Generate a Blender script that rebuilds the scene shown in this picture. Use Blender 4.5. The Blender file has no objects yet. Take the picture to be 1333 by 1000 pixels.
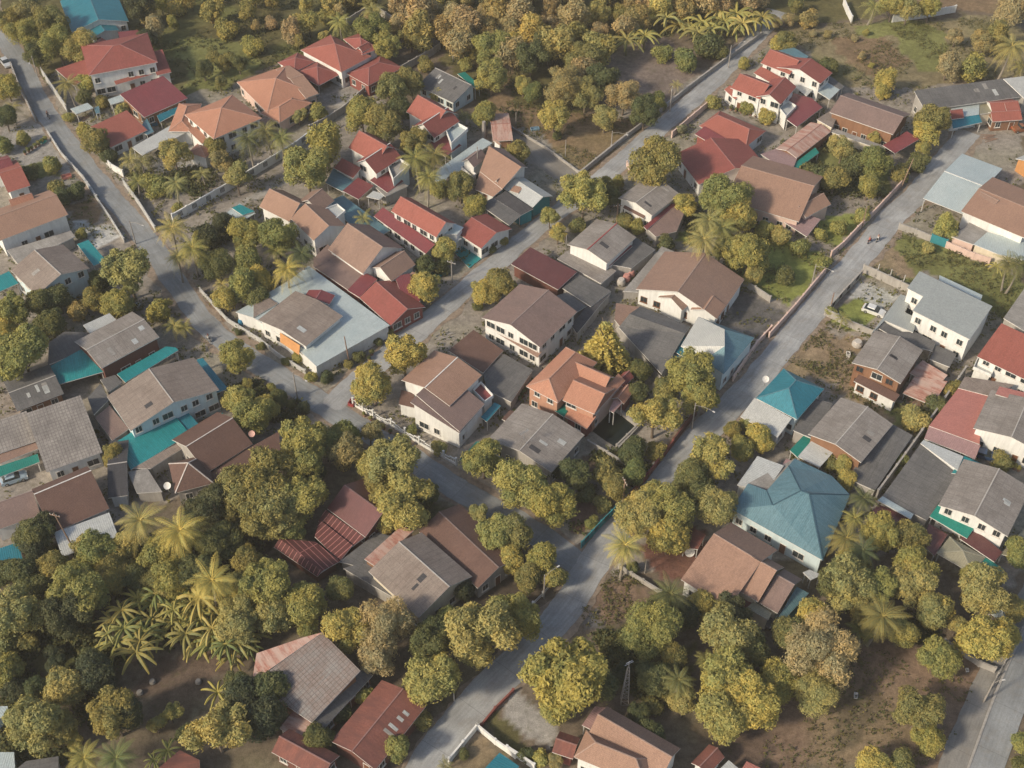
import bpy, bmesh, math, random
import numpy as np
from mathutils import Vector, Matrix
rad = math.radians
rng = random.Random(7)
SC = bpy.context.scene
COL = SC.collection

# ---------------------------------------------------------------- camera, sky, sun
CAM_H, PITCH, FOC = 160.0, 45.5, 1640.0          # metres, degrees below the horizon, focal length in photo pixels
cam_d = bpy.data.cameras.new('camera')
cam_d.sensor_width = 36.0
cam_d.lens = 36.0 * FOC / 1333.0
cam_d.clip_start, cam_d.clip_end = 1.0, 6000.0
cam = bpy.data.objects.new('camera', cam_d)
COL.objects.link(cam)
cam.location = (0, 0, CAM_H)
cam.rotation_euler = (rad(90 - PITCH), 0, 0)
SC.camera = cam

SUN_AZ, SUN_EL = 238.0, 34.0                     # azimuth clockwise from +Y, elevation
wd = bpy.data.worlds.new('World'); SC.world = wd; wd.use_nodes = True
nt = wd.node_tree; nt.nodes.clear()
sky = nt.nodes.new('ShaderNodeTexSky'); sky.sky_type = 'NISHITA'; sky.sun_disc = False
sky.sun_elevation = rad(SUN_EL); sky.sun_rotation = rad(SUN_AZ); sky.dust_density = 2.0
bg = nt.nodes.new('ShaderNodeBackground'); bg.inputs['Strength'].default_value = 0.135
wo = nt.nodes.new('ShaderNodeOutputWorld')
warm = nt.nodes.new('ShaderNodeMix'); warm.data_type = 'RGBA'; warm.blend_type = 'MULTIPLY'     # dusty late afternoon air
warm.inputs[0].default_value = 1.0; warm.inputs[7].default_value = (1.0, .965, .91, 1)
nt.links.new(sky.outputs[0], warm.inputs[6]); nt.links.new(warm.outputs[2], bg.inputs[0]); nt.links.new(bg.outputs[0], wo.inputs[0])
sl = bpy.data.lights.new('sun', 'SUN'); sl.energy = 3.3; sl.angle = rad(6); sl.color = (1.0, 0.86, 0.66)
so = bpy.data.objects.new('sun', sl); COL.objects.link(so)
sd = Vector((math.sin(rad(SUN_AZ)) * math.cos(rad(SUN_EL)), math.cos(rad(SUN_AZ)) * math.cos(rad(SUN_EL)), math.sin(rad(SUN_EL))))
so.rotation_euler = sd.to_track_quat('Z', 'Y').to_euler()
so.location = sd * 500
vs = SC.view_settings
vs.view_transform = 'Standard'; vs.look = 'None'; vs.gamma = 1.0; vs.use_curve_mapping = False
vs.exposure = 0.42
SC.cycles.max_bounces = 5; SC.cycles.diffuse_bounces = 3; SC.cycles.glossy_bounces = 2
SC.cycles.transparent_max_bounces = 4
SC.cycles.use_denoising = True

# ---------------------------------------------------------------- from photo pixels to the place
CP, SP = math.cos(rad(PITCH)), math.sin(rad(PITCH))
CROPS = {'c1': (500, 440, .18), 'c2': (560, 160, .15), 'c3': (660, 430, .17), 'c4': (930, 50, .15), 'c5': (940, 470, .27),
         'c6': (860, 660, .17), 'c7': (800, 310, .18), 'c8': (120, 440, .20), 'px': (0, 0, 1.0)}
for r_, y_ in enumerate((0, 240, 490, 740)):
    for c_, x_ in enumerate((0, 330, 660, 993)):
        CROPS['%d%d' % (r_, c_)] = (x_, y_, .26)

def pix(t, p):
    x, y, s = CROPS[t]
    return (x + p[0] * s, y + p[1] * s)

def at(t, p, z=0.0):
    u, v = pix(t, p)
    a, b = u - 666.5, 500.0 - v
    d = Vector((a, b * SP + FOC * CP, b * CP - FOC * SP))
    k = (z - CAM_H) / d.z
    return Vector((d.x * k, d.y * k, z))

def ppm(t, p):                                    # photo pixels per metre near a ground point
    g = at(t, p)
    return FOC / (g.y * CP + CAM_H * SP)

# ---------------------------------------------------------------- objects
def link(o, parent=None):
    COL.objects.link(o)
    if parent is not None: o.parent = parent
    return o

def tag(o, label=None, cat=None, group=None, kind=None):
    if label: o['label'] = label
    if cat: o['category'] = cat
    if group: o['group'] = group
    if kind: o['kind'] = kind
    return o

def empty(name, loc, rz=0.0):
    o = bpy.data.objects.new(name, None); o.empty_display_size = .3
    o.location = loc; o.rotation_euler = (0, 0, rz)
    return link(o)

class MB:
    """collects faces and links them as ONE mesh object"""
    def __init__(s): s.v, s.f, s.m, s.uv = [], [], [], []
    def face(s, pts, m=0, uv=None):
        i = len(s.v); s.v += [tuple(p) for p in pts]
        s.f.append(tuple(range(i, i + len(pts)))); s.m.append(m)
        s.uv += uv if uv else [(p[0] * .7 + p[1] * .7, p[2] + p[1] * .3 - p[0] * .3) for p in pts]
    def prism(s, top, dz, m=0, ms=None, uv=None):      # polygon thickened straight down
        ms = m if ms is None else ms
        bot = [(p[0], p[1], p[2] - dz) for p in top]
        n = len(top)
        V3 = [Vector(p) for p in top]; nr = (V3[1] - V3[0]).cross(V3[2] - V3[0])
        if n > 3 and nr.length > 1e-9 and max(abs((p - V3[0]).dot(nr.normalized())) for p in V3) > .01:      # a bent panel: same triangles above and below
            from mathutils.geometry import tessellate_polygon
            for t in tessellate_polygon([[(p.x, p.y, 0) for p in V3]]):
                t = list(t); a, b, c = (V3[k] for k in t)
                if (b - a).cross(c - a).z < 0: t = t[::-1]
                s.face([top[k] for k in t], m, [uv[k] for k in t] if uv else None); s.face([bot[k] for k in t[::-1]], ms)
        else:
            s.face(top, m, uv); s.face(bot[::-1], ms)
        for i in range(n):
            j = (i + 1) % n
            s.face([top[i], bot[i], bot[j], top[j]], ms)
    def box(s, c, sx, sy, sz, rz=0.0, m=0):            # centre of the base, full sizes
        ca, sa = math.cos(rz), math.sin(rz)
        q = []
        for dx, dy in ((-1, -1), (1, -1), (1, 1), (-1, 1)):
            x, y = dx * sx / 2, dy * sy / 2
            q.append((c[0] + x * ca - y * sa, c[1] + x * sa + y * ca, c[2] + sz))
        s.prism(q, sz, m)
    def tube(s, path, radii, n=7, m=0, cap=True):
        rings = []
        P = [Vector(p) for p in path]
        for i, p in enumerate(P):
            d = (P[min(i + 1, len(P) - 1)] - P[max(i - 1, 0)]).normalized()
            a = d.orthogonal().normalized() if abs(d.z) < .9 else Vector((1, 0, 0)).cross(d).normalized()
            b = d.cross(a)
            r = radii[i] if isinstance(radii, (list, tuple)) else radii
            rings.append([p + a * r * math.cos(2 * math.pi * k / n) + b * r * math.sin(2 * math.pi * k / n) for k in range(n)])
        for A, B in zip(rings, rings[1:]):
            for k in range(n):
                l = (k + 1) % n
                s.face([A[k], A[l], B[l], B[k]], m)
        if cap: s.face(rings[0][::-1], m); s.face(rings[-1], m)
    def mesh(s, name, mats):
        me = bpy.data.meshes.new(name)
        me.from_pydata(s.v, [], s.f)
        for x in (mats if isinstance(mats, (list, tuple)) else [mats]): me.materials.append(x)
        me.polygons.foreach_set('material_index', s.m)
        ul = me.uv_layers.new(name='UVMap')
        ul.data.foreach_set('uv', [c for p in s.uv for c in p])
        me.update()
        return me
    def build(s, name, mats, parent=None):
        return link(bpy.data.objects.new(name, s.mesh(name, mats)), parent)

# ---------------------------------------------------------------- materials
class NT:
    def __init__(s, name):
        s.mat = bpy.data.materials.new(name); s.mat.use_nodes = True
        s.t = s.mat.node_tree; s.t.nodes.clear()
        s.out = s.t.nodes.new('ShaderNodeOutputMaterial')
    def n(s, typ, ins=None, **kw):
        o = s.t.nodes.new('ShaderNode' + typ)
        for k, v in kw.items(): setattr(o, k, v)
        for k, v in (ins or {}).items():
            if isinstance(v, bpy.types.NodeSocket): s.t.links.new(v, o.inputs[k])
            else: o.inputs[k].default_value = v
        return o
    def mix(s, fac, a, b, mode='MIX'):
        o = s.t.nodes.new('ShaderNodeMix'); o.data_type = 'RGBA'; o.blend_type = mode
        for i, v in ((0, fac), (6, a), (7, b)):
            if isinstance(v, bpy.types.NodeSocket): s.t.links.new(v, o.inputs[i])
            else: o.inputs[i].default_value = (v if i == 0 else (v[0], v[1], v[2], 1))
        return o.outputs[2]
    def ramp(s, fac, pts):
        o = s.n('ValToRGB', {0: fac})
        e = o.color_ramp.elements
        while len(e) < len(pts): e.new(.5)
        for q, (p, c) in zip(e, pts):
            q.position = p; q.color = (c, c, c, 1) if not isinstance(c, tuple) else (c[0], c[1], c[2], 1)
        return o.outputs[0]
    def noise(s, vec, scale, detail=3.0, w=None, rough=.55):
        i = {'Vector': vec, 'Scale': scale, 'Detail': detail, 'Roughness': rough}
        if w is not None: i['W'] = w
        return s.n('TexNoise', i, noise_dimensions='4D' if w is not None else '3D').outputs[0]
    def math(s, op, a, b=0.0):
        return s.n('Math', {0: a, 1: b}, operation=op).outputs[0]
    def princ(s, col, rough, **kw):
        i = {'Base Color': col if isinstance(col, bpy.types.NodeSocket) else (col[0], col[1], col[2], 1), 'Roughness': rough}
        i.update(kw)
        p = s.n('BsdfPrincipled', i)
        s.t.links.new(p.outputs[0], s.out.inputs[0])
        return p

def srgb(r, g, b):
    f = lambda c: (c / 255 / 12.92) if c < 10 else ((c / 255 + .055) / 1.055) ** 2.4
    return (f(r), f(g), f(b))

def scl(c, k): return (min(1, c[0] * k), min(1, c[1] * k), min(1, c[2] * k))

def roof_mat(name, rgb, style, stain=None, amount=.5):
    s = NT('roof_' + name)
    uv = s.n('UVMap').outputs[0]
    rnd = s.math('MULTIPLY', s.n('ObjectInfo').outputs['Random'], 40.0)
    stain = stain or scl(rgb, .5)
    big = s.ramp(s.noise(uv, .22, 5, rnd, .65), [(.36, 0.0), (.68, 1.0)])
    stretch = s.n('Mapping', {'Vector': uv, 'Scale': (2.6, .28, 1)}).outputs[0]
    stretch2 = s.n('Mapping', {'Vector': uv, 'Scale': (7.0, .5, 1)}).outputs[0]
    streak2 = s.ramp(s.noise(stretch2, 1.0, 3, rnd, .7), [(.3, .80), (.7, 1.16)])
    streak = s.ramp(s.noise(stretch, 1.0, 4, rnd, .7), [(.38, 0.0), (.72, 1.0)])
    dusty = s.ramp(s.noise(uv, .55, 5, s.math('ADD', rnd, 7.3), .7), [(.50, 0.0), (.70, 1.0)])
    fine = s.ramp(s.noise(uv, 4.5, 3, rnd, .7), [(.25, .72), (.75, 1.22)])
    bump_h = None
    col = s.mix(s.math('MULTIPLY', big, min(.95, amount * 1.25)), rgb, stain)
    col = s.mix(s.math('MULTIPLY', streak, min(.8, amount * 1.15)), col, scl(stain, 1.35))
    col = s.mix(s.math('MULTIPLY', dusty, .38), col, tuple(min(1, c * 1.15 + .02) for c in rgb))
    col = s.mix(1.0, s.mix(1.0 if style in ('sheet', 'rust', 'btile') else .5, col, streak2, 'MULTIPLY'), fine, 'MULTIPLY')
    if style in ('sheet', 'tile', 'btile', 'stripe'):
        w, h = {'sheet': (1.05, 1.35), 'tile': (.24, .26), 'btile': (.55, .62), 'stripe': (.85, 40.0)}[style]
        br = s.n('TexBrick', {'Vector': uv, 'Color1': (1, 1, 1, 1), 'Color2': (.90, .90, .90, 1), 'Mortar': (3.6, 4.2, 4.0, 1) if style == 'stripe' else (.55, .55, .55, 1),
                 'Scale': 1.0, 'Mortar Size': .05 if style in ('sheet', 'btile') else .06 if style == 'stripe' else .04, 'Mortar Smooth': .3, 'Bias': 0.0, 'Brick Width': w, 'Row Height': h},
                 offset=.5 if style == 'tile' else 0.0)
        col = s.mix({'sheet': .42, 'tile': .32, 'btile': .9, 'stripe': 1.0}[style], col, br.outputs[0], 'MULTIPLY')
    per = {'sheet': .26, 'tile': .30, 'metal': .5, 'rust': .22, 'stripe': .3}.get(style)
    if per:
        wv = s.n('TexWave', {'Vector': uv, 'Scale': 1.0 / per / 6.2832 * 3.1416 * 1.0, 'Distortion': 0.0}, wave_type='BANDS', bands_direction='X', wave_profile='SIN')
        bump_h = wv.outputs[1]
        col = s.mix(.30 if style != 'metal' else .26, col, s.ramp(bump_h, [(.15, .72), (.7, 1.05)]), 'MULTIPLY')
    if style == 'rust':
        patch = s.ramp(s.noise(s.n('Mapping', {'Vector': uv, 'Scale': (1.2, .35, 1)}).outputs[0], .9, 4, rnd, .6), [(.46, 0.0), (.58, 1.0)])
        col = s.mix(s.math('MULTIPLY', patch, .8), col, stain)
    rough = {'metal': .46, 'btile': .85, 'stripe': .7, 'sheet': .85, 'tile': .72, 'rust': .75, 'slab': .88}[style]
    p = s.princ(col, rough, Metallic=.15 if style == 'metal' else 0.0)
    p.inputs['Specular IOR Level'].default_value = .5 if style == 'metal' else .25
    if bump_h is not None:
        b = s.n('Bump', {'Strength': .35, 'Distance': .05, 'Height': bump_h})
        s.t.links.new(b.outputs[0], p.inputs['Normal'])
    return s.mat

def wall_mat(name, rgb, grime=.35, rough=.85):
    s = NT('wall_' + name)
    co = s.n('TexCoord').outputs['Object']
    rnd = s.math('MULTIPLY', s.n('ObjectInfo').outputs['Random'], 40.0)
    a = s.ramp(s.noise(co, .5, 5, rnd, .65), [(.4, 0.0), (.75, 1.0)])
    st = s.ramp(s.noise(s.n('Mapping', {'Vector': co, 'Scale': (2.2, 2.2, .25)}).outputs[0], 1.0, 4, rnd, .7), [(.42, 0.0), (.75, 1.0)])
    col = s.mix(s.math('MULTIPLY', a, grime), rgb, scl(rgb, .62))
    col = s.mix(s.math('MULTIPLY', st, grime), col, (rgb[0] * .5, rgb[1] * .48, rgb[2] * .46))
    s.princ(col, rough)
    return s.mat

def plain(name, rgb, rough=.6, metal=0.0, var=.25, sc=3.0):
    s = NT(name)
    co = s.n('TexCoord').outputs['Object']
    f = s.ramp(s.noise(co, sc, 3), [(.3, 1 - var), (.7, 1 + var * .4)])
    s.princ(s.mix(1.0, rgb, f, 'MULTIPLY'), rough, Metallic=metal)
    return s.mat

RC = {
    'red': ((.275, .082, .068), 'tile', (.20, .07, .058), .5), 'redor': ((.315, .104, .078), 'tile', (.25, .09, .07), .45),
    'orange': ((.415, .212, .140), 'tile', (.34, .16, .105), .45), 'brown': ((.285, .185, .138), 'tile', (.19, .128, .105), .5),
    'tan': ((.335, .205, .145), 'tile', (.24, .15, .112), .45), 'mauve': ((.235, .162, .140), 'tile', (.15, .11, .10), .5),
    'dbrown': ((.150, .088, .068), 'tile', (.10, .06, .05), .5), 'gtile': ((.315, .290, .262), 'btile', (.16, .145, .135), .7),
    'grey': ((.290, .268, .245), 'sheet', (.16, .14, .125), .7), 'brgrey': ((.278, .234, .200), 'sheet', (.17, .135, .115), .7),
    'dgrey': ((.155, .150, .145), 'sheet', (.085, .085, .085), .7), 'black': ((.070, .068, .072), 'sheet', (.045, .045, .05), .5),
    'teal': ((.010, .180, .195), 'metal', (.03, .27, .27), .35), 'green': ((.008, .195, .150), 'metal', (.02, .15, .12), .3),
    'blue': ((.012, .140, .190), 'metal', (.04, .20, .24), .4), 'steel': ((.078, .165, .200), 'metal', (.13, .22, .245), .45),
    'pale': ((.455, .505, .49), 'metal', (.30, .365, .37), .4), 'light': ((.46, .475, .455), 'metal', (.36, .37, .36), .5),
    'greym': ((.335, .355, .335), 'metal', (.27, .285, .275), .35), 'whitem': ((.46, .465, .435), 'metal', (.35, .35, .33), .4),
    'maroon': ((.130, .045, .042), 'metal', (.09, .037, .037), .5), 'dred': ((.215, .050, .052), 'metal', (.16, .05, .052), .5),
    'rust': ((.225, .085, .062), 'rust', (.135, .06, .05), .55), 'rustlite': ((.300, .105, .07), 'rust', (.42, .31, .26), .6),
    'rustgrey': ((.240, .238, .230), 'btile', (.17, .12, .10), .75), 'striped': ((.115, .040, .038), 'stripe', (.085, .034, .032), .5),
    'pink': ((.420, .165, .130), 'metal', (.34, .15, .125), .35), 'palepink': ((.38, .23, .21), 'metal', (.3, .19, .18), .35),
    'olive': ((.265, .250, .170), 'metal', (.2, .18, .13), .4), 'conc': ((.32, .305, .28), 'slab', (.15, .14, .13), .8),
    'purple': ((.265, .175, .17), 'slab', (.2, .14, .14), .5),
}
RM = {k: roof_mat(k, *v) for k, v in RC.items()}
RCAP = {k: plain('ridge_' + k, scl(tuple(c * .75 + .06 for c in v[0]), 1.12) if v[1] in ('tile', 'btile', 'metal', 'rust', 'stripe') else (.40, .375, .345), .85) for k, v in RC.items()}
WM = {
    'white': wall_mat('white', (.70, .70, .67), .42), 'cream': wall_mat('cream', (.62, .55, .42)), 'bluish': wall_mat('bluish', (.52, .62, .64)),
    'pinkish': wall_mat('pinkish', (.62, .46, .39)), 'wood': wall_mat('wood', (.24, .125, .07), .5), 'pale': wall_mat('pale', (.46, .46, .44), .5), 'dwood': wall_mat('dwood', (.14, .055, .04), .5),
    'conc': wall_mat('conc', (.36, .34, .31), .6), 'orange': wall_mat('orange', (.50, .245, .09)), 'salmon': wall_mat('salmon', (.45, .25, .17)), 'teal': wall_mat('teal', (.03, .22, .25)),
    'redbr': wall_mat('redbr', (.24, .075, .06), .5), 'green': wall_mat('green', (.08, .30, .22)),
}
M_TRIM = plain('trim_paint', (.66, .64, .60), .7)
M_TRIMW = plain('trim_wood', (.26, .17, .12), .8)
M_CAP = plain('ridge_mortar', (.52, .47, .43), .85)
M_FRAME = plain('window_frame', (.60, .57, .52), .6)
M_FRAMEB = plain('window_frame_wood', (.20, .09, .045), .6)
M_GLASS = plain('window_glass', (.035, .045, .05), .12, var=.4, sc=.7)
M_DOOR = plain('door_wood', (.17, .075, .04), .5)
M_STEEL = plain('steel', (.45, .46, .46), .4, .6)
M_POST = plain('post_paint', (.5, .49, .46), .6)
M_POLE = plain('pole_concrete', (.30, .275, .245), .85)
M_DARK = plain('dark_rubber', (.02, .02, .022), .7)
# ---------------------------------------------------------------- houses
def window_mesh(w, h, m):
    b = MB(); t = .09
    for x, z, sx, sz in ((-w / 2, 0, t, h), (w / 2, 0, t, h), (0, -t, w + t, t), (0, h, w + t, t), (0, 0, .05, h)):
        b.box((x, 0, z), sx, .10 if sx > .06 else .07, sz)
    b.box((0, -.06, -t - .07), w + .3, .22, .07)
    return b.mesh('window', m)
def pane_mesh(w, h):
    b = MB(); b.box((0, 0, 0), w - .02, .03, h); return b.mesh('pane', M_GLASS)
WIN = {k: (window_mesh(w, h, m), pane_mesh(w, h)) for k, w, h, m in
       (('n', 1.15, 1.2, M_FRAME), ('w', 1.9, 1.25, M_FRAME), ('b', 1.3, 1.15, M_FRAMEB))}
def door_mesh():
    b = MB(); b.box((0, 0, 0), .95, .08, 2.05, m=0)
    for x in (-.53, .53): b.box((x, 0, 0), .09, .12, 2.14, m=1)
    b.box((0, 0, 2.06), 1.15, .12, .09, m=1)
    return b.mesh('door', [M_DOOR, M_FRAME])
DOOR = door_mesh()
POST = {}
def post_mesh(h):
    h = round(h * 2) / 2
    if h not in POST:
        b = MB(); b.box((0, 0, 0), .14, .14, h); POST[h] = b.mesh('post', M_POST)
    return POST[h]

class House:
    def __init__(s, label, cat='house', name='house', group='houses of the neighbourhood', win='n', seed=None):
        s.label, s.cat, s.name, s.group, s.win = label, cat, name, group if cat == 'house' else 'canopies, sheds and small roofs', win
        s.root = None; s.door = False
    def _root(s, p):
        if s.root is None:
            s.org = Vector((p.x, p.y, 0))
            s.root = tag(empty(s.name, s.org), s.label, s.cat, s.group)
    def L(s, p): return (p[0] - s.org.x, p[1] - s.org.y, p[2])
    def roof(s, kind, t, p0, p1, p2, eave, rise, mat, wall='white', m='e', open=False, base=0.0, ov=.45, win=True, cap=True, hipk=1.0, trim=M_TRIM, asym=.5):
        ze = eave
        O, A = at(t, p0, ze), at(t, p1, ze)
        Bp = at(t, p2, ze + rise if (m == 'r' or kind == 'shed') else ze)
        U = (A - O); L = U.length; U = U / L
        V = Vector((-U.y, U.x, 0))
        w = (Bp - O).dot(V)
        if w < 0: V, w = -V, -w
        if m == 'r' and kind != 'shed': w *= 1.0 / asym
        W = w
        s._root(O + U * (L / 2) + V * (W / 2))
        P = lambda a, b, z: Vector(s.L(O + U * a + V * b + Vector((0, 0, z - ze))))
        b = MB(); th = .13
        caps = []
        def slope(pts, along):      # pts (a,b,z); uv in metres; along = 'u' when the eave runs along U
            q = [P(*p) for p in pts]
            if along == 'u': uv = [(p[0], math.hypot(p[1] - pts[0][1], p[2] - pts[0][2])) for p in pts]
            else: uv = [(p[1], math.hypot(p[0] - pts[0][0], p[2] - pts[0][2])) for p in pts]
            nrm = (q[1] - q[0]).cross(q[2] - q[0])
            if nrm.z < 0: q, uv = q[::-1], uv[::-1]
            b.prism(q, th, 0, 1, uv)
        zr = ze + rise
        if kind == 'gable':
            h = W * asym
            slope([(0, 0, ze), (L, 0, ze), (L, h, zr), (0, h, zr)], 'u')
            slope([(0, W, ze), (L, W, ze), (L, h, zr), (0, h, zr)], 'u')
            caps = [((-.03, h, zr), (L + .03, h, zr))]
        elif kind in ('hip', 'pyr'):
            h = W / 2
            i = min(h * hipk, L / 2 - .01) if kind == 'hip' else L / 2 - .01
            if kind == 'hip' and L < W:
                i = L / 2 - .01
            slope([(0, 0, ze), (L, 0, ze), (L - i, h, zr), (i, h, zr)], 'u')
            slope([(0, W, ze), (L, W, ze), (L - i, h, zr), (i, h, zr)], 'u')
            slope([(0, 0, ze), (0, W, ze), (i, h, zr)], 'v')
            slope([(L, 0, ze), (L, W, ze), (L - i, h, zr)], 'v')
            caps = [((i, h, zr), (L - i, h, zr)), ((0, 0, ze), (i, h, zr)), ((L, 0, ze), (L - i, h, zr)), ((0, W, ze), (i, h, zr)), ((L, W, ze), (L - i, h, zr))]
        elif kind == 'shed':
            slope([(0, 0, ze), (L, 0, ze), (L, W, zr), (0, W, zr)], 'u')
        rf = b.build('roof', [RM[mat], trim], s.root)
        if cap and caps:
            c = MB()
            for p, q in caps:
                p, q = P(*p), P(*q); d = (q - p)
                if d.length < .3: continue
                n = Vector((-d.y, d.x, 0)).normalized() * .09; up = Vector((0, 0, .05))
                c.prism([p - n + up, q - n + up, q + n + up, p + n + up], .10)
            if c.f: c.build('ridge_cap', RCAP[mat] if cap is True else cap, rf)
        if mat in ('grey', 'brgrey', 'dgrey', 'rust') and kind in ('gable', 'shed') and L > 5:      # odd newer and darker sheets in the old roofs
            hh = W * asym if kind == 'gable' else W
            for q_ in range(rng.randint(1, 4)):
                a, f = rng.uniform(.12, .85) * L, rng.uniform(.2, .7); lb = rng.uniform(.9, 2.0) / hh; wa = rng.choice((.5, .9))
                c = MB(); zz = lambda ff: ze + rise * ff + .035
                c.prism([P(a, hh * f, zz(f)), P(a + wa, hh * f, zz(f)), P(a + wa, hh * (f + lb), zz(f + lb)), P(a, hh * (f + lb), zz(f + lb))] if V.cross(U).z < 0 else
                        [P(a, hh * f, zz(f)), P(a, hh * (f + lb), zz(f + lb)), P(a + wa, hh * (f + lb), zz(f + lb)), P(a + wa, hh * f, zz(f))], .03)
                if f + lb < .93: c.build('sheet_patch', RM[rng.choice(('whitem', 'conc', 'black', 'light'))], rf)
        # walls under the roof
        if wall and not open:
            o = min(ov, L * .2, W * .2)
            wb = MB()
            hs = (W * asym) if kind == 'gable' else W / 2
            if kind == 'shed':
                zt = lambda bb: ze + rise * bb / W - th - .01
            elif kind == 'gable':
                zt = lambda bb: ze + rise * (bb / hs if bb <= hs else (W - bb) / (W - hs)) - th - .01
            else:
                zt = lambda bb: ze + rise * o / hs - th - .01
            side = lambda a0, b0, a1, b1: wb.face([P(a0, b0, base), P(a1, b1, base), P(a1, b1, zt(b1)), P(a0, b0, zt(b0))])
            side(o, o, L - o, o); side(L - o, W - o, o, W - o)
            for a in (o, L - o):
                pts = [P(a, o, base), P(a, W - o, base), P(a, W - o, zt(W - o))]
                if kind == 'gable': pts.append(P(a, hs, zt(hs)))
                pts.append(P(a, o, zt(o)))
                wb.face(pts)
            wb.build('wall', WM[wall], s.root)
            if win:
                for a, c, n in [((o, o), (L - o, o), -V), ((L - o, W - o), (o, W - o), V), ((o, W - o), (o, o), -U), ((L - o, o), (L - o, W - o), U)]:
                    s.windows(P(a[0], a[1], 0), P(c[0], c[1], 0), n, eave, base)
        if open:
            for a, bb in ((.25, .25), (L - .25, .25), (L - .25, W - .25), (.25, W - .25)):
                q = P(a, bb, base); hgt = ze - base + (rise * bb / W if kind == 'shed' else 0) - th
                po = link(bpy.data.objects.new('post', post_mesh(max(1, math.floor(hgt * 2) / 2))), s.root); po.location = q
        s.P, s.LW = P, (L, W)
        return s
    def windows(s, p, q, n, eave, base=0.0):
        m = (p + q) / 2 + s.org
        if n.dot(Vector((-m.x, -m.y, 0)).normalized()) < .2: return
        d = q - p; ln = d.length; k = min(int((ln - .5) / 2.15), 6)
        rz = math.atan2(n.y, n.x) + math.pi / 2
        for lv in ([1.0] if eave < 4.4 else [1.0, 3.9]):
            if lv < base + .3 or lv + 1.45 > eave + .2: continue
            for j in range(k):
                if rng.random() < .14: continue
                pos = p + d * ((j + .5 + rng.uniform(-.12, .12)) / k) + n * .03
                if lv == 1.0 and not s.door and j == k // 2:
                    dr = link(bpy.data.objects.new('door', DOOR), s.root); dr.location = (pos.x, pos.y, .02); dr.rotation_euler = (0, 0, rz); s.door = True
                    continue
                key = s.win if rng.random() < .7 else 'w'
                w_ = link(bpy.data.objects.new('window', WIN[key][0]), s.root)
                w_.location = (pos.x, pos.y, lv); w_.rotation_euler = (0, 0, rz)
                link(bpy.data.objects.new('pane', WIN[key][1]), w_)
    def g(s, *a, **k): return s.roof('gable', *a, **k)
    def h(s, *a, **k): return s.roof('hip', *a, **k)
    def p(s, *a, **k): return s.roof('pyr', *a, **k)
    def s_(s, *a, **k): return s.roof('shed', *a, **k)
    def flat(s, t, pts, z, mat, wall=None, th=.16, open=False, name='roof', base=0.0, inset=.25, parapet=0.0, trim=M_TRIM, win=False):
        zs = z if isinstance(z, (list, tuple)) else [z] * len(pts)
        W3 = [at(t, p, zz) for p, zz in zip(pts, zs)]
        s._root(sum(W3, Vector()) / len(W3))
        q = [Vector(s.L(p)) for p in W3]
        if sum(a.x * b.y - a.y * b.x for a, b in zip(q, q[1:] + q[:1])) < 0: q = q[::-1]
        d = (q[1] - q[0]); d.z = 0; d.normalize(); n = Vector((-d.y, d.x, 0))
        b = MB()
        b.prism(q, th, 0, 1, [(p.dot(d), p.dot(n)) for p in q])
        rf = b.build(name, [RM[mat], trim], s.root)
        c = sum(q, Vector()) / len(q)
        ins = [p + (c - p).normalized() * inset * 1.4 for p in q]
        A_ = np.array([(p.x, p.y, 1.0) for p in q]); b_ = np.array([p.z for p in q])
        pl = np.linalg.lstsq(A_, b_, rcond=None)[0]; dev = float(np.abs(A_ @ pl - b_).max())
        for p in ins: p.z = float(pl @ (p.x, p.y, 1.0)) - dev - .02
        if wall:
            wb = MB(); k = len(q)
            for i in range(k):
                j = (i + 1) % k
                wb.face([(ins[i].x, ins[i].y, base), (ins[j].x, ins[j].y, base), (ins[j].x, ins[j].y, ins[j].z - th), (ins[i].x, ins[i].y, ins[i].z - th)])
            wb.build('wall', WM[wall], s.root)
            if win:
                for i in range(k):
                    a, e = ins[i].copy(), ins[(i + 1) % k].copy(); zz = min(a.z, e.z); a.z = e.z = 0; dd = e - a
                    nn = Vector((dd.y, -dd.x, 0)).normalized()
                    s.windows(a, e, nn, zz - .2, base)
        if parapet:
            pb = MB(); k = len(q)
            for i in range(k):
                a, e = q[i], q[(i + 1) % k]; dd = e - a; nn = Vector((-dd.y, dd.x, 0)).normalized() * .12
                pb.prism([a + Vector((0, 0, parapet)), e + Vector((0, 0, parapet)), e + nn + Vector((0, 0, parapet)), a + nn + Vector((0, 0, parapet))], parapet)
            pb.build('parapet', WM['white'], s.root)
        if open:
            for p in ins:
                hgt = max(1, math.floor((p.z - th - base) * 2) / 2)
                po = link(bpy.data.objects.new('post', post_mesh(hgt)), s.root); po.location = (p.x, p.y, base)
        return s
    def line(s, t, p, zp, q, zq, m, w=.1):      # a capping strip along a hip or ridge
        a, e = Vector(s.L(at(t, p, zp))), Vector(s.L(at(t, q, zq))); d = e - a
        n = Vector((-d.y, d.x, 0)).normalized() * w; up = Vector((0, 0, .06)); c = MB()
        c.prism([a - n + up, e - n + up, e + n + up, a + n + up], .1); c.build('ridge_cap', m, s.root); return s
    def slab(s, name, t, pts, z, m):      # a thin upright or lying panel given by corners (p, z)
        q = [Vector(s.L(at(t, p, zz))) for p, zz in zip(pts, z)]
        b = MB(); n = (q[1] - q[0]).cross(q[2] - q[0]).normalized() * .06
        b.face(q); r = [p + n for p in q]; b.face(r[::-1])
        for i in range(len(q)):
            j = (i + 1) % len(q); b.face([q[i], r[i], r[j], q[j]])
        b.build(name, m, s.root); return s

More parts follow.
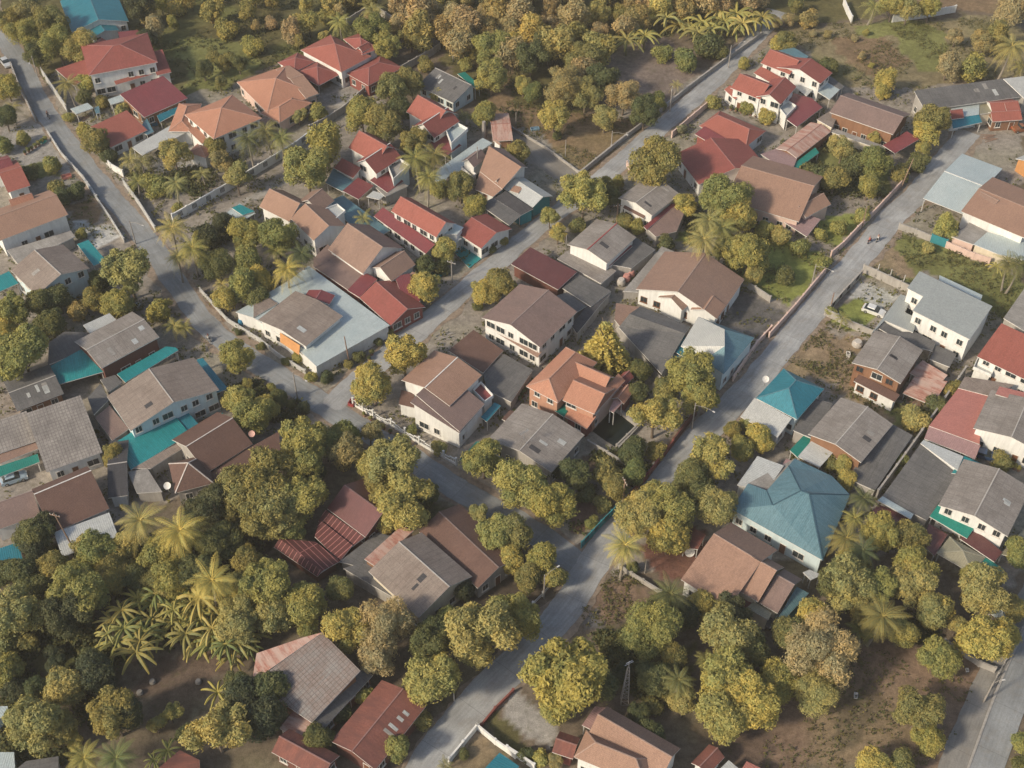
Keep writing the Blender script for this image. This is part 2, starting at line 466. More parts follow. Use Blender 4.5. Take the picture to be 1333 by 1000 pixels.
# ---------------------------------------------------------------- boundary walls and fences
PILLAR = {}
def fence(label, t, pts, h=1.8, mat='conc', th=.18, post=3.0, name='boundary_wall', cat='wall', group='boundary walls along the lots', style='solid', panel=None):
    W = [at(t, p, 0) for p in pts]
    o = W[len(W) // 2]
    root = tag(empty(name, o), label, cat, group)
    b = MB()
    for a, c in zip(W, W[1:]):
        a, c = a - o, c - o; d = c - a; ln = d.length; u = d / ln; n = Vector((-u.y, u.x, 0))
        rz = math.atan2(u.y, u.x)
        if style == 'rail':
            for zz in (.45, .95, h - .1): b.box(((a.x + c.x) / 2, (a.y + c.y) / 2, zz), ln, .06, .07, rz)
        elif style == 'wave':
            k = max(1, int(ln / 5))
            for i in range(k):
                for j in range(6):
                    f0, f1 = (i + j / 6) / k, (i + (j + 1) / 6) / k
                    zt = h - .75 * math.sin(math.pi * (j + .5) / 6)
                    m_ = a + d * (f0 + f1) / 2
                    b.box((m_.x, m_.y, zt - .12), ln * (f1 - f0) + .02, .12, .14, rz)
            b.box(((a.x + c.x) / 2, (a.y + c.y) / 2, 0), ln, .16, .55, rz)
            for i in range(int(ln / .35)):
                m_ = a + d * ((i + .5) / int(ln / .35)); ph = (((i + .5) / int(ln / .35)) * k) % 1
                b.box((m_.x, m_.y, .55), .05, .05, h - .75 * math.sin(math.pi * ph) - .62, rz)
        else:
            b.box(((a.x + c.x) / 2, (a.y + c.y) / 2, 0), ln, th, h, rz)
            b.box(((a.x + c.x) / 2, (a.y + c.y) / 2, h), ln, th + .08, .07, rz)
        k = max(1, round(ln / post))
        for i in range(k + 1):
            m_ = a + d * (i / k)
            key = (round(th, 2), round(h, 2), mat)
            if key not in PILLAR:
                q = MB(); q.box((0, 0, 0), th + .10, th + .10, h + .14); q.box((0, 0, h + .14), th + .18, th + .18, .06)
                PILLAR[key] = q.mesh('pillar', WM[mat])
            if i == 0 and a != W[0] - o: continue
            po = link(bpy.data.objects.new('pillar', PILLAR[key]), root); po.location = (m_.x, m_.y, 0); po.rotation_euler = (0, 0, rz)
        if panel:
            for i in range(k):
                m_ = a + d * ((i + .5) / k) - n * (th / 2 + .02)
                if (m_ + o).y > (a + d * ((i + .5) / k) + n * (th / 2) + o).y: m_ = a + d * ((i + .5) / k) + n * (th / 2 + .02)
                q = MB()
                for j in range(4): q.box((m_.x + u.x * (j - 1.5) * .3, m_.y + u.y * (j - 1.5) * .3, .6), .14, .05, 1.1, rz)
                q.build('lattice_panel', M_DARK, root)
    b.build('panel' if style != 'solid' else 'wall_face', WM[mat], root)
    return root
# ---------------------------------------------------------------- ground, roads, pond
def axis(lo, hi, step, far):
    a = list(np.arange(lo, hi + .01, step)); s = step; x = hi; r = []
    while x < far: s *= 1.35; x += s; r.append(x)
    s = step; x = lo; l = []
    while x > -far: s *= 1.35; x -= s; l.append(x)
    return np.array(l[::-1] + a + r)

def vnoise(x, y, sc, seed):
    g = np.random.RandomState(seed).rand(256, 256)
    x, y = x / sc + 1000, y / sc + 1000
    i, j = np.floor(x).astype(int), np.floor(y).astype(int); fx, fy = x - i, y - j
    fx, fy = fx * fx * (3 - 2 * fx), fy * fy * (3 - 2 * fy)
    G = lambda a, b: g[a % 256, b % 256]
    return (G(i, j) * (1 - fx) + G(i + 1, j) * fx) * (1 - fy) + (G(i, j + 1) * (1 - fx) + G(i + 1, j + 1) * fx) * fy

def inside(px_, py_, poly):
    r = np.zeros(px_.shape, bool); n = len(poly)
    for i in range(n):
        x1, y1 = poly[i]; x2, y2 = poly[(i + 1) % n]
        if y1 == y2: continue
        c = ((y1 > py_) != (y2 > py_)) & (px_ < (x2 - x1) * (py_ - y1) / (y2 - y1) + x1)
        r ^= c
    return r

C = {'earth': (.150, .120, .088), 'dirt': (.200, .140, .098), 'plot': (.205, .165, .140), 'dry': (.205, .145, .088), 'grass': (.185, .190, .070), 'lawn': (.215, .240, .070),
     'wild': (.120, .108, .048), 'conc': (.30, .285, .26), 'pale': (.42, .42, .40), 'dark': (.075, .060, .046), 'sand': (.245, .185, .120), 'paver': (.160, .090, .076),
     'gravel': (.24, .225, .20), 'brick': (.150, .075, .058), 'ash': (.13, .125, .12), 'field': (.215, .180, .105), 'yard': (.255, .228, .195), 'soil': (.125, .090, .068)}
ZONES = [  # (ground cover, crop, outline): later ones lie over earlier ones
    ('yard', 'px', [(60, 90), (330, 100), (720, 170), (1000, 60), (1333, 130), (1333, 760), (1150, 720), (760, 740), (420, 560), (-50, 760), (-50, 190)]),
    ('wild', 'px', [(-100, -60), (1400, -60), (1400, 5), (1000, 30), (800, 62), (770, 130), (690, 185), (630, 150), (560, 60), (480, 40), (330, 95), (240, 130), (170, 40), (70, 90), (40, 100), (-100, 20)]),
    ('grass', 'px', [(225, 55), (330, 50), (330, 85), (290, 118), (250, 118)]),
    ('plot', '02', [(490, 310), (560, 230), (760, 200), (980, 335), (880, 450), (770, 520), (640, 480), (520, 380)]),
    ('dry', '02', [(-40, 500), (300, 560), (640, 600), (760, 570), (600, 690), (400, 870), (180, 740), (0, 640)]),
    ('dry', '01', [(1040, 250), (1308, 330), (1308, 640), (1220, 620), (1130, 430)]),
    ('field', '03', [(-100, 130), (420, 110), (1140, 90), (1308, 150), (1308, 390), (700, 450), (400, 420), (200, 240)]),
    ('dry', '03', [(330, 190), (640, 190), (760, 330), (560, 400), (420, 320)]),
    ('grass', '03', [(450, 120), (760, 110), (920, 180), (920, 380), (780, 360), (700, 200), (480, 180)]),
    ('dry', '03', [(600, -40), (1400, -40), (1400, 80), (960, 60), (640, 70)]),
    ('gravel', 'px', [(668, 178), (690, 170), (760, 225), (748, 250), (690, 240)]),
    ('conc', '01', [(320, 470), (440, 385), (590, 440), (440, 545)]),
    ('conc', '10', [(1010, 230), (1130, 130), (1280, 40), (1500, -100), (1540, -60), (1220, 110), (1050, 260)]),
    ('conc', '00', [(740, 800), (950, 690), (1060, 810), (880, 900)]),
    ('conc', '00', [(0, 640), (230, 620), (300, 760), (400, 880), (330, 960), (100, 820), (0, 800)]),
    ('grass', '00', [(110, 840), (280, 800), (310, 870), (150, 930)]),
    ('dry', '10', [(330, 110), (440, 60), (545, 180), (430, 220)]),
    ('pale', '10', [(370, 170), (440, 180), (470, 220), (560, 205), (610, 270), (490, 330), (400, 260)]),
    ('lawn', '12', [(820, 300), (930, 170), (1000, 170), (960, 300)]),
    ('lawn', 'px', [(960, 330), (1000, 285), (1082, 345), (1036, 400), (968, 372), (940, 345)]),
    ('lawn', '13', [(330, 160), (560, 130), (400, 320), (260, 240)]),
    ('grass', '03', [(180, 800), (350, 700), (500, 800), (660, 780), (640, 960), (300, 960)]),
    ('ash', '12', [(1145, 520), (1308, 590), (1400, 640), (1260, 800), (1100, 640)]),
    ('pale', '13', [(420, 570), (490, 478), (690, 552), (600, 648)]),
    ('lawn', '13', [(350, 640), (425, 580), (600, 650), (530, 742)]),
    ('grass', '13', [(500, 440), (690, 230), (830, 290), (1090, 390), (1308, 470), (1308, 540), (1200, 690), (960, 500), (790, 430), (730, 510)]),
    ('sand', '13', [(540, 410), (600, 260), (700, 330), (740, 500)]),
    ('sand', '13', [(180, 830), (310, 690), (530, 770), (450, 900), (440, 1010), (100, 920)]),
    ('sand', '23', [(290, 50), (460, 10), (700, 110), (830, 280), (760, 300), (520, 150), (400, 90)]),
    ('grass', '23', [(620, 160), (820, 120), (840, 250), (740, 290)]),
    ('paver', '22', [(330, 590), (450, 640), (470, 700), (400, 790), (330, 760)]),
    ('brick', '22', [(660, 830), (800, 830), (960, 740), (1010, 780), (880, 1010), (660, 940)]),
    ('soil', '22', [(430, 380), (600, 460), (560, 520), (440, 520)]),
    ('dirt', '33', [(-60, 700), (200, 560), (520, 340), (780, 380), (960, 440), (1130, 540), (1090, 650), (900, 1010), (-60, 1010)]),
    ('soil', '33', [(380, 700), (520, 560), (620, 660), (560, 830), (420, 900)]),
    ('soil', '32', [(860, 780), (1100, 620), (1308, 760), (1308, 1010), (1100, 960), (960, 880)]),
    ('dirt', '32', [(280, 260), (470, 60), (560, 0), (760, 130), (660, 250), (480, 330), (330, 310)]),
    ('ash', '32', [(340, 260), (440, 220), (500, 300), (400, 320)]),
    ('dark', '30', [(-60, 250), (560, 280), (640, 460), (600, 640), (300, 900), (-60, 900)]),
    ('wild', '30', [(100, 400), (350, 280), (560, 320), (520, 470), (250, 570)]),
    ('soil', '30', [(640, 580), (800, 460), (1100, 420), (1140, 480), (1000, 640), (860, 850), (770, 800), (720, 640)]),
    ('wild', '32', [(430, 330), (700, 290), (900, 420), (860, 640), (620, 620), (470, 520)]),
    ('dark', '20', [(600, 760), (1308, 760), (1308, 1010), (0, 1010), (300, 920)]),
    ('dirt', '10', [(830, 380), (880, 370), (1010, 540), (1130, 700), (1060, 690), (930, 500)]),
    ('conc', '32', [(-10, 600), (60, 610), (280, 810), (230, 900), (0, 770)]),
    ('wild', '31', [(1130, 790), (1190, 720), (1308, 790), (1308, 920), (1220, 860)]),
    ('sand', '31', [(1040, 900), (1110, 820), (1230, 920), (1130, 1010), (980, 1010)]),
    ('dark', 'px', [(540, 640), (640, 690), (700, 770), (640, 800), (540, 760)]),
]
gx, gy = axis(-150, 150, .75, 2600), axis(62, 330, .75, 2600)
X, Y = np.meshgrid(gx, gy)
dx = (vnoise(X, Y, 5.5, 1) - .5) * 4.0 + (vnoise(X, Y, 1.6, 2) - .5) * 1.6
dy = (vnoise(X, Y, 5.5, 3) - .5) * 4.0 + (vnoise(X, Y, 1.6, 4) - .5) * 1.6
colr = np.empty(X.shape + (3,)); colr[:] = C['earth']
veg = np.zeros(X.shape)
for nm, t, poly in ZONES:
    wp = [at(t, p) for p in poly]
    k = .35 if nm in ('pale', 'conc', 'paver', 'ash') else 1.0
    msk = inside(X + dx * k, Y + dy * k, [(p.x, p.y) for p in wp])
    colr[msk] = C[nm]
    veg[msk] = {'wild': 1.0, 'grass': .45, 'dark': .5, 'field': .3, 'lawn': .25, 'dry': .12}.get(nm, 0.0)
far_ = (Y > 332) | (np.abs(X) > 152)
colr[far_] = C['wild']
v1 = vnoise(X, Y, 9, 5); v2 = vnoise(X, Y, 2.6, 6); v3 = vnoise(X, Y, .9, 7)
green = np.clip((v1 - .52) * 3.2, 0, 1)[..., None] * np.clip(.25 + veg, 0, .8)[..., None]
colr = colr * (1 - green) + np.array([.105, .112, .038]) * green
colr *= (.62 + .34 * v1 + .26 * v2 + .18 * v3)[..., None]
Z = np.where(far_, 0, (v2 - .5) * .05)
nx, ny = len(gx), len(gy)
gm = bpy.data.meshes.new('ground')
idx = np.arange(nx * ny).reshape(ny, nx)
q = np.stack([idx[:-1, :-1], idx[:-1, 1:], idx[1:, 1:], idx[1:, :-1]], -1).reshape(-1, 4)
gm.vertices.add(nx * ny); gm.vertices.foreach_set('co', np.stack([X, Y, Z - .03], -1).ravel())
gm.loops.add(q.size); gm.loops.foreach_set('vertex_index', q.ravel())
gm.polygons.add(len(q)); gm.polygons.foreach_set('loop_start', np.arange(0, q.size, 4)); gm.polygons.foreach_set('loop_total', np.full(len(q), 4))
at_ = gm.color_attributes.new('cover', 'FLOAT_COLOR', 'POINT')
at_.data.foreach_set('color', np.concatenate([colr, np.ones(X.shape + (1,))], -1).ravel())
gm.update(); gm.validate()
s = NT('ground_cover')
a_ = s.n('Attribute', attribute_name='cover').outputs[0]
co_ = s.n('TexCoord').outputs['Object']
f1 = s.ramp(s.noise(co_, .9, 6, None, .7), [(.28, .60), (.72, 1.32)])
f2 = s.ramp(s.noise(co_, 6.0, 4, None, .75), [(.3, .72), (.7, 1.25)])
c_ = s.mix(1.0, s.mix(1.0, a_, f1, 'MULTIPLY'), f2, 'MULTIPLY')
tuft = s.ramp(s.noise(co_, .35, 5, None, .75), [(.56, 0.0), (.66, 1.0)])
c_ = s.mix(s.math('MULTIPLY', tuft, .45), c_, (.085, .082, .034))
p_ = s.princ(c_, .95); p_.inputs['Specular IOR Level'].default_value = .1
bb = s.n('Bump', {'Strength': .5, 'Distance': .12, 'Height': s.noise(co_, 2.2, 5, None, .7)})
s.t.links.new(bb.outputs[0], p_.inputs['Normal'])
gm.materials.append(s.mat)
tag(link(bpy.data.objects.new('ground', gm)), kind='structure')

def road_mat(name, rgb):
    s = NT(name)
    uv = s.n('UVMap').outputs[0]; co = s.n('TexCoord').outputs['Object']
    big = s.ramp(s.noise(co, .14, 5, None, .65), [(.35, .74), (.7, 1.16)])
    st = s.ramp(s.noise(s.n('Mapping', {'Vector': uv, 'Scale': (.12, 1.9, 1)}).outputs[0], 1.0, 5, None, .7), [(.35, .82), (.68, 1.10)])
    fi = s.ramp(s.noise(co, 5.0, 4, None, .75), [(.3, .84), (.7, 1.14)])
    br = s.n('TexBrick', {'Vector': uv, 'Color1': (1, 1, 1, 1), 'Color2': (.88, .88, .88, 1), 'Mortar': (.55, .55, .55, 1), 'Scale': 1.0, 'Mortar Size': .05, 'Mortar Smooth': .5,
                          'Brick Width': 8.0, 'Row Height': 60.0}, offset=0.0)
    dirt = s.ramp(s.noise(co, .45, 6, None, .72), [(.50, 0.0), (.72, 1.0)])
    c = s.mix(1.0, s.mix(1.0, s.mix(1.0, rgb, big, 'MULTIPLY'), st, 'MULTIPLY'), fi, 'MULTIPLY')
    c = s.mix(.7, c, br.outputs[0], 'MULTIPLY')
    c = s.mix(s.math('MULTIPLY', dirt, .40), c, (.20, .165, .125))
    p = s.princ(c, .88); p.inputs['Specular IOR Level'].default_value = .3
    return s.mat

PATHS = []
def road(name, t, pts, width, mat, z, rough=.35, verge=None):
    P = [at(t, p) for p in pts]
    S = []                                            # smooth the centre line
    for i in range(len(P) - 1):
        p0, p1, p2, p3 = P[max(i - 1, 0)], P[i], P[i + 1], P[min(i + 2, len(P) - 1)]
        n = max(2, int((p2 - p1).length / 1.0))
        for k in range(n):
            u = k / n
            S.append(.5 * ((2 * p1) + (-p0 + p2) * u + (2 * p0 - 5 * p1 + 4 * p2 - p3) * u * u + (-p0 + 3 * p1 - 3 * p2 + p3) * u ** 3))
    S.append(P[-1])
    if name in ('road', 'lane', 'pavement'): PATHS.extend((p.x, p.y, width / 2 + .9) for p in S[::2])
    r = random.Random(len(pts) * 31 + int(width * 10))
    b = MB(); prev = None; run = 0.0; ja = jb = 0.0
    for i, p in enumerate(S):
        d = (S[min(i + 1, len(S) - 1)] - S[max(i - 1, 0)]).normalized(); n = Vector((-d.y, d.x, 0))
        if i: run += (p - S[i - 1]).length
        ja = ja * .7 + r.uniform(-rough, rough) * .5; jb = jb * .7 + r.uniform(-rough, rough) * .5
        w = width(i / len(S)) if callable(width) else width
        a, c = p + n * (w / 2 + ja), p - n * (w / 2 + jb)
        a.z = c.z = z; m = p.copy(); m.z = z + .02
        cur = (a, m, c, run, w)
        if prev:
            A, M_, C_, R0, W0 = prev
            b.face([C_, c, m, M_], 0, [(R0, 0), (run, 0), (run, w / 2), (R0, W0 / 2)])
            b.face([M_, m, a, A], 0, [(R0, W0 / 2), (run, w / 2), (run, w), (R0, W0)])
        prev = cur
    return tag(b.build(name, mat), kind='structure')

RA = road_mat('road_concrete', (.335, .342, .340))
RB = road_mat('road_asphalt', (.255, .268, .272))
RV = plain('verge_dirt', (.25, .195, .145), .95, var=.4, sc=1.2)
pA = [(-30, -20), (0, 40), (29, 88), (62, 151), (125, 234), (155, 268), (195, 318), (229, 370), (268, 422), (300, 450), (345, 480), (400, 514), (450, 545), (515, 585), (580, 627), (635, 660), (700, 697), (755, 735)]
pB = [(428, 530), (470, 492), (534, 439), (632, 354), (690, 305), (745, 262), (790, 227), (842, 182), (894, 137), (936, 99), (975, 58), (1015, 15)]
pC = [(535, 1040), (551, 1003), (583, 958), (618, 918), (662, 872), (700, 830), (726, 806), (750, 772), (781, 720), (826, 658), (868, 613), (914, 566), (967, 513), (1006, 468), (1060, 403), (1102, 354), (1140, 311), (1162, 282), (1192, 254), (1215, 228), (1245, 192), (1262, 172)]
road('verge', 'px', pA, 6.4, RV, .012, 1.0); road('verge', 'px', pC, 6.6, RV, .016, 1.0); road('verge', 'px', pB, 6.2, RV, .014, .9)
road('road', 'px', pA, 4.5, RB, .034); road('road', 'px', pB, 4.6, RA, .044); road('road', 'px', pC, 5.1, RA, .054)
road('lane', 'px', [(668, 170), (705, 202), (752, 240)], 5.5, road_mat('lane_gravel', (.235, .22, .195)), .024, .8)
road('pavement', 'px', [(1230, 1040), (1268, 940), (1306, 853), (1352, 765)], 4.4, road_mat('pavement_concrete', (.25, .24, .22)), .03, .25)
road('road', 'px', [(1270, 1040), (1322, 896), (1372, 790)], 4.3, RB, .05, .1)
road('kerb', 'px', [(1246, 1040), (1300, 893), (1352, 780)], .35, plain('kerb_concrete', (.33, .31, .28), .9), .15, .02)
b = MB()
pq = [at('c3', p, .03) for p in ((655, 690), (790, 610), (850, 625), (1000, 745), (850, 905), (760, 850), (690, 800), (650, 770))]
b.face(pq)
s = NT('pond_water'); pp = s.princ((.012, .016, .012), .08); pp.inputs['IOR'].default_value = 1.33
tag(b.build('pond', s.mat), kind='structure')
fence('pale concrete rim around the dark square pond', 'c3', [(800, 605), (870, 640), (1005, 745), (850, 910)], .7, 'conc', th=.5, post=20)

# low growth: a mass of small leaf tufts where nothing was mown
def tufts(name, zones, n, seed, size, tint, clear=False):
    r = np.random.RandomState(seed); out_p = []
    polys = [[(at(t, p).x, at(t, p).y) for p in poly] for t, poly, _ in zones]
    for poly, (_, _, share) in zip(polys, zones):
        xs, ys = [p[0] for p in poly], [p[1] for p in poly]
        m = int(n * share * 3)
        x, y = r.uniform(min(xs), max(xs), m), r.uniform(min(ys), max(ys), m)
        keep = inside(x, y, poly) & (vnoise(x, y, 4.0, seed) > .42 + .1 * r.rand(m))
        out_p.append(np.stack([x, y], -1)[keep][:int(n * share)])
    P = np.concatenate(out_p)
    if clear:
        pa = np.array(PATHS); ok = np.ones(len(P), bool)
        for i in range(0, len(P), 2000):
            ok[i:i + 2000] = (np.hypot(P[i:i + 2000, None, 0] - pa[None, :, 0], P[i:i + 2000, None, 1] - pa[None, :, 1]) > pa[None, :, 2]).all(1)
        P = P[ok]
    k = 5
    base = np.repeat(P, k, 0) + r.normal(0, size * .8, (len(P) * k, 2))
    m = len(base); h = r.uniform(.15, 1.0, m) ** 1.5 * size * 1.9
    az = r.uniform(0, 6.283, m); tilt = r.uniform(.15, 1.1, m); s_ = size * r.uniform(.5, 1.2, m)
    ux = np.stack([np.cos(az), np.sin(az), np.zeros(m)], -1) * s_[:, None] * .5
    vx = np.stack([-np.sin(az) * np.cos(tilt), np.cos(az) * np.cos(tilt), np.sin(tilt)], -1) * s_[:, None] * .62
    c = np.concatenate([base, h[:, None] + .05], -1)
    V = np.stack([c - vx, c + ux, c + vx, c - ux], 1).reshape(-1, 3)
    me = quads(name, V, np.repeat(r.rand(len(P)), k) * .6 + .4 * r.rand(m)); me.materials.append(LEAF)
    o = link(bpy.data.objects.new(name, me)); o.color = tint + (1,)
    return tag(o, kind='stuff')
# ---------------------------------------------------------------- the houses, row by row from the far left
H = House
# far left
h = H('bright blue gabled house with a small blue porch gable among trees at top left')
h.g('00', (360, 165), (300, 5), (645, 108), 3.3, 2.0, 'blue', 'white')
h.g('00', (460, 192), (428, 150), (592, 145), 2.7, 1.0, 'blue', 'white')
h.flat('00', [(590, 160), (690, 150), (710, 185), (600, 200)], 2.6, 'dred', open=True)
h = H('large two storey white villa with red roofs and long balcony rows beside the left road')
h.h('00', (445, 378), (790, 312), (465, 215), 6.4, 2.2, 'red', 'white')
h.s_('00', (785, 378), (858, 362), (745, 262), 3.6, 1.8, 'red', 'white', win=False)
h.flat('00', [(372, 430), (278, 347), (448, 290), (470, 318), (452, 378)], [2.9, 3.0, 3.8, 3.8, 3.3], 'red', open=True)
h.s_('00', (580, 425), (800, 362), (574, 405), 3.4, .5, 'redor', None, cap=False)
h.g('00', (480, 265), (535, 205), (462, 230), 4.6, .6, 'red', 'white', win=False)
h = H('wide low red shed with white roof flecks and blue awning below the red villa', cat='shed', name='shed')
h.s_('00', (722, 588), (940, 492), (608, 468), 3.2, 1.3, 'dred', 'wood')
h.flat('00', [(785, 578), (888, 535), (895, 560), (800, 612)], [2.6, 2.6, 1.9, 1.9], 'blue', name='awning', open=True)
h.flat('00', [(540, 498), (605, 475), (640, 500), (555, 525)], 2.7, 'pale', name='awning', open=True)
h = H('small plain red roofed house between the left road and the long white canopy')
h.s_('00', (556, 738), (738, 652), (490, 618), 2.9, 1.6, 'redor', 'white')
h.flat('00', [(690, 655), (735, 590), (770, 660), (735, 675)], 2.5, 'steel', open=True, name='awning')
h = H('long white lean-to canopy beside the small plain red house', cat='canopy', name='canopy', group='canopies and sheds')
h.flat('00', [(660, 738), (890, 608), (948, 655), (712, 778)], [2.9, 3.1, 3.1, 2.9], 'whitem', open=True)
h = H('grey roofed open garden shelter with dark clutter beneath, by the left road', cat='shelter', name='shelter', group='canopies and sheds')
h.flat('00', [(352, 545), (438, 515), (468, 540), (380, 572)], 2.3, 'pale', open=True)
h.flat('00', [(470, 540), (495, 530), (500, 565), (480, 570)], 1.9, 'steel', open=True)
h = H('two storey house with stacked pale orange hip roofs next to the white canopy')
h.h('00', (1070, 697), (1312, 592), (930, 572), 5.8, 2.2, 'orange', 'white')
h.h('00', (960, 660), (1010, 520), (870, 585), 3.6, 1.0, 'orange', 'white')
h.s_('00', (1010, 720), (1075, 690), (945, 650), 3.6, .9, 'orange', 'white', win=False)
h.p('00', (1030, 792), (1078, 748), (960, 745), 3.0, 1.0, 'orange', 'white')
h.h('01', (60, 640), (95, 600), (20, 610), 3.2, .8, 'tan', 'white')
h = H('broad single storey bungalow under a pale orange hip roof, left of the grey paved court')
h.h('px', (348, 147), (415, 123), (291, 113), 3.5, 2.6, 'orange', 'pinkish', hipk=.8)
h.h('px', (364, 160), (406, 134), (337, 148), 3.1, 1.3, 'orange', 'pinkish')
h.g('px', (398, 128), (415, 122), (356, 92), 4.0, 1.2, 'tan', None)
h = H('sprawling mansion with many red hip roofs and an open car porch around a grey court')
h.h('01', (440, 362), (590, 282), (222, 258), 4.6, 2.5, 'redor', 'white')
h.h('01', (545, 275), (628, 245), (450, 195), 5.2, 1.6, 'red', 'white')
h.g('01', (545, 262), (590, 238), (520, 240), 5.6, .9, 'red', 'white', win=False)
h.h('01', (205, 362), (306, 310), (125, 312), 3.5, 1.2, 'red', 'white')
h.p('01', (325, 430), (438, 370), (205, 365), 3.0, 1.7, 'red', open=True)
h.h('01', (575, 430), (748, 338), (480, 358), 3.3, 1.4, 'red', 'redbr')
h = H('low weathered grey roofed house with bluish gable end behind the twin red gabled houses')
h.g('01', (1000, 516), (820, 428), (1116, 438), 3.0, 1.7, 'dgrey', 'bluish', m='r', asym=.8)
h.flat('01', [(1020, 370), (1058, 360), (1135, 428), (1112, 445)], 2.9, 'green', name='awning', open=True)
for dx, dy, lb, tl in ((0, 0, 'right one of two twin red gabled houses, with a blue glazed terrace', 'pale'), (-290, 180, 'left one of two twin red gabled houses, with steel blue and red canopies', 'conc')):
    h = H(lb)
    k = dx
    f = lambda x, y: (x + dx, y + dy)
    h.g('01', f(765, 560), f(905, 640), f(812, 470), 5.4, 2.6, 'redor', 'white', m='r', win=False)
    h.g('01', f(905, 692), f(1032, 608), f(838, 625), 5.2, 2.2, 'red', 'white', m='r', cap=M_TRIM)
    h.flat('01', [f(960, 655), f(1020, 625), f(1075, 655), f(990, 730)], 4.4, tl, 'bluish', parapet=.7, name='terrace')
    h.s_('01', f(960, 785), f(1042, 728), f(920, 690), 2.8, .9, 'dred', open=True)
    if dx:
        h.s_('01', (402, 842), (498, 892), (440, 790), 3.6, 1.1, 'red', 'white')
        h.flat('px', [(424, 264), (446, 254), (508, 300), (482, 314)], 2.2, 'steel', name='awning', open=True)
        h.flat('01', [(360, 915), (400, 843), (502, 908), (450, 962)], 2.8, 'steel', name='awning', open=True)
        h.s_('01', (525, 998), (602, 930), (458, 945), 2.6, .6, 'dred', open=True, cap=False)
        h.flat('01', [(565, 985), (600, 955), (660, 975), (630, 1000)], 2.6, 'light', name='awning', open=True)
        h.flat('01', [(612, 940), (700, 890), (775, 930), (660, 985)], 2.7, 'conc', name='terrace', wall='conc')
# the tan house by the gravel lane
h = H('tan roofed house with white dormer gables at the corner of the gravel side lane')
h.flat('c2', [(500, 330), (640, 330), (640, 560), (545, 640), (392, 578)], 3.15, 'conc', 'white', th=.1, inset=.9, name='ceiling', win=True)
h.flat('c2', [(510, 200), (792, 382), (625, 575), (430, 420)], [7.2, 7.2, 4.3, 4.9], 'tan')
h.flat('c2', [(430, 422), (624, 576), (545, 642), (388, 577)], [4.8, 4.2, 3.3, 3.3], 'tan')
h.slab('gable_wall', 'c2', [(785, 390), (820, 390), (815, 470), (640, 560), (620, 575)], [6.9, 5.4, 3.0, 2.6, 4.1], WM['white'])
h.flat('c2', [(510, 200), (640, 225), (845, 385), (792, 382)], [7.2, 5.6, 5.6, 7.2], 'mauve')
h.g('c2', (380, 388), (498, 300), (325, 315), 5.0, 1.3, 'mauve', 'white', m='r')
h.g('c2', (595, 540), (645, 505), (545, 525), 4.3, .9, 'tan', 'white', win=False)
h.flat('c2', [(270, 400), (300, 385), (400, 460), (370, 490)], 3.0, 'conc', 'white', parapet=.6, name='terrace')
h.g('c2', (620, 190), (570, 150), (650, 235), 4.5, .4, 'brown', 'white', win=False)
h = H('teal shuttered garage at the lane corner with a pale roof bearing one brown patch', cat='garage', name='garage')
h.g('c2', (890, 735), (640, 572), (1050, 625), 3.0, 1.2, 'light', 'teal', win=False)
h.flat('c2', [(770, 490), (822, 540), (765, 612), (692, 590)], [3.9, 4.05, 3.55, 3.55], 'tan', name='roof_patch', th=.05)
h = H('pair of dark grey lean-to roofs over a teal gate, left of the pale arched garage', cat='garage', name='garage')
h.flat('c2', [(555, 655), (655, 590), (895, 745), (790, 800)], [3.2, 3.5, 3.2, 2.9], 'black', 'teal')
h.flat('c2', [(470, 690), (545, 650), (790, 800), (685, 890), (480, 745)], [3.0, 3.2, 2.9, 2.7, 2.9], 'dgrey', open=True)
h = H('long pale blue grey driveway canopy left of the tan roofed house', cat='canopy', name='canopy', group='canopies and sheds')
h.flat('c2', [(40, 500), (60, 410), (455, 130), (540, 175), (320, 320), (290, 400), (150, 470), (110, 540)], 2.4, 'pale', open=True)
h = H('small shed with a rusty orange striped sheet roof by the gravel lane', cat='shed', name='shed', group='canopies and sheds')
h.g('c2', (545, 160), (720, 150), (585, 10), 2.4, .8, 'rustlite', 'wood', m='r', win=False)
# left edge
h = H('small bright red roofed house cut off by the left picture edge, beside the paved yard')
h.g('00', (40, 965), (152, 930), (-10, 870), 3.4, 1.5, 'redor', 'white', m='r')
h.g('00', (-30, 870), (72, 838), (-40, 815), 4.0, 1.0, 'dred', 'white', m='r')
h = H('long white walled house with burnt orange gable roof below the paved yard')
h.g('10', (0, 282), (342, 152), (-10, 160), 4.6, 1.9, 'tan', 'white', m='r')
h.g('10', (60, 120), (175, 85), (-20, 110), 5.0, 1.3, 'orange', 'white', win=False)
h.flat('10', [(35, 330), (355, 232), (375, 262), (90, 400)], 2.6, 'conc', 'conc', name='terrace')
h = H('house with brown and grey gable roof and white barred front by the big roadside tree')
h.g('10', (183, 556), (52, 430), (457, 428), 5.2, 1.8, 'brgrey', 'bluish')
h.flat('10', [(385, 300), (442, 278), (530, 380), (470, 408)], 2.8, 'teal', name='awning', open=True)
h.flat('10', [(-20, 465), (45, 435), (92, 495), (-20, 545)], 2.8, 'teal', name='awning', open=True)
h = H('wide grey brown sheet roofed house with maroon open balcony left of the road bend')
h.g('10', (507, 922), (798, 765), (378, 785), 5.0, 1.2, 'grey', 'dwood')
h.flat('10', [(245, 795), (320, 738), (445, 742), (420, 830), (240, 905)], 3.0, 'dgrey', 'conc')
h.flat('10', [(415, 705), (548, 645), (582, 680), (450, 745)], 4.2, 'whitem', 'conc')
h.flat('10', [(238, 918), (408, 825), (518, 938), (290, 1003)], [2.9, 3.4, 3.2, 2.7], 'teal', open=True, name='awning')
h = H('two storey bluish house with brown grey gable roof ringed by teal canopies')
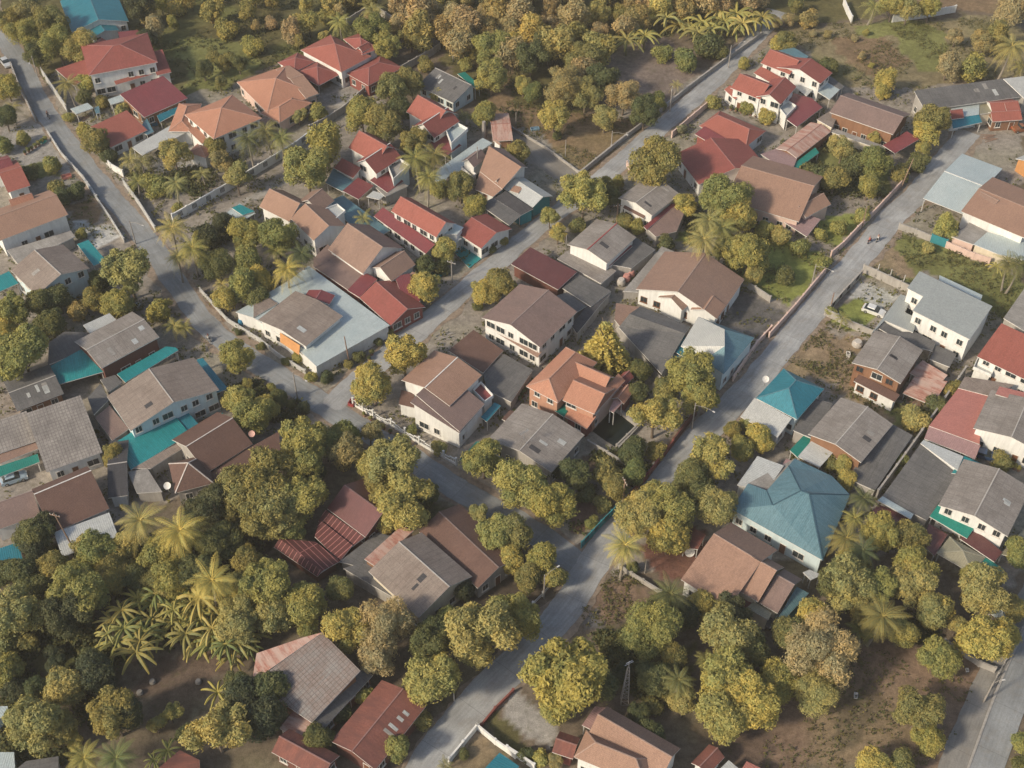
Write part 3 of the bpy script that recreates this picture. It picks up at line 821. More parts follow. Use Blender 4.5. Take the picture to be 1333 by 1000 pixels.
h.g('c8', (250, 605), (95, 380), (775, 270), 5.4, 1.9, 'brgrey', 'bluish', hipk=1)
h.flat('c8', [(160, 235), (480, 55), (545, 62), (560, 80), (215, 290)], 3.0, 'teal', name='canopy', open=True)
h.flat('c8', [(680, 140), (720, 130), (885, 330), (740, 385)], 2.8, 'blue', name='canopy', open=True)
h.flat('c8', [(165, 672), (500, 455), (635, 625), (250, 860)], [3.0, 3.3, 2.9, 2.6], 'teal', name='canopy', open=True)
h.flat('c8', [(520, 475), (600, 455), (718, 590), (632, 622)], [3.1, 3.1, 2.6, 2.6], 'blue', name='canopy', open=True)
h.flat('c8', [(720, 570), (850, 485), (852, 525), (730, 590)], 2.2, 'teal', name='canopy', open=True)
h.flat('c8', [(18, 518), (112, 440), (240, 590), (130, 668)], 3.0, 'mauve', 'conc')
h.flat('c8', [(-30, 390), (55, 295), (110, 400), (10, 500)], 3.2, 'dgrey', 'conc')
h.flat('c8', [(50, 270), (150, 240), (195, 290), (110, 350)], 2.9, 'dgrey', 'conc')
h = H('small grey sheet roofed outbuilding at the left edge, above the long grey tiled roof', cat='shed', name='shed')
h.g('20', (85, 175), (320, 85), (40, 85), 3.0, .8, 'dgrey', 'wood', m='r')
h = H('long L shaped house with pale grey tiled roof and a green shaded car bay')
h.g('20', (232, 478), (512, 380), (130, 185), 3.6, 2.6, 'gtile', 'white', m='r', cap=False, asym=.86)
h.g('20', (-30, 395), (185, 322), (-40, 230), 3.6, 1.9, 'gtile', 'white', m='r', cap=False, win=False, asym=.86)
h.s_('20', (-20, 445), (192, 362), (-25, 390), 2.9, .5, 'brown', None)
h.flat('20', [(-10, 452), (188, 388), (198, 428), (-5, 505)], [2.8, 2.8, 2.3, 2.3], 'green', open=True, name='awning')
h = H('red brown tile roofed house with pale sheet lean-to by the leaning antenna pole')
h.g('20', (262, 786), (548, 662), (185, 585), 3.6, 2.2, 'dbrown', 'white', m='r', cap=M_TRIM, asym=.68)
h.s_('20', (312, 905), (592, 800), (265, 785), 2.6, .9, 'light', 'conc', cap=False)
h.g('20', (540, 610), (640, 595), (485, 450), 2.9, 1.0, 'black', 'white', m='r')
h = H('long white walled house with dull brown tiled roof above the blue sheet canopy')
h.g('20', (-30, 775), (203, 692), (-30, 640), 3.3, 1.8, 'mauve', 'white', m='r', asym=.75)
h = H('blue sheet canopy among the trees at the left picture edge', cat='canopy', name='canopy', group='canopies and sheds')
h.flat('20', [(-30, 870), (90, 830), (122, 950), (-20, 995)], 2.6, 'blue', open=True)
h = H('house with dark brown crossing hip and gable roofs below the teal canopies')
h.g('c8', (745, 880), (1045, 690), (550, 745), 3.8, 2.4, 'dbrown', 'conc', m='r', cap=M_CAP)
h.h('c8', (540, 1010), (790, 945), (372, 850), 3.6, 2.6, 'dbrown', 'conc', cap=M_CAP)
h.flat('c8', [(725, 880), (1215, 608), (1225, 730), (1000, 850), (830, 960)], [3.4, 3.6, 2.8, 2.8, 2.8], 'dbrown', 'dwood')
h.flat('c8', [(230, 870), (360, 850), (455, 1000), (290, 1010)], 2.7, 'conc', 'conc')
h.flat('c8', [(260, 850), (830, 530), (860, 545), (380, 850)], 2.7, 'brgrey', 'conc')
# middle row
h = H('two storey cream house with crossing tan gables and a flat white terrace')
h.g('11', (28, 112), (180, 188), (72, 18), 4.6, 2.4, 'tan', 'white', m='r')
h.g('11', (335, 140), (405, 82), (240, 105), 5.0, 1.8, 'brown', 'white', m='r', win=False)
h.g('11', (300, 282), (182, 168), (358, 190), 5.0, 1.8, 'tan', 'white', m='r')
h.flat('11', [(350, 132), (420, 104), (462, 138), (408, 182)], 4.8, 'light', 'white', parapet=.4, name='terrace')
h = H('light teal topped carport beside the long white lattice fence', cat='carport', name='carport', group='canopies and sheds')
h.flat('10', [(1130, 145), (1200, 95), (1280, 145), (1200, 190)], 2.4, 'pale', open=True)
h.flat('10', [(1160, 118), (1200, 100), (1275, 135), (1215, 155)], 2.7, 'teal', open=True, name='awning')
h = H('wide house with big brown two slope roof and lower gable wing beside a red annex')
h.g('11', (548, 448), (372, 325), (658, 322), 4.2, 3.4, 'brown', 'white', m='r', cap=True)
h.g('11', (690, 485), (812, 402), (568, 428), 3.9, 1.8, 'brown', 'white', win=True)
h.flat('11', [(300, 372), (372, 300), (480, 400), (560, 440), (615, 472), (528, 566), (300, 412)], [2.8, 3.2, 3.2, 3.2, 3.2, 2.8, 2.6], 'mauve', 'redbr')
h.flat('11', [(555, 440), (620, 475), (530, 566), (470, 530)], [3.3, 3.3, 2.95, 2.95], 'dred', name='roof')
h.s_('11', (745, 495), (800, 520), (800, 440), 2.8, .6, 'tan', open=True)
h = H('row garage under faded red gabled sheet roofs with an open blue bay on the street', cat='garage', name='garage')
h.g('11', (686, 708), (530, 568), (835, 592), 2.9, 1.8, 'red', 'redbr')
h.s_('11', (760, 602), (835, 585), (625, 480), 2.9, .9, 'dred', None, cap=False)
h = H('wide pale blue flat metal roofed house with a raised grey roof in its middle')
h.flat('11', [(-90, 640), (0, 588), (182, 478), (276, 408), (682, 706), (316, 912), (240, 842), (130, 755), (0, 668)], 3.1, 'pale', 'white')
h.flat('11', [(0, 592), (78, 568), (122, 596), (0, 668)], 3.35, 'brgrey', name='roof', th=.2)
h.g('11', (262, 812), (448, 660), (42, 664), 4.4, .8, 'brgrey', 'white', cap=False)
h.g('11', (380, 602), (408, 556), (270, 540), 4.0, .7, 'dred', 'white', win=False)
h.slab('painted_wall', '11', [(132, 742), (232, 806), (228, 855), (134, 790)], [4.0, 4.0, 2.9, 2.9], WM['orange'])
h = H('two storey red roofed house with red lean-tos and a teal tiled street court')
h.g('11', (915, 266), (688, 134), (945, 180), 5.6, 2.0, 'redor', 'white', m='r')
h.s_('11', (862, 348), (602, 160), (908, 300), 3.0, 1.0, 'dred', 'white', cap=False)
h.g('11', (1140, 322), (1015, 243), (1275, 212), 3.2, 1.5, 'red', 'white')
h.flat('11', [(1000, 335), (1050, 285), (1145, 368), (1080, 420)], .16, 'teal', name='court_floor', th=.1)
h.flat('11', [(905, 290), (995, 232), (1042, 272), (975, 310)], 3.0, 'light', name='awning', open=True)
h.flat('11', [(940, 250), (1000, 195), (1052, 215), (1020, 250)], 4.6, 'pale', name='awning', wall='white')
# right of the middle street
h = H('red hip roofed bungalow with white front, farther of two by the pink wall')
h.h('02', (1195, 737), (962, 632), (1282, 650), 3.2, 1.7, 'redor', 'white', hipk=.5)
h = H('red hip roofed bungalow with a small roof gablet, nearer of two by the pink wall')
h.g('02', (960, 925), (842, 770), (1085, 770), 3.3, 2.2, 'red', 'white', m='r')
h.s_('02', (1105, 768), (940, 672), (1168, 735), 2.9, .7, 'dred', 'redbr', cap=False)
h.flat('02', [(1010, 930), (1150, 800), (1180, 830), (1050, 950)], 2.8, 'dgrey', 'conc')
h = H('white duplex with red cross gables and a dark red canopy, nearer of the pair')
h.g('c4', (395, 530), (140, 430), (530, 425), 5.2, 1.9, 'redor', 'white', m='r')
h.g('c4', (575, 575), (712, 420), (480, 485), 5.4, 1.5, 'red', 'white', m='r')
h.s_('c4', (180, 530), (85, 445), (215, 475), 2.9, .8, 'redor', 'white')
h.flat('c4', [(632, 555), (690, 475), (845, 520), (938, 598), (715, 768), (628, 705), (712, 600)], 3.0, 'dred', open=True)
h.flat('c4', [(545, 600), (640, 555), (710, 600), (620, 690)], 3.3, 'light', 'white', parapet=.5, name='terrace')
h = H('white duplex with red cross gables and a pale blue awning, farther of the pair')
h.g('c4', (655, 315), (400, 215), (770, 205), 5.2, 1.9, 'redor', 'white', m='r')
h.g('c4', (920, 395), (1025, 300), (735, 268), 5.4, 1.6, 'red', 'white', m='r')
h.s_('c4', (530, 410), (340, 300), (590, 345), 3.3, .8, 'redor', 'white')
h.flat('c4', [(525, 110), (690, 80), (815, 155), (770, 205)], 3.6, 'steel', wall='white')
h.flat('c4', [(880, 455), (960, 375), (1088, 445), (1000, 530)], 2.8, 'pale', open=True, name='awning')
h.flat('c4', [(960, 370), (1010, 330), (1125, 415), (1088, 445)], 2.8, 'dgrey', open=True)
h.flat('c4', [(700, 420), (750, 395), (860, 440), (800, 500)], 3.0, 'light', open=True, name='awning')
h = H('timber house on cream base with a long grey brown roof left of the warehouse')
h.g('03', (652, 674), (335, 563), (722, 592), 5.0, 1.8, 'mauve', 'wood', m='r', win=True)
h.flat('03', [(270, 598), (335, 556), (425, 478), (345, 640)], 3.6, 'brgrey', 'cream')
h.flat('03', [(352, 640), (620, 735), (600, 752), (340, 660)], 2.6, 'conc', 'cream', name='terrace')
h.s_('03', (662, 768), (600, 728), (735, 665), 3.0, .8, 'dred', open=True)
h = H('long rust red patched sheet roofed shed between the duplex and the garden', cat='shed', name='shed', group='canopies and sheds')
h.g('03', (170, 792), (342, 658), (68, 742), 2.9, .7, 'rustlite', 'wood', win=False)
h.flat('03', [(-10, 772), (72, 742), (172, 792), (140, 872)], 2.7, 'purple', 'conc')
h.flat('03', [(138, 832), (262, 738), (282, 765), (160, 855)], 2.3, 'green', open=True, name='awning')
h = H('large brown roofed hall with a low purple lean-to, beside the overgrown garden')
h.g('13', (180, 188), (-190, 80), (282, 16), 3.8, 3.0, 'tan', 'pinkish', m='r')
h.flat('13', [(-40, 95), (-20, 60), (290, 175), (220, 262)], [2.5, 2.7, 2.7, 2.3], 'purple', open=True)
h.g('13', (215, 168), (342, 100), (230, 60), 3.6, 1.4, 'tan', 'pinkish', win=False)
h = H('very long grey sheet roofed warehouse with a patched roof at the top right', cat='warehouse', name='warehouse')
h.s_('03', (812, 552), (1310, 482), (704, 462), 4.2, 1.2, 'dgrey', 'conc', cap=False)
h.flat('03', [(1205, 395), (1400, 370), (1420, 480), (1308, 492)], [5.5, 5.5, 4.3, 4.3], 'whitem', 'conc')
h = H('little shop with a teal blue awning roof in front of the long warehouse', cat='shop', name='shop')
h.flat('03', [(945, 535), (1085, 518), (1082, 572), (940, 592)], 3.4, 'pale', 'bluish')
h.flat('03', [(942, 594), (1082, 574), (1098, 612), (952, 645)], [3.3, 3.3, 2.6, 2.6], 'blue', open=True, name='awning')
h.g('03', (945, 598), (1008, 590), (985, 548), 3.5, 1.3, 'red', 'white', m='r', win=False)
h.flat('03', [(1085, 520), (1180, 508), (1185, 560), (1085, 572)], 3.3, 'olive', 'cream')
h = H('small pavilion with two little red gables in front of the long warehouse', cat='pavilion', name='pavilion')
h.g('03', (1150, 610), (1300, 600), (1140, 560), 2.8, 1.2, 'redor', 'wood')
h.g('03', (1150, 572), (1222, 568), (1190, 512), 3.6, 1.2, 'redor', 'white', m='r', win=False)
h.g('03', (1225, 568), (1295, 562), (1252, 508), 3.6, 1.2, 'redor', 'white', m='r', win=False)
h = H('open yard roof of light blue metal in two slopes at the far right', cat='canopy', name='canopy')
h.g('13', (1010, 152), (803, 70), (1236, -65), 3.6, 1.1, 'pale', open=True, cap=M_TRIM)
h = H('white house with a long tan tiled roof and pale terraces right of the teal gate')
h.g('13', (1308, 268), (992, 135), (1400, 150), 4.4, 1.4, 'tan', 'white', m='r')
h.g('13', (1140, 130), (1050, 85), (1180, 60), 4.8, 1.0, 'brown', 'white', win=False)
h.flat('13', [(945, 262), (1035, 190), (1125, 238), (1055, 302)], 2.4, 'conc', 'pinkish', name='terrace')
h.flat('13', [(1055, 300), (1125, 238), (1308, 290), (1308, 380), (1180, 350)], 2.5, 'pale', 'cream', name='terrace')
h = H('ochre ended shed at the right picture edge above the blue metal yard roof', cat='shed', name='shed', group='canopies and sheds')
h.g('03', (1265, 795), (1400, 740), (1300, 860), 3.0, .9, 'light', 'orange', win=False)
# the band by the long street
h = H('grey gabled house with a maroon awning and grey red lean-to, left of the yellow trees')
h.g('12', (727, 157), (867, 50), (553, 72), 4.6, 1.0, 'grey', 'white')
h.s_('12', (685, 172), (580, 118), (712, 150), 2.9, .8, 'dbrown', 'white')
h.flat('12', [(690, 212), (830, 92), (900, 112), (850, 235), (745, 262)], [2.8, 3.4, 3.2, 2.5, 2.5], 'mauve', 'conc')
h.flat('12', [(684, 212), (825, 95), (845, 103), (700, 228)], [3.1, 3.6, 3.4, 2.9], 'dred', name='roof_edge')
h = H('white house with a grey sheet roof crossed by a red ridge strip')
h.g('12', (502, 397), (647, 265), (318, 288), 5.0, 1.1, 'grey', 'white', cap=plain('ridge_red', (.33, .05, .05), .7))
h.flat('12', [(250, 372), (322, 318), (548, 432), (472, 498)], 2.7, 'grey', 'conc')
h.flat('12', [(520, 402), (645, 268), (742, 326), (622, 420)], [3.0, 3.4, 3.1, 2.7], 'dgrey', 'conc')
h.flat('12', [(498, 398), (612, 300), (628, 310), (512, 412)], [3.3, 3.6, 3.5, 3.2], 'dred', name='roof_edge')
h = H('open shed with a plain maroon roof, beside the street across from the large round tree', cat='shed', name='shed')
h.s_('12', (255, 528), (20, 400), (357, 442), 3.0, .6, 'maroon', 'dwood', win=False)
h.flat('12', [(275, 518), (352, 445), (522, 535), (420, 612)], 2.7, 'dgrey', 'conc')
h.flat('12', [(320, 702), (395, 615), (520, 545), (470, 600), (350, 748)], 2.5, 'black', 'conc')
h.flat('12', [(240, 560), (300, 540), (400, 610), (330, 650)], 2.4, 'dgrey', 'conc')
h = H('large white house with a broad brown roof and gabled front by the dark paved lot', win='b')
h.g('c7', (745, 585), (940, 298), (150, 375), 3.8, 3.0, 'brown', 'white')
h.g('c7', (490, 525), (555, 470), (300, 440), 3.9, 1.5, 'brown', 'white')
h.g('c7', (740, 585), (805, 485), (560, 500), 3.9, 1.2, 'tan', 'white')
h.flat('c7', [(60, 385), (340, 60), (430, 95), (170, 390)], 2.3, 'conc', 'conc')
h = H('large low building with an old dark grey tiled roof, behind the cone shaped tree')
h.flat('c7', [(30, 645), (108, 548), (512, 690), (340, 985)], [2.9, 4.6, 4.6, 2.9], 'dgrey', 'conc')
h.flat('c7', [(108, 548), (190, 492), (545, 640), (512, 690)], [4.6, 3.4, 3.4, 4.6], 'dgrey', th=.1)
h.flat('c7', [(0, 590), (10, 470), (190, 500), (120, 560), (40, 640)], 2.6, 'brown', 'conc')
h.flat('c7', [(400, 800), (500, 695), (540, 760), (500, 860)], 3.4, 'blue', open=True, name='awning')
h.flat('c7', [(370, 905), (420, 830), (510, 870), (430, 940)], 2.9, 'steel', open=True, name='awning')
h = H('pale blue walled house with a hip roof half teal half painted sunlit pale')
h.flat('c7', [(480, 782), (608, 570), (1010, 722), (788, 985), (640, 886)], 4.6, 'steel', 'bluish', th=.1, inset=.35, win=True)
h.flat('c7', [(480, 780), (606, 568), (796, 660), (797, 782), (640, 884)], [4.75, 4.75, 7.3, 7.3, 4.75], 'whitem', th=.1)  # sunlight on the left facing slopes, put into a paler roof colour
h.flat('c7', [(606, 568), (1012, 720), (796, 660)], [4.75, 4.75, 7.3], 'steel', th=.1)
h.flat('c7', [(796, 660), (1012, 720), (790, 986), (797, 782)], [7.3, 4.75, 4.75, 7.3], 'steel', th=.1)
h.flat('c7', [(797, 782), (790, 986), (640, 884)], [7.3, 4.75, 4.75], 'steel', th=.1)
h.flat('c7', [(640, 890), (710, 870), (770, 960), (700, 990)], 3.1, 'whitem', open=True, name='awning')
h = H('white two storey house with brown tile gables, just right of the terraces by the street')
h.g('12', (165, 817), (352, 638), (-122, 665), 5.6, 1.9, 'mauve', 'white')
h.s_('12', (152, 868), (-60, 740), (165, 835), 3.2, .6, 'brown', None, cap=False)
h.flat('11', [(975, 832), (1102, 728), (1252, 832), (1150, 945)], 3.0, 'dbrown', 'conc')
h.flat('11', [(1150, 945), (1255, 850), (1400, 930), (1290, 1090), (1170, 1030)], 2.6, 'dgrey', 'conc')
h = H('white two storey house with stepped brown roof edged in white behind the scalloped fence', win='n')
h.g('c1', (125, 305), (362, 90), (318, 338), 5.9, 1.3, 'tan', 'white', m='r', cap=M_TRIM, win=False)
h.flat('c1', [(230, 412), (315, 340), (450, 448), (557, 338), (727, 477), (545, 677)], [6.9, 6.9, 5.9, 5.9, 4.6, 4.6], 'mauve', 'white', inset=.3)
h.s_('c1', (545, 690), (720, 490), (225, 425), 4.4, 2.1, 'mauve', 'white', cap=False)
h.flat('c1', [(105, 480), (125, 375), (215, 400), (228, 508)], [2.9, 3.4, 3.4, 2.9], 'dbrown', 'white')
h.flat('c1', [(640, 388), (700, 330), (792, 430), (727, 475)], 3.6, 'dred', 'white', parapet=.6, name='terrace')
h.flat('c1', [(698, 572), (800, 465), (845, 490), (742, 606)], 2.6, 'blue', open=True, name='awning')
h.flat('c1', [(545, 880), (668, 748), (738, 752), (602, 922)], 2.4, 'green', open=True, name='awning')
h = H('pale orange house with stepped traditional hip roofs standing over a dark square pond')
h.h('c3', (390, 556), (690, 248), (155, 420), 5.4, 2.2, 'orange', 'salmon', hipk=.6)
h.g('c3', (668, 642), (425, 535), (712, 470), 5.2, 1.8, 'orange', 'salmon', m='r')
h.g('c3', (748, 452), (470, 330), (806, 368), 5.5, 1.4, 'orange', 'pinkish', m='r', win=False)
h.s_('c3', (672, 640), (905, 385), (640, 560), 4.6, .9, 'orange', 'pinkish', win=False, cap=False)
h.s_('c3', (612, 756), (440, 660), (652, 645), 2.8, .9, 'orange', 'redbr')
h.flat('c3', [(780, 612), (838, 485), (892, 545), (815, 632)], 3.4, 'palepink', open=True)
h.g('c3', (895, 565), (972, 465), (828, 482), 3.2, .9, 'orange', 'redbr', win=False)
h.g('c3', (890, 440), (972, 360), (862, 352), 3.6, 1.0, 'red', 'redbr', win=False)
h.flat('c3', [(365, 615), (425, 540), (480, 580), (438, 665)], 2.7, 'green', open=True, name='awning')
h = H('weathered grey sheet roofed house carrying a television antenna left of the dark pond')
h.g('px', (718, 615), (761, 566), (632, 575), 4.2, 1.2, 'grey', 'conc')
h.flat('c3', [(-40, 680), (20, 610), (110, 640), (60, 730)], 2.6, 'dbrown', 'conc')
# right of the long street
h = H('modern white house with flat pale grey roofs and a walled front court')
h.flat('13', [(722, 520), (785, 435), (1150, 610), (1036, 777), (750, 632), (802, 562)], [6.4, 6.5, 6.5, 6.3, 6.3, 6.4], 'greym', 'white', inset=.2, win=True)
h.flat('13', [(540, 752), (690, 550), (745, 570), (710, 640), (778, 672), (752, 742), (610, 682)], 3.3, 'greym', 'white')
h.flat('13', [(605, 690), (690, 738), (760, 738), (866, 790), (850, 835), (720, 800), (575, 718)], 3.0, 'dgrey', open=True, name='awning')
h.flat('13', [(835, 875), (870, 805), (970, 850), (935, 915)], 2.6, 'dgrey', 'conc', name='terrace')
h.flat('13', [(885, 455), (1100, 555), (1092, 580), (882, 478)], 3.6, 'pale', name='awning', open=True)
h = H('two storey house with timber upper gable under grey sheet roof beside the sandy lot', win='b')
h.g('13', (690, 998), (802, 830), (450, 887), 5.6, .9, 'grey', 'wood')
h.s_('13', (660, 1090), (455, 985), (680, 1050), 2.9, .4, 'dbrown', 'white')
h = H('collapsing shed with rusted red sheets and loose boards, behind the timber gabled house', cat='shed', name='shed', group='canopies and sheds')
h.flat('23', [(700, 85), (760, 0), (925, 25), (850, 145)], [1.6, 2.6, 2.6, 1.8], 'rustlite', open=True)
h.flat('13', [(735, 945), (800, 880), (925, 955), (880, 1010)], [2.0, 2.8, 2.8, 2.0], 'rustlite', open=True)
h = H('house with a bright red orange roof and white railed balcony at the right picture edge')
h.s_('13', (1360, 1000), (1072, 862), (1400, 790), 5.2, 1.6, 'redor', 'white')
h.flat('13', [(1205, 670), (1310, 520), (1400, 560), (1320, 740)], 4.2, 'conc', 'conc')
h.flat('13', [(1050, 925), (1075, 870), (1170, 915), (1140, 965)], 3.0, 'light', 'white', name='terrace', parapet=.6)
h = H('house front under a broad salmon pink metal roof, behind the long dark wall', cat='house')
h.flat('23', [(808, 312), (832, 250), (1090, 345), (1062, 415), (1000, 385)], [2.8, 3.1, 3.1, 2.8, 2.8], 'palepink', open=True)
h.flat('23', [(832, 248), (980, 58), (1148, 100), (1055, 262), (1090, 290), (1085, 340)], [3.2, 3.8, 3.8, 3.3, 3.3, 3.1], 'pink', 'conc')
h.flat('23', [(978, 58), (1012, 0), (1262, 42), (1148, 102)], 3.9, 'brgrey', 'conc')
h = H('white house with grey sheet roof and a red upper strip at the right edge')
h.g('23', (1420, 400), (1500, 200), (1052, 262), 4.8, 1.2, 'grey', 'white')
h.flat('23', [(1165, 90), (1185, 50), (1330, 85), (1310, 130)], 5.4, 'pink', name='roof')
h = H('pale walled house with bright teal blue pyramid roof above a white lean-to')
h.h('c5', (362, 283), (492, 135), (165, 178), 4.6, 2.3, 'blue', 'bluish', hipk=.85)
h.s_('c5', (268, 368), (88, 268), (362, 290), 3.2, 1.3, 'whitem', 'white', cap=False)
h = H('timber gable fronted house with grey sheet roofs right of the teal pyramid roof', win='b')
h.g('23', (492, 432), (652, 240), (250, 263), 4.8, 1.0, 'grey', 'wood')
h.flat('23', [(440, 480), (650, 240), (750, 295), (560, 572), (445, 520)], [2.7, 3.6, 3.2, 2.4, 2.5], 'dgrey', 'conc')
h.flat('23', [(152, 270), (258, 110), (352, 135), (250, 312)], 3.2, 'dgrey', 'conc')
h.flat('23', [(175, 402), (250, 315), (355, 378), (285, 455)], [2.6, 3.2, 3.2, 2.6], 'light', open=True, name='awning')
h.flat('23', [(135, 370), (205, 295), (250, 315), (178, 410)], 2.6, 'green', open=True, name='awning')
h = H('broad house under a large dusty blue hip roof, beside the palms')
h.flat('c5', [(45, 715), (485, 962), (617, 645), (530, 555), (350, 470), (125, 590)], 4.05, 'conc', 'bluish', th=.1, inset=.45, name='ceiling', win=True)
for pts, zs in (([(45, 715), (485, 962), (420, 640), (380, 625), (245, 695)], [4.2, 4.2, 7.6, 7.4, 6.0]), ([(485, 962), (617, 645), (420, 640)], [4.2, 4.2, 7.6]),
                ([(420, 640), (617, 645), (530, 555), (350, 470), (320, 505), (380, 625)], [7.6, 4.2, 4.3, 4.5, 5.0, 7.4]), ([(380, 625), (320, 505), (215, 625), (245, 695)], [7.4, 5.0, 5.2, 6.0]),
                ([(45, 715), (245, 695), (215, 625), (125, 590)], [4.2, 6.0, 5.2, 4.3])):
    h.flat('c5', pts, zs, 'steel', th=.08)
CAPD = plain('ridge_dark_blue', (.035, .085, .115), .7)
for p_, zp, q_, zq in (((380, 625), 7.4, (245, 695), 6.0), ((245, 695), 6.0, (215, 625), 5.2), ((380, 625), 7.4, (320, 505), 5.0), ((420, 640), 7.6, (485, 962), 4.2), ((420, 640), 7.6, (617, 645), 4.2), ((380, 625), 7.4, (420, 640), 7.6)):
    h.line('c5', p_, zp, q_, zq, CAPD)
h.flat('c5', [(72, 598), (170, 458), (298, 505), (215, 625)], [3.4, 4.2, 4.4, 3.8], 'light', 'white')
h.flat('c5', [(290, 500), (310, 470), (345, 485), (330, 510)], 3.0, 'palepink', open=True, name='awning')
h = H('broad faded red brown gable roofed house in front of the dusty blue hip roof')
h.g('c6', (516, 782), (155, 555), (580, 308), 4.0, 2.8, 'tan', 'white', m='r', win=True, asym=.6)
h.g('c6', (748, 728), (560, 620), (895, 492), 4.2, 2.6, 'tan', 'cream', m='r', win=False, asym=.6)
h.g('c6', (895, 815), (755, 735), (1045, 607), 3.4, 2.0, 'mauve', 'cream', m='r', asym=.6)
h.flat('c6', [(865, 905), (1040, 610), (1135, 660), (960, 850)], [2.4, 3.6, 2.8, 2.3], 'steel', wall='teal')
h.flat('c6', [(520, 785), (580, 680), (720, 745), (680, 870), (600, 860)], 2.5, 'rust', open=True)
h.flat('c6', [(660, 770), (715, 720), (852, 812), (825, 865)], 3.0, 'olive', 'cream', name='terrace')
h.flat('c6', [(165, 310), (265, 168), (345, 215), (285, 325)], 2.5, 'rust', open=True, name='awning')
h.flat('c6', [(1090, 500), (1140, 480), (1235, 520), (1150, 560)], 2.6, 'light', open=True, name='awning')
h = H('long flat shed with dark grey sheet roof beside the long dark wall', cat='shed', name='shed')
h.flat('23', [(595, 605), (790, 338), (975, 490), (822, 722)], [2.8, 3.5, 3.4, 2.7], 'dgrey', 'conc')
h.flat('23', [(790, 335), (805, 318), (1005, 400), (975, 470)], 3.8, 'light', name='parapet_wall', wall='white')
h.flat('23', [(575, 620), (600, 600), (755, 690), (740, 715)], 3.0, 'pale', name='roof_edge')
h = H('two storey grey gable roofed house with a large teal awning near the right edge')
h.g('23', (1226, 802), (1345, 560), (888, 627), 5.4, 1.2, 'grey', 'white')
h.flat('23', [(835, 702), (890, 625), (1085, 722), (1022, 812)], [2.9, 3.8, 3.8, 2.8], 'green', open=True, name='awning')
h.flat('23', [(945, 485), (1008, 398), (1178, 475), (1150, 500)], 3.6, 'teal', open=True, name='awning')
h.flat('23', [(795, 830), (832, 738), (925, 792), (858, 900)], 2.6, 'maroon', open=True)
h.flat('23', [(985, 812), (1062, 765), (1200, 880), (1160, 930)], 2.7, 'maroon', open=True)
h.flat('23', [(1190, 890), (1330, 740), (1400, 800), (1260, 905)], 2.5, 'olive', open=True)
h.flat('23', [(525, 695), (580, 640), (745, 715), (690, 735)], 2.3, 'maroon', open=True)
h = H('olive topped pavilion with four sloping roof panels and a teal corner awning', cat='pavilion', name='pavilion')
h.p('23', (1052, 990), (1115, 905), (858, 902), 2.6, 1.1, 'olive', open=True)
h.flat('23', [(1072, 968), (1115, 908), (1208, 965), (1175, 1005)], 2.5, 'green', open=True, name='awning')
h = H('pale parasol tent beside the right hand road', cat='tent', name='tent', group='canopies and sheds')
h.p('33', (1195, 268), (1258, 210), (1115, 228), 2.2, .9, 'pale', open=True)
# below the cross street
h = H('low house with a stepped dark red corrugated roof under the great trees', cat='house')
h.g('21', (560, 805), (368, 662), (602, 650), 3.6, 2.2, 'maroon', 'dwood', m='r')
h.flat('21', [(360, 668), (556, 806), (494, 852), (325, 724)], [3.5, 3.5, 2.7, 2.7], 'striped', 'dwood', inset=.5)
h.flat('21', [(330, 716), (496, 846), (432, 926), (306, 802)], [3.1, 3.1, 2.4, 2.4], 'striped', 'dwood', inset=.5)
h.flat('21', [(130, 812), (345, 975), (320, 1003), (102, 855)], [3.3, 3.3, 2.5, 2.5], 'striped', th=.1)
h.flat('21', [(130, 812), (310, 828), (434, 926), (345, 975)], [3.3, 2.7, 2.7, 3.3], 'striped', th=.1)
h.flat('21', [(110, 855), (300, 835), (425, 926), (322, 995)], 2.4, 'conc', 'dwood', th=.1, inset=.4, name='ceiling')
h.flat('21', [(430, 928), (620, 780), (690, 800), (560, 960)], 2.4, 'dgrey', 'conc')
h = H('two storey house with a two tone grey sheet roof and a rusty side strip')
h.g('31', (826, 247), (575, 15), (964, 76), 4.5, 1.7, 'brgrey', 'cream', m='r', asym=.58)
h.flat('21', [(555, 915), (740, 748), (802, 772), (605, 948)], 4.2, 'rustlite', 'wood')
h.flat('31', [(450, 0), (580, -40), (720, 100), (690, 140)], 2.7, 'dgrey', 'conc')
h = H('broad mauve brown roofed house behind the two tone grey roof on the cross street')
h.g('px', (622, 766), (545, 692), (642, 732), 3.4, 1.5, 'dbrown', 'conc', m='r')
h = H('old house with a sagging rust streaked grey sheet roof, surrounded by trees at the bottom')
h.flat('31', [(292, 772), (-5, 572), (345, 322), (535, 512)], [3.9, 3.9, 6.2, 6.2], 'rustgrey', 'wood', inset=.6)
h.flat('31', [(-8, 568), (345, 320), (250, 345), (15, 425)], [3.95, 6.25, 5.6, 4.4], 'rustlite')
h.flat('31', [(-8, 572), (60, 520), (75, 545), (18, 590)], [4.02, 4.35, 4.35, 4.05], 'teal', name='sheet_patch', th=.04)
h.s_('31', (340, 815), (598, 535), (288, 772), 3.0, .7, 'dgrey', 'wood', cap=False)
h.flat('31', [(130, 800), (200, 712), (292, 770), (232, 862)], 2.6, 'rustlite', open=True)
h = H('long rust red sheet roofed house beside the bottom stretch of the street')
h.g('31', (610, 1010), (862, 692), (345, 915), 3.4, 1.2, 'rust', 'dwood')
h = H('rust red roofed house cut by the bottom edge, left of the long rust red roof')
h.g('31', (345, 1060), (90, 920), (350, 960), 3.2, 1.1, 'rust', 'dwood', m='r')
h = H('brown and orange roofed house with front hip and pink awning at the bottom edge')
h.g('32', (770, 1060), (400, 842), (812, 937), 4.6, 1.9, 'tan', 'white', m='r')
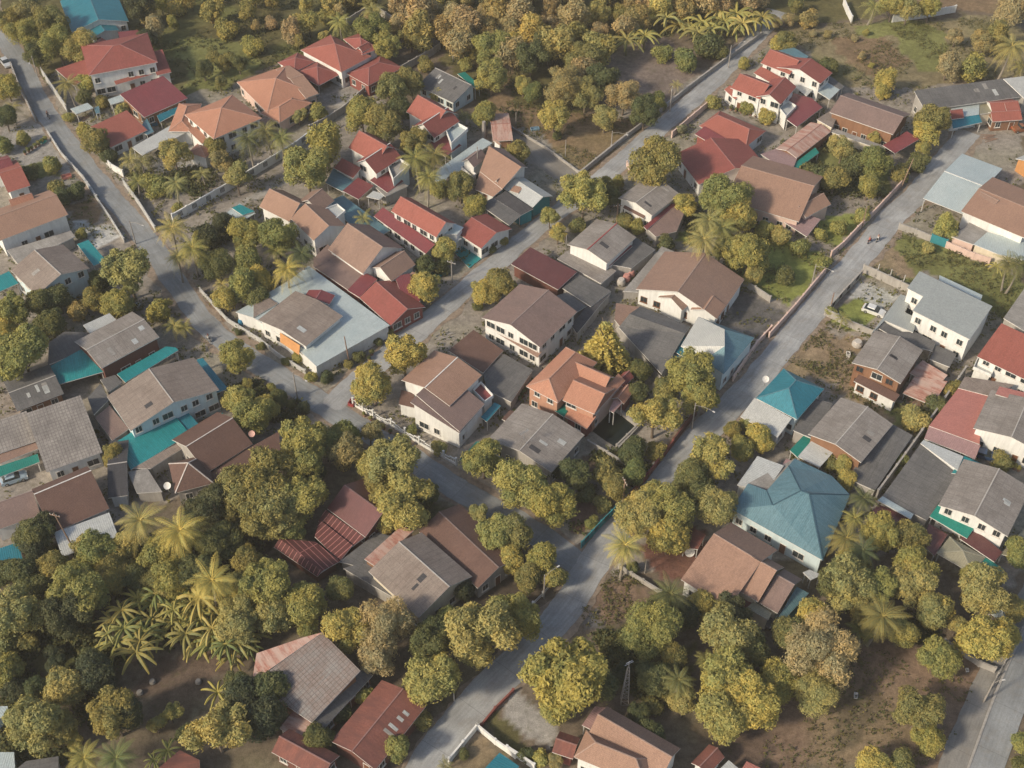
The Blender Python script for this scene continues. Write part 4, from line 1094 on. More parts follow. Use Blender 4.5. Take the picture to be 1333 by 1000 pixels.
h.h('32', (690, 1090), (335, 945), (770, 960), 4.6, 1.9, 'tan', 'white')
h.g('32', (330, 955), (225, 920), (400, 860), 3.0, .9, 'rust', 'redbr')
h.flat('32', [(375, 785), (440, 690), (522, 700), (430, 812)], 2.8, 'palepink', open=True, name='awning')
h = H('small rusty roofed shed with a white wall at the bottom edge, below the bare lot', cat='shed', name='shed', group='canopies and sheds')
h.g('32', (1000, 1040), (1090, 945), (935, 960), 2.6, .8, 'rust', 'white', win=False)
h.flat('32', [(1060, 1010), (1110, 960), (1170, 1010), (1120, 1040)], 2.3, 'light', open=True)
h = H('little salmon red sheet roof at the bottom edge right of the rusty roofed shed', cat='shed', name='shed', group='canopies and sheds')
h.flat('32', [(1165, 1020), (1200, 965), (1290, 1010), (1250, 1050)], 2.5, 'pink', open=True)
h = H('pale blue roof corner at the lower left picture edge', cat='shed', name='shed', group='canopies and sheds')
h.flat('30', [(-60, 690), (38, 690), (38, 720), (-60, 800)], 2.8, 'pale', 'bluish')
h.flat('30', [(-60, 920), (70, 920), (75, 1010), (-60, 1010)], 2.8, 'pale', 'bluish')
h = H('dark grey corrugated shed roof at the bottom edge, left of the banana plants', cat='shed', name='shed', group='canopies and sheds')
h.flat('30', [(75, 1010), (130, 965), (292, 940), (292, 1010)], 2.6, 'dgrey', 'conc')
h = H('rust red roof corner at the bottom edge, behind the pale barked tree', cat='shed', name='shed', group='canopies and sheds')
h.flat('30', [(780, 1010), (900, 910), (1000, 960), (1000, 1030)], 2.8, 'rust', 'dwood')
h = H('teal blue sheet canopy at the bottom edge, in the pale walled yard', cat='canopy', name='canopy', group='canopies and sheds')
h.flat('31', [(1140, 1020), (1232, 922), (1330, 990), (1300, 1040)], 2.4, 'blue', open=True)

# ---------------------------------------------------------------- boundary walls
fence('long white boundary fence with dark lattice panels along the palm garden', '10', [(870, 190), (1150, 30), (1300, -60), (1480, -170), (1560, -230)], 2.0, 'white', panel=True, post=4.0)
fence('white wall curving round the road corner of the palm garden', '10', [(622, 5), (700, 110), (782, 240)], 1.5, 'pale', th=.13)
fence('white block wall in front of the large two storey villa by the left road', '00', [(215, 380), (275, 470), (340, 565)], 2.0, 'pale', th=.13)
fence('white gate wall at the foot of the small plain red house', '00', [(500, 780), (560, 850), (620, 885)], 1.6, 'white')
fence('grey roadside wall at the top of the left road', '00', [(60, 340), (110, 470), (180, 610)], 1.3, 'conc')
fence('pale low wall along the paved yard on the left side of the left road', '00', [(240, 670), (310, 780), (420, 900), (490, 1000)], 1.0, 'pale', th=.13)
fence('pale wall beside the dry yard below the paved yard, left of the left road', '10', [(430, 0), (555, 180), (625, 292)], 1.0, 'pale', th=.13)
fence('low white wall along the outer side of the road bend', '10', [(1005, 540), (1140, 690), (1308, 795), (1400, 870), (1530, 950)], 1.0, 'pale', th=.13)
fence('concrete wall below the grey paved court of the mansion', '01', [(285, 662), (370, 620), (455, 565), (560, 470)], 1.8, 'conc')
fence('long concrete wall running up behind the mansion to the field corner', '01', [(570, 465), (740, 365), (900, 275), (935, 248), (845, 198)], 1.8, 'conc')
fence('short concrete wall at the far end of the mansion lot', '01', [(470, 130), (560, 75), (625, 72), (745, 150)], 1.9, 'conc')
fence('long low grey wall along the open dry field and bare lot', '02', [(365, 880), (600, 690), (760, 570), (900, 455), (1080, 320), (1270, 185)], 1.1, 'conc', th=.3, post=6)
fence('low wall between the dry field and the gravel side lane', '02', [(20, 645), (190, 745), (360, 870)], .6, 'conc')
fence('pink and white wall in front of the farther red hip roofed bungalow', '02', [(825, 690), (905, 620), (1000, 540)], 1.5, 'pinkish')
fence('short pink wall by the round tree below the middle street', '02', [(600, 835), (625, 880), (670, 890)], 1.3, 'pinkish')
fence('long pink wall along the overgrown garden on the upper long street', '13', [(340, 365), (400, 315), (470, 240), (560, 150), (700, 0)], 1.5, 'pinkish')
fence('low wall along the green lawn on the long street', '13', [(30, 770), (160, 625), (310, 445)], 1.4, 'pinkish')
fence('grey wall between the bare grass lot and the walled front court', '13', [(500, 440), (620, 495), (745, 555)], 1.9, 'conc')
fence('grey wall between the front court lawn and the sandy lot', '13', [(310, 655), (430, 715), (545, 765)], 1.6, 'conc')
fence('dark panelled street gate of the walled front court', '13', [(490, 465), (400, 560), (330, 640)], 1.7, 'conc', panel=True)
fence('grey wall along the grass lot below the blue yard roof', '13', [(680, 225), (760, 255), (840, 288)], 1.5, 'conc')
fence('teal sheet gate beside the yellow weeping tree', '13', [(838, 290), (915, 318)], 2.0, 'teal', th=.06)
fence('long pinkish wall beside the grass lot under the pale terraces', '13', [(915, 318), (1050, 375), (1130, 400)], 1.5, 'pinkish')
fence('weathered wall between the green lawn and the dark paved lot', '12', [(1165, 500), (1240, 540), (1315, 590)], 1.4, 'conc')
fence('low street wall of the dark paved lot', '12', [(1320, 735), (1250, 810), (1180, 910), (1130, 985)], 1.3, 'pinkish')
fence('white scalloped fence in front of the white two storey house', '21', [(500, 145), (600, 205), (690, 250), (830, 340), (1015, 445)], 1.7, 'white', style='wave')
fence('dark blue railing gate by the street junction', '22', [(372, 860), (470, 755), (575, 650)], 1.6, 'teal', th=.08, panel=True)
fence('red brown street wall below the white flowering garden', '22', [(590, 640), (700, 515), (830, 345)], 1.4, 'redbr')
fence('wooden garden gate wall by the yellow tree on the long street', '22', [(830, 345), (890, 265), (945, 195)], 1.7, 'dwood')
fence('pale garden wall below the pond', '22', [(405, 345), (500, 400), (605, 465)], 1.2, 'conc')
fence('low white railing at the tree shaded junction', '32', [(130, 190), (180, 140), (250, 60)], 1.0, 'white', style='rail')
fence('low crumbling wall by the ash strewn triangle lot', '32', [(560, 0), (680, 75), (770, 130)], .9, 'conc')
fence('white wall of the bottom yard running beside the street', '31', [(980, 975), (1050, 890), (1120, 805)], 1.3, 'white')
fence('white wall dividing the bottom yard from the weedy patch', '31', [(1120, 805), (1210, 880), (1310, 950)], 1.3, 'white')
fence('brick kerb wall of the bottom driveway', '31', [(1140, 795), (1210, 710), (1300, 620)], .7, 'redbr')
fence('white wall along the weedy patch at the bottom edge', '32', [(0, 915), (70, 960), (135, 1005)], 1.4, 'white')
fence('steel railing along the near right hand road', '33', [(1105, 665), (1170, 545), (1250, 400), (1330, 240)], 1.1, 'conc', style='rail', th=.08)
fence('curved grey wall between the bare lot and the yellow trees by the right road', '33', [(905, 380), (990, 430), (1080, 490), (1155, 520)], 1.2, 'conc')
fence('long dark wall between the grey sheds and the palm lined house', '23', [(565, 615), (700, 430), (860, 205), (1000, 0)], 2.4, 'conc', th=.22)
fence('white wall across the open field at the top right', '03', [(648, 112), (800, 92), (960, 62)], 1.8, 'white')
fence('short white wall dropping down the open field at the top right', '03', [(402, 25), (420, 70), (442, 115)], 1.8, 'white')
fence('weathered masonry wall along the pond edge', '22', [(655, 255), (600, 310), (548, 360)], .9, 'conc')
# ---------------------------------------------------------------- foliage
def quads(name, V, tone):
    me = bpy.data.meshes.new(name); n = len(V) // 4
    me.vertices.add(len(V)); me.vertices.foreach_set('co', V.astype(np.float32).ravel())
    me.loops.add(n * 4); me.loops.foreach_set('vertex_index', np.arange(n * 4))
    me.polygons.add(n); me.polygons.foreach_set('loop_start', np.arange(0, n * 4, 4)); me.polygons.foreach_set('loop_total', np.full(n, 4))
    a = me.attributes.new('tone', 'FLOAT', 'POINT'); a.data.foreach_set('value', np.repeat(tone, 4).astype(np.float32))
    me.update(); return me

s = NT('leaves')
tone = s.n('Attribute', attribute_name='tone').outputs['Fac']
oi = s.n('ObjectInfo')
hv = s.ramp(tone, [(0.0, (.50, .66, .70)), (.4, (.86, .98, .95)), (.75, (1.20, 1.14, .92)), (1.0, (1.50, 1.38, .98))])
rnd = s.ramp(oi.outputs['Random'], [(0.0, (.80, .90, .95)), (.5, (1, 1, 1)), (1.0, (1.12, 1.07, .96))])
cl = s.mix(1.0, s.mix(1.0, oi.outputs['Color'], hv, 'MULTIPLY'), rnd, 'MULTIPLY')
df = s.n('BsdfPrincipled', {'Base Color': cl, 'Roughness': .62}); df.inputs['Specular IOR Level'].default_value = .25
tr = s.n('BsdfTranslucent', {'Color': s.mix(1.0, cl, (1.0, .95, .5), 'MULTIPLY')})
mx = s.n('MixShader', {0: .28, 1: df.outputs[0], 2: tr.outputs[0]})
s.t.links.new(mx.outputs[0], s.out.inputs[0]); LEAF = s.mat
BARK = plain('bark', (.17, .13, .095), .9, var=.4)
PALMBARK = plain('palm_bark', (.27, .235, .19), .9, var=.4)

def crown_pts(r, nlobes, flat, spread, lobe):
    L = []
    for i in range(nlobes):
        a, z = r.uniform(0, 6.283), r.uniform(-.45, .62)
        q = spread * math.sqrt(max(0.05, 1 - (z * .9) ** 2)) * r.uniform(.45, 1.0)
        L.append((math.cos(a) * q, math.sin(a) * q, z * flat, lobe * r.uniform(.62, 1.2)))
    L.append((0, 0, .34 * flat, lobe * 1.25)); L.append((0, 0, 0, lobe * 1.3))
    return np.array(L)

def crown(name, seed, n, leaf, nlobes=13, flat=.85, spread=.66, lobe=.40, droop=0.0, rag=.10, elong=1.0):
    r = np.random.RandomState(seed)
    L = crown_pts(r, nlobes, flat, spread, lobe)
    w = L[:, 3] ** 2; li = r.choice(len(L), n * 3, p=w / w.sum())
    d = r.normal(size=(n * 3, 3)); d /= np.linalg.norm(d, axis=1)[:, None]
    d[:, 2] = np.where((d[:, 2] < -.3) & (r.rand(n * 3) < .6), -d[:, 2], d[:, 2])
    rr = L[li, 3] * (1 - np.abs(r.normal(0, rag, n * 3)) + (r.rand(n * 3) < .18) * r.uniform(0, .22, n * 3))
    p = L[li, :3] + d * rr[:, None]
    # keep what lies near the outside of the union of lobes
    dist = np.linalg.norm(p[:, None, :] - L[None, :, :3], axis=2) / L[None, :, 3]
    keep = (dist.min(1) > .80) | (r.rand(n * 3) < .12)
    p, d, li = p[keep][:n], d[keep][:n], li[keep][:n]
    m = len(p)
    # small sprays: break the surface into bunches
    bunch = np.floor(p * (7.5 if n > 9000 else 5.5) + r.uniform(-.25, .25, (m, 3))).astype(int); hsh = (bunch * [73, 157, 311]).sum(1) % 997
    br = np.random.RandomState(5).rand(997)[hsh]
    p = p + d * (br[:, None] - .55) * .16
    p[:, 2] -= droop * r.rand(m) * np.linalg.norm(p[:, :2], axis=1)
    nn = d + r.normal(0, .55, (m, 3)); nn[:, 2] += .25; nn /= np.linalg.norm(nn, axis=1)[:, None]
    t = np.cross(nn, r.normal(size=(m, 3))); t /= np.linalg.norm(t, axis=1)[:, None]; bt = np.cross(nn, t)
    sz = leaf * r.uniform(.55, 1.35, m)[:, None]
    V = np.stack([p - t * sz * elong, p + bt * sz * .42 + t * sz * .1, p + t * sz * elong + nn * sz * -.2, p - bt * sz * .42 + t * sz * .1], 1).reshape(-1, 3)
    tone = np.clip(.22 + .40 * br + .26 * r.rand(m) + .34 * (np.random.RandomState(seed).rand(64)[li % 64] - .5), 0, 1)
    me = quads(name, V, tone); me.materials.append(LEAF); return me

CROWNS = {
    'round': [crown('crown', 10 + i, 9500, .054, 17, .86, .62, .40) for i in range(4)],
    'big': [crown('crown', 110 + i, 15000, .044, 24, .86, .68, .31) for i in range(4)],
    'open': [crown('crown', 30 + i, 7000, .052, 12, .8, .74, .33, rag=.2) for i in range(4)],
    'feather': [crown('crown', 50 + i, 7600, .046, 14, .95, .62, .40, droop=.12, rag=.28, elong=1.3) for i in range(3)],
    'bigfeather': [crown('crown', 130 + i, 16000, .030, 20, .92, .68, .33, droop=.15, rag=.32, elong=1.4) for i in range(3)],
    'shrub': [crown('crown', 70 + i, 2800, .088, 8, .75, .60, .46, rag=.2) for i in range(4)],
    'weep': [crown('crown', 90 + i, 5200, .055, 12, 1.15, .5, .40, droop=.5, rag=.25, elong=1.6) for i in range(2)],
}
def cone_mesh(seed):
    r = np.random.RandomState(seed); P, T = [], []
    for k in range(11):
        z = 1.0 - k * .19; R_ = .14 + .085 * k
        for j in range(7 + k):
            a = 6.283 * j / (7 + k) + r.uniform(-.2, .2); q = int(55)
            u = r.rand(q) ** .6
            x = np.stack([np.cos(a) * u * R_, np.sin(a) * u * R_, z - u * .10 - u * u * .12], -1) + r.normal(0, .045, (q, 3)) * [1, 1, .6]
            P.append(x); T.append(.25 + .35 * r.rand(q) + .35 * u)
    p = np.concatenate(P); tone = np.clip(np.concatenate(T), 0, 1); m = len(p)
    nn = r.normal(0, .6, (m, 3)) + [0, 0, 1.0]; nn /= np.linalg.norm(nn, axis=1)[:, None]
    t = np.cross(nn, r.normal(size=(m, 3))); t /= np.linalg.norm(t, axis=1)[:, None]; bt = np.cross(nn, t)
    sz = .075 * r.uniform(.6, 1.3, m)[:, None]
    me = quads('crown', np.stack([p - t * sz, p + bt * sz * .5, p + t * sz, p - bt * sz * .5], 1).reshape(-1, 3), tone); me.materials.append(LEAF); return me
CROWNS['cone'] = [cone_mesh(3)]
def tinted(m):
    for n_ in m.node_tree.nodes:
        if n_.type == 'OBJECT_INFO':
            a = m.node_tree.nodes.new('ShaderNodeAttribute'); a.attribute_name = 'tint'
            for l in list(n_.outputs['Color'].links): m.node_tree.links.new(a.outputs['Color'], l.to_socket)
    return m
LEAF_MASS = tinted(LEAF.copy())

def trunk_mesh(seed):
    r = random.Random(seed); b = MB()
    x, y = r.uniform(-.1, .1), r.uniform(-.1, .1)
    b.tube([(0, 0, -.1), (x * .5, y * .5, .45), (x, y, 1.0)], [.085, .06, .045], 7)
    for i in range(6):
        a = i * 1.05 + r.uniform(-.3, .3); h = r.uniform(.55, 1.0); l = r.uniform(.4, .7)
        b.tube([(x * h, y * h, h), (x * h + math.cos(a) * l * .5, y * h + math.sin(a) * l * .5, h + l * .4), (x * h + math.cos(a) * l, y * h + math.sin(a) * l, h + l * .85)], [.035, .022, .010], 5)
    return b.mesh('trunk', BARK)
TRUNKS = [trunk_mesh(i) for i in range(4)]

def frond(b, tn, L, a, rise, sag, wid, nl, r, tip=.5):
    ca, sa = math.cos(a), math.sin(a)
    P = []
    for i in range(9):
        u = i / 8; x = L * u * (1 - .12 * u); z = rise * L * u - sag * L * u * u
        P.append(Vector((ca * x, sa * x, z)))
    n = Vector((-sa, ca, 0))
    for i in range(nl):
        u = .12 + .88 * i / (nl - 1); k = u * 8; j = min(7, int(k)); p = P[j].lerp(P[j + 1], k - j); d = (P[j + 1] - P[j]).normalized()
        l = wid * math.sin(math.pi * min(1, .18 + .80 * u)) ** .7 * r.uniform(.8, 1.15)
        for sgn in (-1, 1):
            e = p + (n * sgn * .80 + d * .55 + Vector((0, 0, -.28 - tip * .4 * r.random()))) * l
            h = d * (.011 * (1.5 - u))
            b.append([p - h, p.lerp(e, .5) - h * .7 + Vector((0, 0, .03)), e, p.lerp(e, .5) + h * .9 + Vector((0, 0, .03))]); tn.append(.25 + .4 * r.random() + .25 * u)
    for i in range(8):
        w = n * .035 * L * (1 - i / 9) * .35
        b.append([P[i] - w, P[i] + w, P[i + 1] + w * .9, P[i + 1] - w * .9]); tn.append(.9)

def palm_crown(seed, nf, L, wid, nl, lo, hi, sag):
    r = random.Random(seed); b, tn = [], []
    for i in range(nf):
        f = i / nf
        frond(b, tn, L * r.uniform(.82, 1.12), i * 2.39996 + r.uniform(-.2, .2), hi + (lo - hi) * f + r.uniform(-.08, .08), sag * r.uniform(.8, 1.2), wid, nl, r)
    V = np.array([tuple(v) for q in b for v in q])
    me = quads('crown', V, np.array(tn)); me.materials.append(LEAF); return me
def banana_crown(seed):
    r = random.Random(seed); b, tn = [], []
    nf = r.randint(9, 12)
    for i in range(nf):
        a = i * 2.39996 + r.uniform(-.3, .3); L = r.uniform(.8, 1.08); rise = r.uniform(.35, 1.15); sag = rise * .55 + r.uniform(.35, .6)
        ca, sa = math.cos(a), math.sin(a); n = Vector((-sa, ca, 0)); prev = None
        for k in range(8):
            u = k / 7; x = L * u * (1 - .15 * u * rise)
            p = Vector((ca * x, sa * x, rise * L * u - sag * L * u * u))
            w = .074 * math.sin(math.pi * min(1, .10 + .86 * u)) ** .6 * (.25 if k == 0 else 1)
            cur = (p - n * w + Vector((0, 0, -.04)), p + Vector((0, 0, .02)), p + n * w + Vector((0, 0, -.04)))
            if prev:
                t_ = .30 + .35 * r.random()
                b.append([prev[0], prev[1], cur[1], cur[0]]); tn.append(t_)
                b.append([prev[1], prev[2], cur[2], cur[1]]); tn.append(t_ + .15)
                m_ = n * .016 + Vector((0, 0, 0)); z_ = Vector((0, 0, .012))
                b.append([prev[1] - m_ + z_, prev[1] + m_ + z_, cur[1] + m_ + z_, cur[1] - m_ + z_]); tn.append(1.0)
            prev = cur
    V = np.array([tuple(v) for q in b for v in q])
    me = quads('crown', V, np.array(tn)); me.materials.append(LEAF); return me
CROWNS['palm'] = [palm_crown(i, 30, 1.0, .20, 34, -.55, .95, .66) for i in range(4)]
CROWNS['areca'] = [palm_crown(40 + i, 16, 1.0, .22, 28, .1, 1.2, .85) for i in range(3)]
CROWNS['banana'] = [banana_crown(i) for i in range(5)]
def palm_trunk(seed, top=1.0):
    r = random.Random(seed); lx, ly = r.uniform(-.10, .10), r.uniform(-.10, .10)
    b = MB(); b.tube([(lx, ly, -.02), (lx * .5, ly * .5, .25), (lx * .15, ly * .15, .6), (0, 0, 1.0)], [.036, .024, .020, .019], 8)
    return b.mesh('trunk', PALMBARK)
PTRUNKS = [palm_trunk(i) for i in range(3)]
bt_ = MB(); bt_.tube([(0, 0, -.02), (.01, 0, .5), (0, 0, 1.02)], [.09, .075, .05], 8)
BSTEM = bt_.mesh('stem', plain('banana_stem', (.16, .15, .06), .7, var=.4))

TINT = {'Y': (.385, .330, .120), 'YG': (.300, .276, .100), 'O': (.250, .220, .088), 'G': (.128, .136, .062), 'D': (.084, .092, .052), 'B': (.330, .265, .128),
        'T': (.370, .300, .180), 'BY': (.425, .362, .125), 'P': (.360, .312, .132), 'BG': (.200, .210, .082)}
trn = random.Random(11)
WORD = {'round': 'tree', 'open': 'tree', 'feather': 'tree', 'shrub': 'shrub', 'weep': 'tree', 'palm': 'palm_tree', 'areca': 'palm_tree', 'banana': 'banana_plant', 'cone': 'tree'}
GRP = {'tree': 'trees among the houses', 'shrub': 'shrubs in the gardens', 'palm_tree': 'palms among the houses', 'banana_plant': 'banana plants'}
def tree(t, u, v, r, kind, tint, label, group=None, cat=None, h=None, mix=.0):
    """u, v: middle of the crown in the crop, r: its radius there"""
    k = ppm(t, (u, v)); Rm = r * CROPS[t][2] / k * (1.22 if r < 90 else 1.24 if r < 145 else 1.10)
    fam = WORD[kind]
    tall = {'round': 1.15, 'open': 1.2, 'feather': 1.2, 'shrub': .62, 'weep': 1.25, 'palm': 2.1, 'areca': 1.15, 'banana': 1.0, 'cone': 1.05}[kind]
    zc = h if h else Rm * tall
    if kind == 'palm' and not h: zc = max(4.0, min(9.0, Rm * tall))
    p = at(t, (u, v), zc)
    root = tag(empty(fam, (p.x, p.y, 0), trn.uniform(0, 6.283)), label, cat or fam.replace('_', ' ').replace(' tree', '' if fam != 'tree' else ' tree').strip(), group or GRP[fam])
    cm = trn.choice(CROWNS['big' if kind == 'round' and Rm > 3.6 else 'bigfeather' if kind == 'feather' and Rm > 3.8 else kind])
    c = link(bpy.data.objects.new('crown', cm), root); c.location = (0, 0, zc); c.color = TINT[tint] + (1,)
    c.scale = (Rm * trn.uniform(.94, 1.06), Rm * trn.uniform(.94, 1.06), Rm * trn.uniform(.88, 1.0))
    if kind in ('palm', 'areca'):
        q = link(bpy.data.objects.new('trunk', trn.choice(PTRUNKS)), root); q.scale = (Rm * 1.6 + 2, Rm * 1.6 + 2, zc)
    elif kind == 'banana':
        q = link(bpy.data.objects.new('stem', BSTEM), root); q.scale = (Rm * .5 + .5, Rm * .5 + .5, zc)
    else:
        q = link(bpy.data.objects.new('trunk', trn.choice(TRUNKS)), root); hh = max(.4, zc - Rm * (.35 if kind != 'cone' else -.6)); q.scale = (Rm * .7 + .3, Rm * .7 + .3, hh)
    return root
# ---------------------------------------------------------------- trees one by one: (x, y, crown radius) in the crop
def rows(t, *R_):
    for x, y, r, k, c, lb in R_: tree(t, x, y, r, k, c, lb)
rows('00',
 (45, 110, 70, 'feather', 'O', 'fine leaved olive tree in the top left corner above the road'),
 (150, 70, 80, 'feather', 'B', 'pale brown tree left of the blue gabled house, highest of the thicket'),
 (125, 165, 75, 'feather', 'YG', 'yellow green tree in the thicket left of the blue gabled house'),
 (240, 120, 80, 'feather', 'O', 'olive tree directly left of the blue gabled house'),
 (185, 280, 55, 'feather', 'G', 'narrow dark green tree at the lower tip of the thicket by the left road'),
 (290, 215, 85, 'feather', 'YG', 'broad yellow green tree between the thicket and the blue gabled house'),
 (395, 225, 75, 'feather', 'P', 'golden olive tree behind the red roofed villa under the blue porch'),
 (700, 40, 75, 'round', 'D', 'dark round tree right of the blue gabled house roof'),
 (770, 130, 55, 'weep', 'T', 'bare looking pale twiggy tree right of the blue gabled house'),
 (735, 190, 45, 'round', 'D', 'small dark tree right of the red villa ridge'),
 (435, 420, 48, 'shrub', 'BY', 'bright yellow shrub under the villa balcony'),
 (335, 415, 62, 'palm', 'O', 'palm standing in the villa forecourt by the block wall'),
 (420, 490, 42, 'shrub', 'G', 'low green shrub in the villa forecourt'),
 (520, 515, 36, 'shrub', 'O', 'shrub at the corner of the red shed with white flecks'),
 (345, 592, 30, 'shrub', 'BY', 'yellow roadside shrub at the end of the block wall'),
 (420, 665, 45, 'shrub', 'YG', 'shrub on the left side of the small plain red house, farther one'),
 (480, 700, 65, 'round', 'O', 'bushy green tree against the left wall of the small plain red house'),
 (545, 790, 42, 'shrub', 'G', 'shrub in front of the small plain red house by the white gate wall'),
 (610, 555, 40, 'shrub', 'P', 'sparse shrub between the small plain red house and the red shed'),
 (650, 800, 62, 'areca', 'P', 'feathery palm at the road end of the long white canopy, left one'),
 (708, 815, 60, 'areca', 'O', 'feathery palm under the end of the long white canopy, right one'),
 (870, 765, 78, 'open', 'P', 'white flowered tree in the forecourt of the stacked orange roofs'),
 (690, 910, 60, 'areca', 'YG', 'clump of low palms inside the curved white corner wall'),
 (780, 930, 62, 'shrub', 'YG', 'yellow green shrub mass in the middle of the palm garden'),
 (880, 915, 66, 'palm', 'P', 'small spreading palm in the middle of the palm garden'),
 (1010, 870, 55, 'areca', 'P', 'upright pale palm near the middle of the white lattice fence'),
 (1090, 740, 55, 'round', 'O', 'olive tree in front of the stacked orange roofs'),
 (1240, 690, 75, 'palm', 'G', 'tall green palm right of the stacked orange roofs'),
 (1120, 800, 60, 'open', 'B', 'brown leaved shrubby tree behind the white lattice fence'),
 (1185, 895, 68, 'open', 'P', 'pale yellow tree leaning over the white lattice fence'),
 (30, 430, 62, 'round', 'YG', 'roadside tree at the left edge below the parked silver car'),
 (60, 540, 58, 'areca', 'O', 'spindly palm like tree at the left edge beside the grey roadside wall'),
 (25, 590, 55, 'round', 'G', 'dark tree at the left edge above the paved yard'),
 (120, 695, 36, 'shrub', 'YG', 'hedge shrub on the edge of the paved yard'),
 (30, 735, 45, 'shrub', 'BG', 'green shrub at the left edge of the paved yard'),
 (160, 870, 42, 'shrub', 'G', 'dark shrub in the planted square of the paved yard, left one'),
 (255, 835, 48, 'shrub', 'YG', 'shrub in the planted square of the paved yard, right one'),
 (285, 940, 42, 'shrub', 'O', 'round grey green shrub below the planted square of the paved yard'),
 (385, 960, 48, 'shrub', 'G', 'low shrub in the dry yard by the left road wall'),
 (320, 985, 44, 'shrub', 'G', 'shrub at the left end of the dry yard'))
rows('01',
 (430, 105, 62, 'palm', 'BY', 'golden palm standing just behind the mansion roofs'),
 (600, 55, 70, 'areca', 'P', 'tall pale palm in the far corner of the mansion lot'),
 (590, 160, 80, 'round', 'BG', 'green bushy tree behind the right gable of the mansion, farther one'),
 (670, 235, 72, 'round', 'YG', 'bushy tree right of the mansion roofs, nearer one'),
 (790, 180, 60, 'open', 'O', 'scrubby tree in the corner of the mansion lot'),
 (860, 335, 40, 'shrub', 'O', 'shrub growing along the outside of the mansion wall'),
 (1005, 120, 78, 'open', 'T', 'pale tan tree standing clear of the woodland edge'),
 (1195, 245, 88, 'round', 'YG', 'round yellow green tree at the woodland edge, above the teal awning'),
 (1190, 385, 75, 'round', 'Y', 'round golden tree beside the weathered grey house'),
 (1165, 575, 58, 'round', 'YG', 'small round green tree on the dry field beyond the twin gabled houses'),
 (1080, 250, 50, 'shrub', 'G', 'dark shrub at the woodland edge right of the mansion wall'),
 (1060, 330, 34, 'shrub', 'YG', 'small green shrub behind the weathered grey house'),
 (700, 440, 88, 'open', 'O', 'loose olive tree left of the weathered grey house'),
 (790, 410, 70, 'round', 'O', 'olive tree right up against the weathered grey house'),
 (740, 540, 60, 'round', 'G', 'dark green tree behind the right hand twin gabled house'),
 (540, 570, 88, 'round', 'YG', 'large yellow green tree behind the left hand twin gabled house'),
 (660, 620, 92, 'round', 'O', 'large olive tree between the twin gabled houses'),
 (930, 480, 44, 'shrub', 'P', 'flowering shrub below the weathered grey house'),
 (1060, 590, 50, 'areca', 'G', 'green palm beside the glazed terrace of the right hand twin house'),
 (330, 570, 48, 'shrub', 'YG', 'shrub in the bed below the grey court'),
 (225, 580, 38, 'open', 'P', 'white blossoming small tree at the bungalow corner'),
 (60, 650, 72, 'palm', 'O', 'dark palm in front of the orange bungalow'),
 (140, 690, 66, 'palm', 'YG', 'bright palm leaning over the white lattice fence end'),
 (360, 720, 95, 'weep', 'YG', 'light green feathery tree left of the twin gabled houses'),
 (265, 840, 112, 'round', 'Y', 'large round golden tree above the crossing tan gables'),
 (800, 720, 78, 'round', 'O', 'olive tree in front of the right hand twin gabled house'),
 (810, 790, 78, 'palm', 'YG', 'palm between the twin gabled houses, left one'),
 (905, 770, 75, 'palm', 'O', 'palm between the twin gabled houses, right one'),
 (875, 885, 70, 'palm', 'YG', 'low bright palm at the end of the pale driveway canopy'),
 (1030, 920, 72, 'open', 'O', 'flowering tree by the white dormers of the tan roofed house'),
 (930, 960, 50, 'shrub', 'Y', 'yellow shrub left of the tan roofed house'))
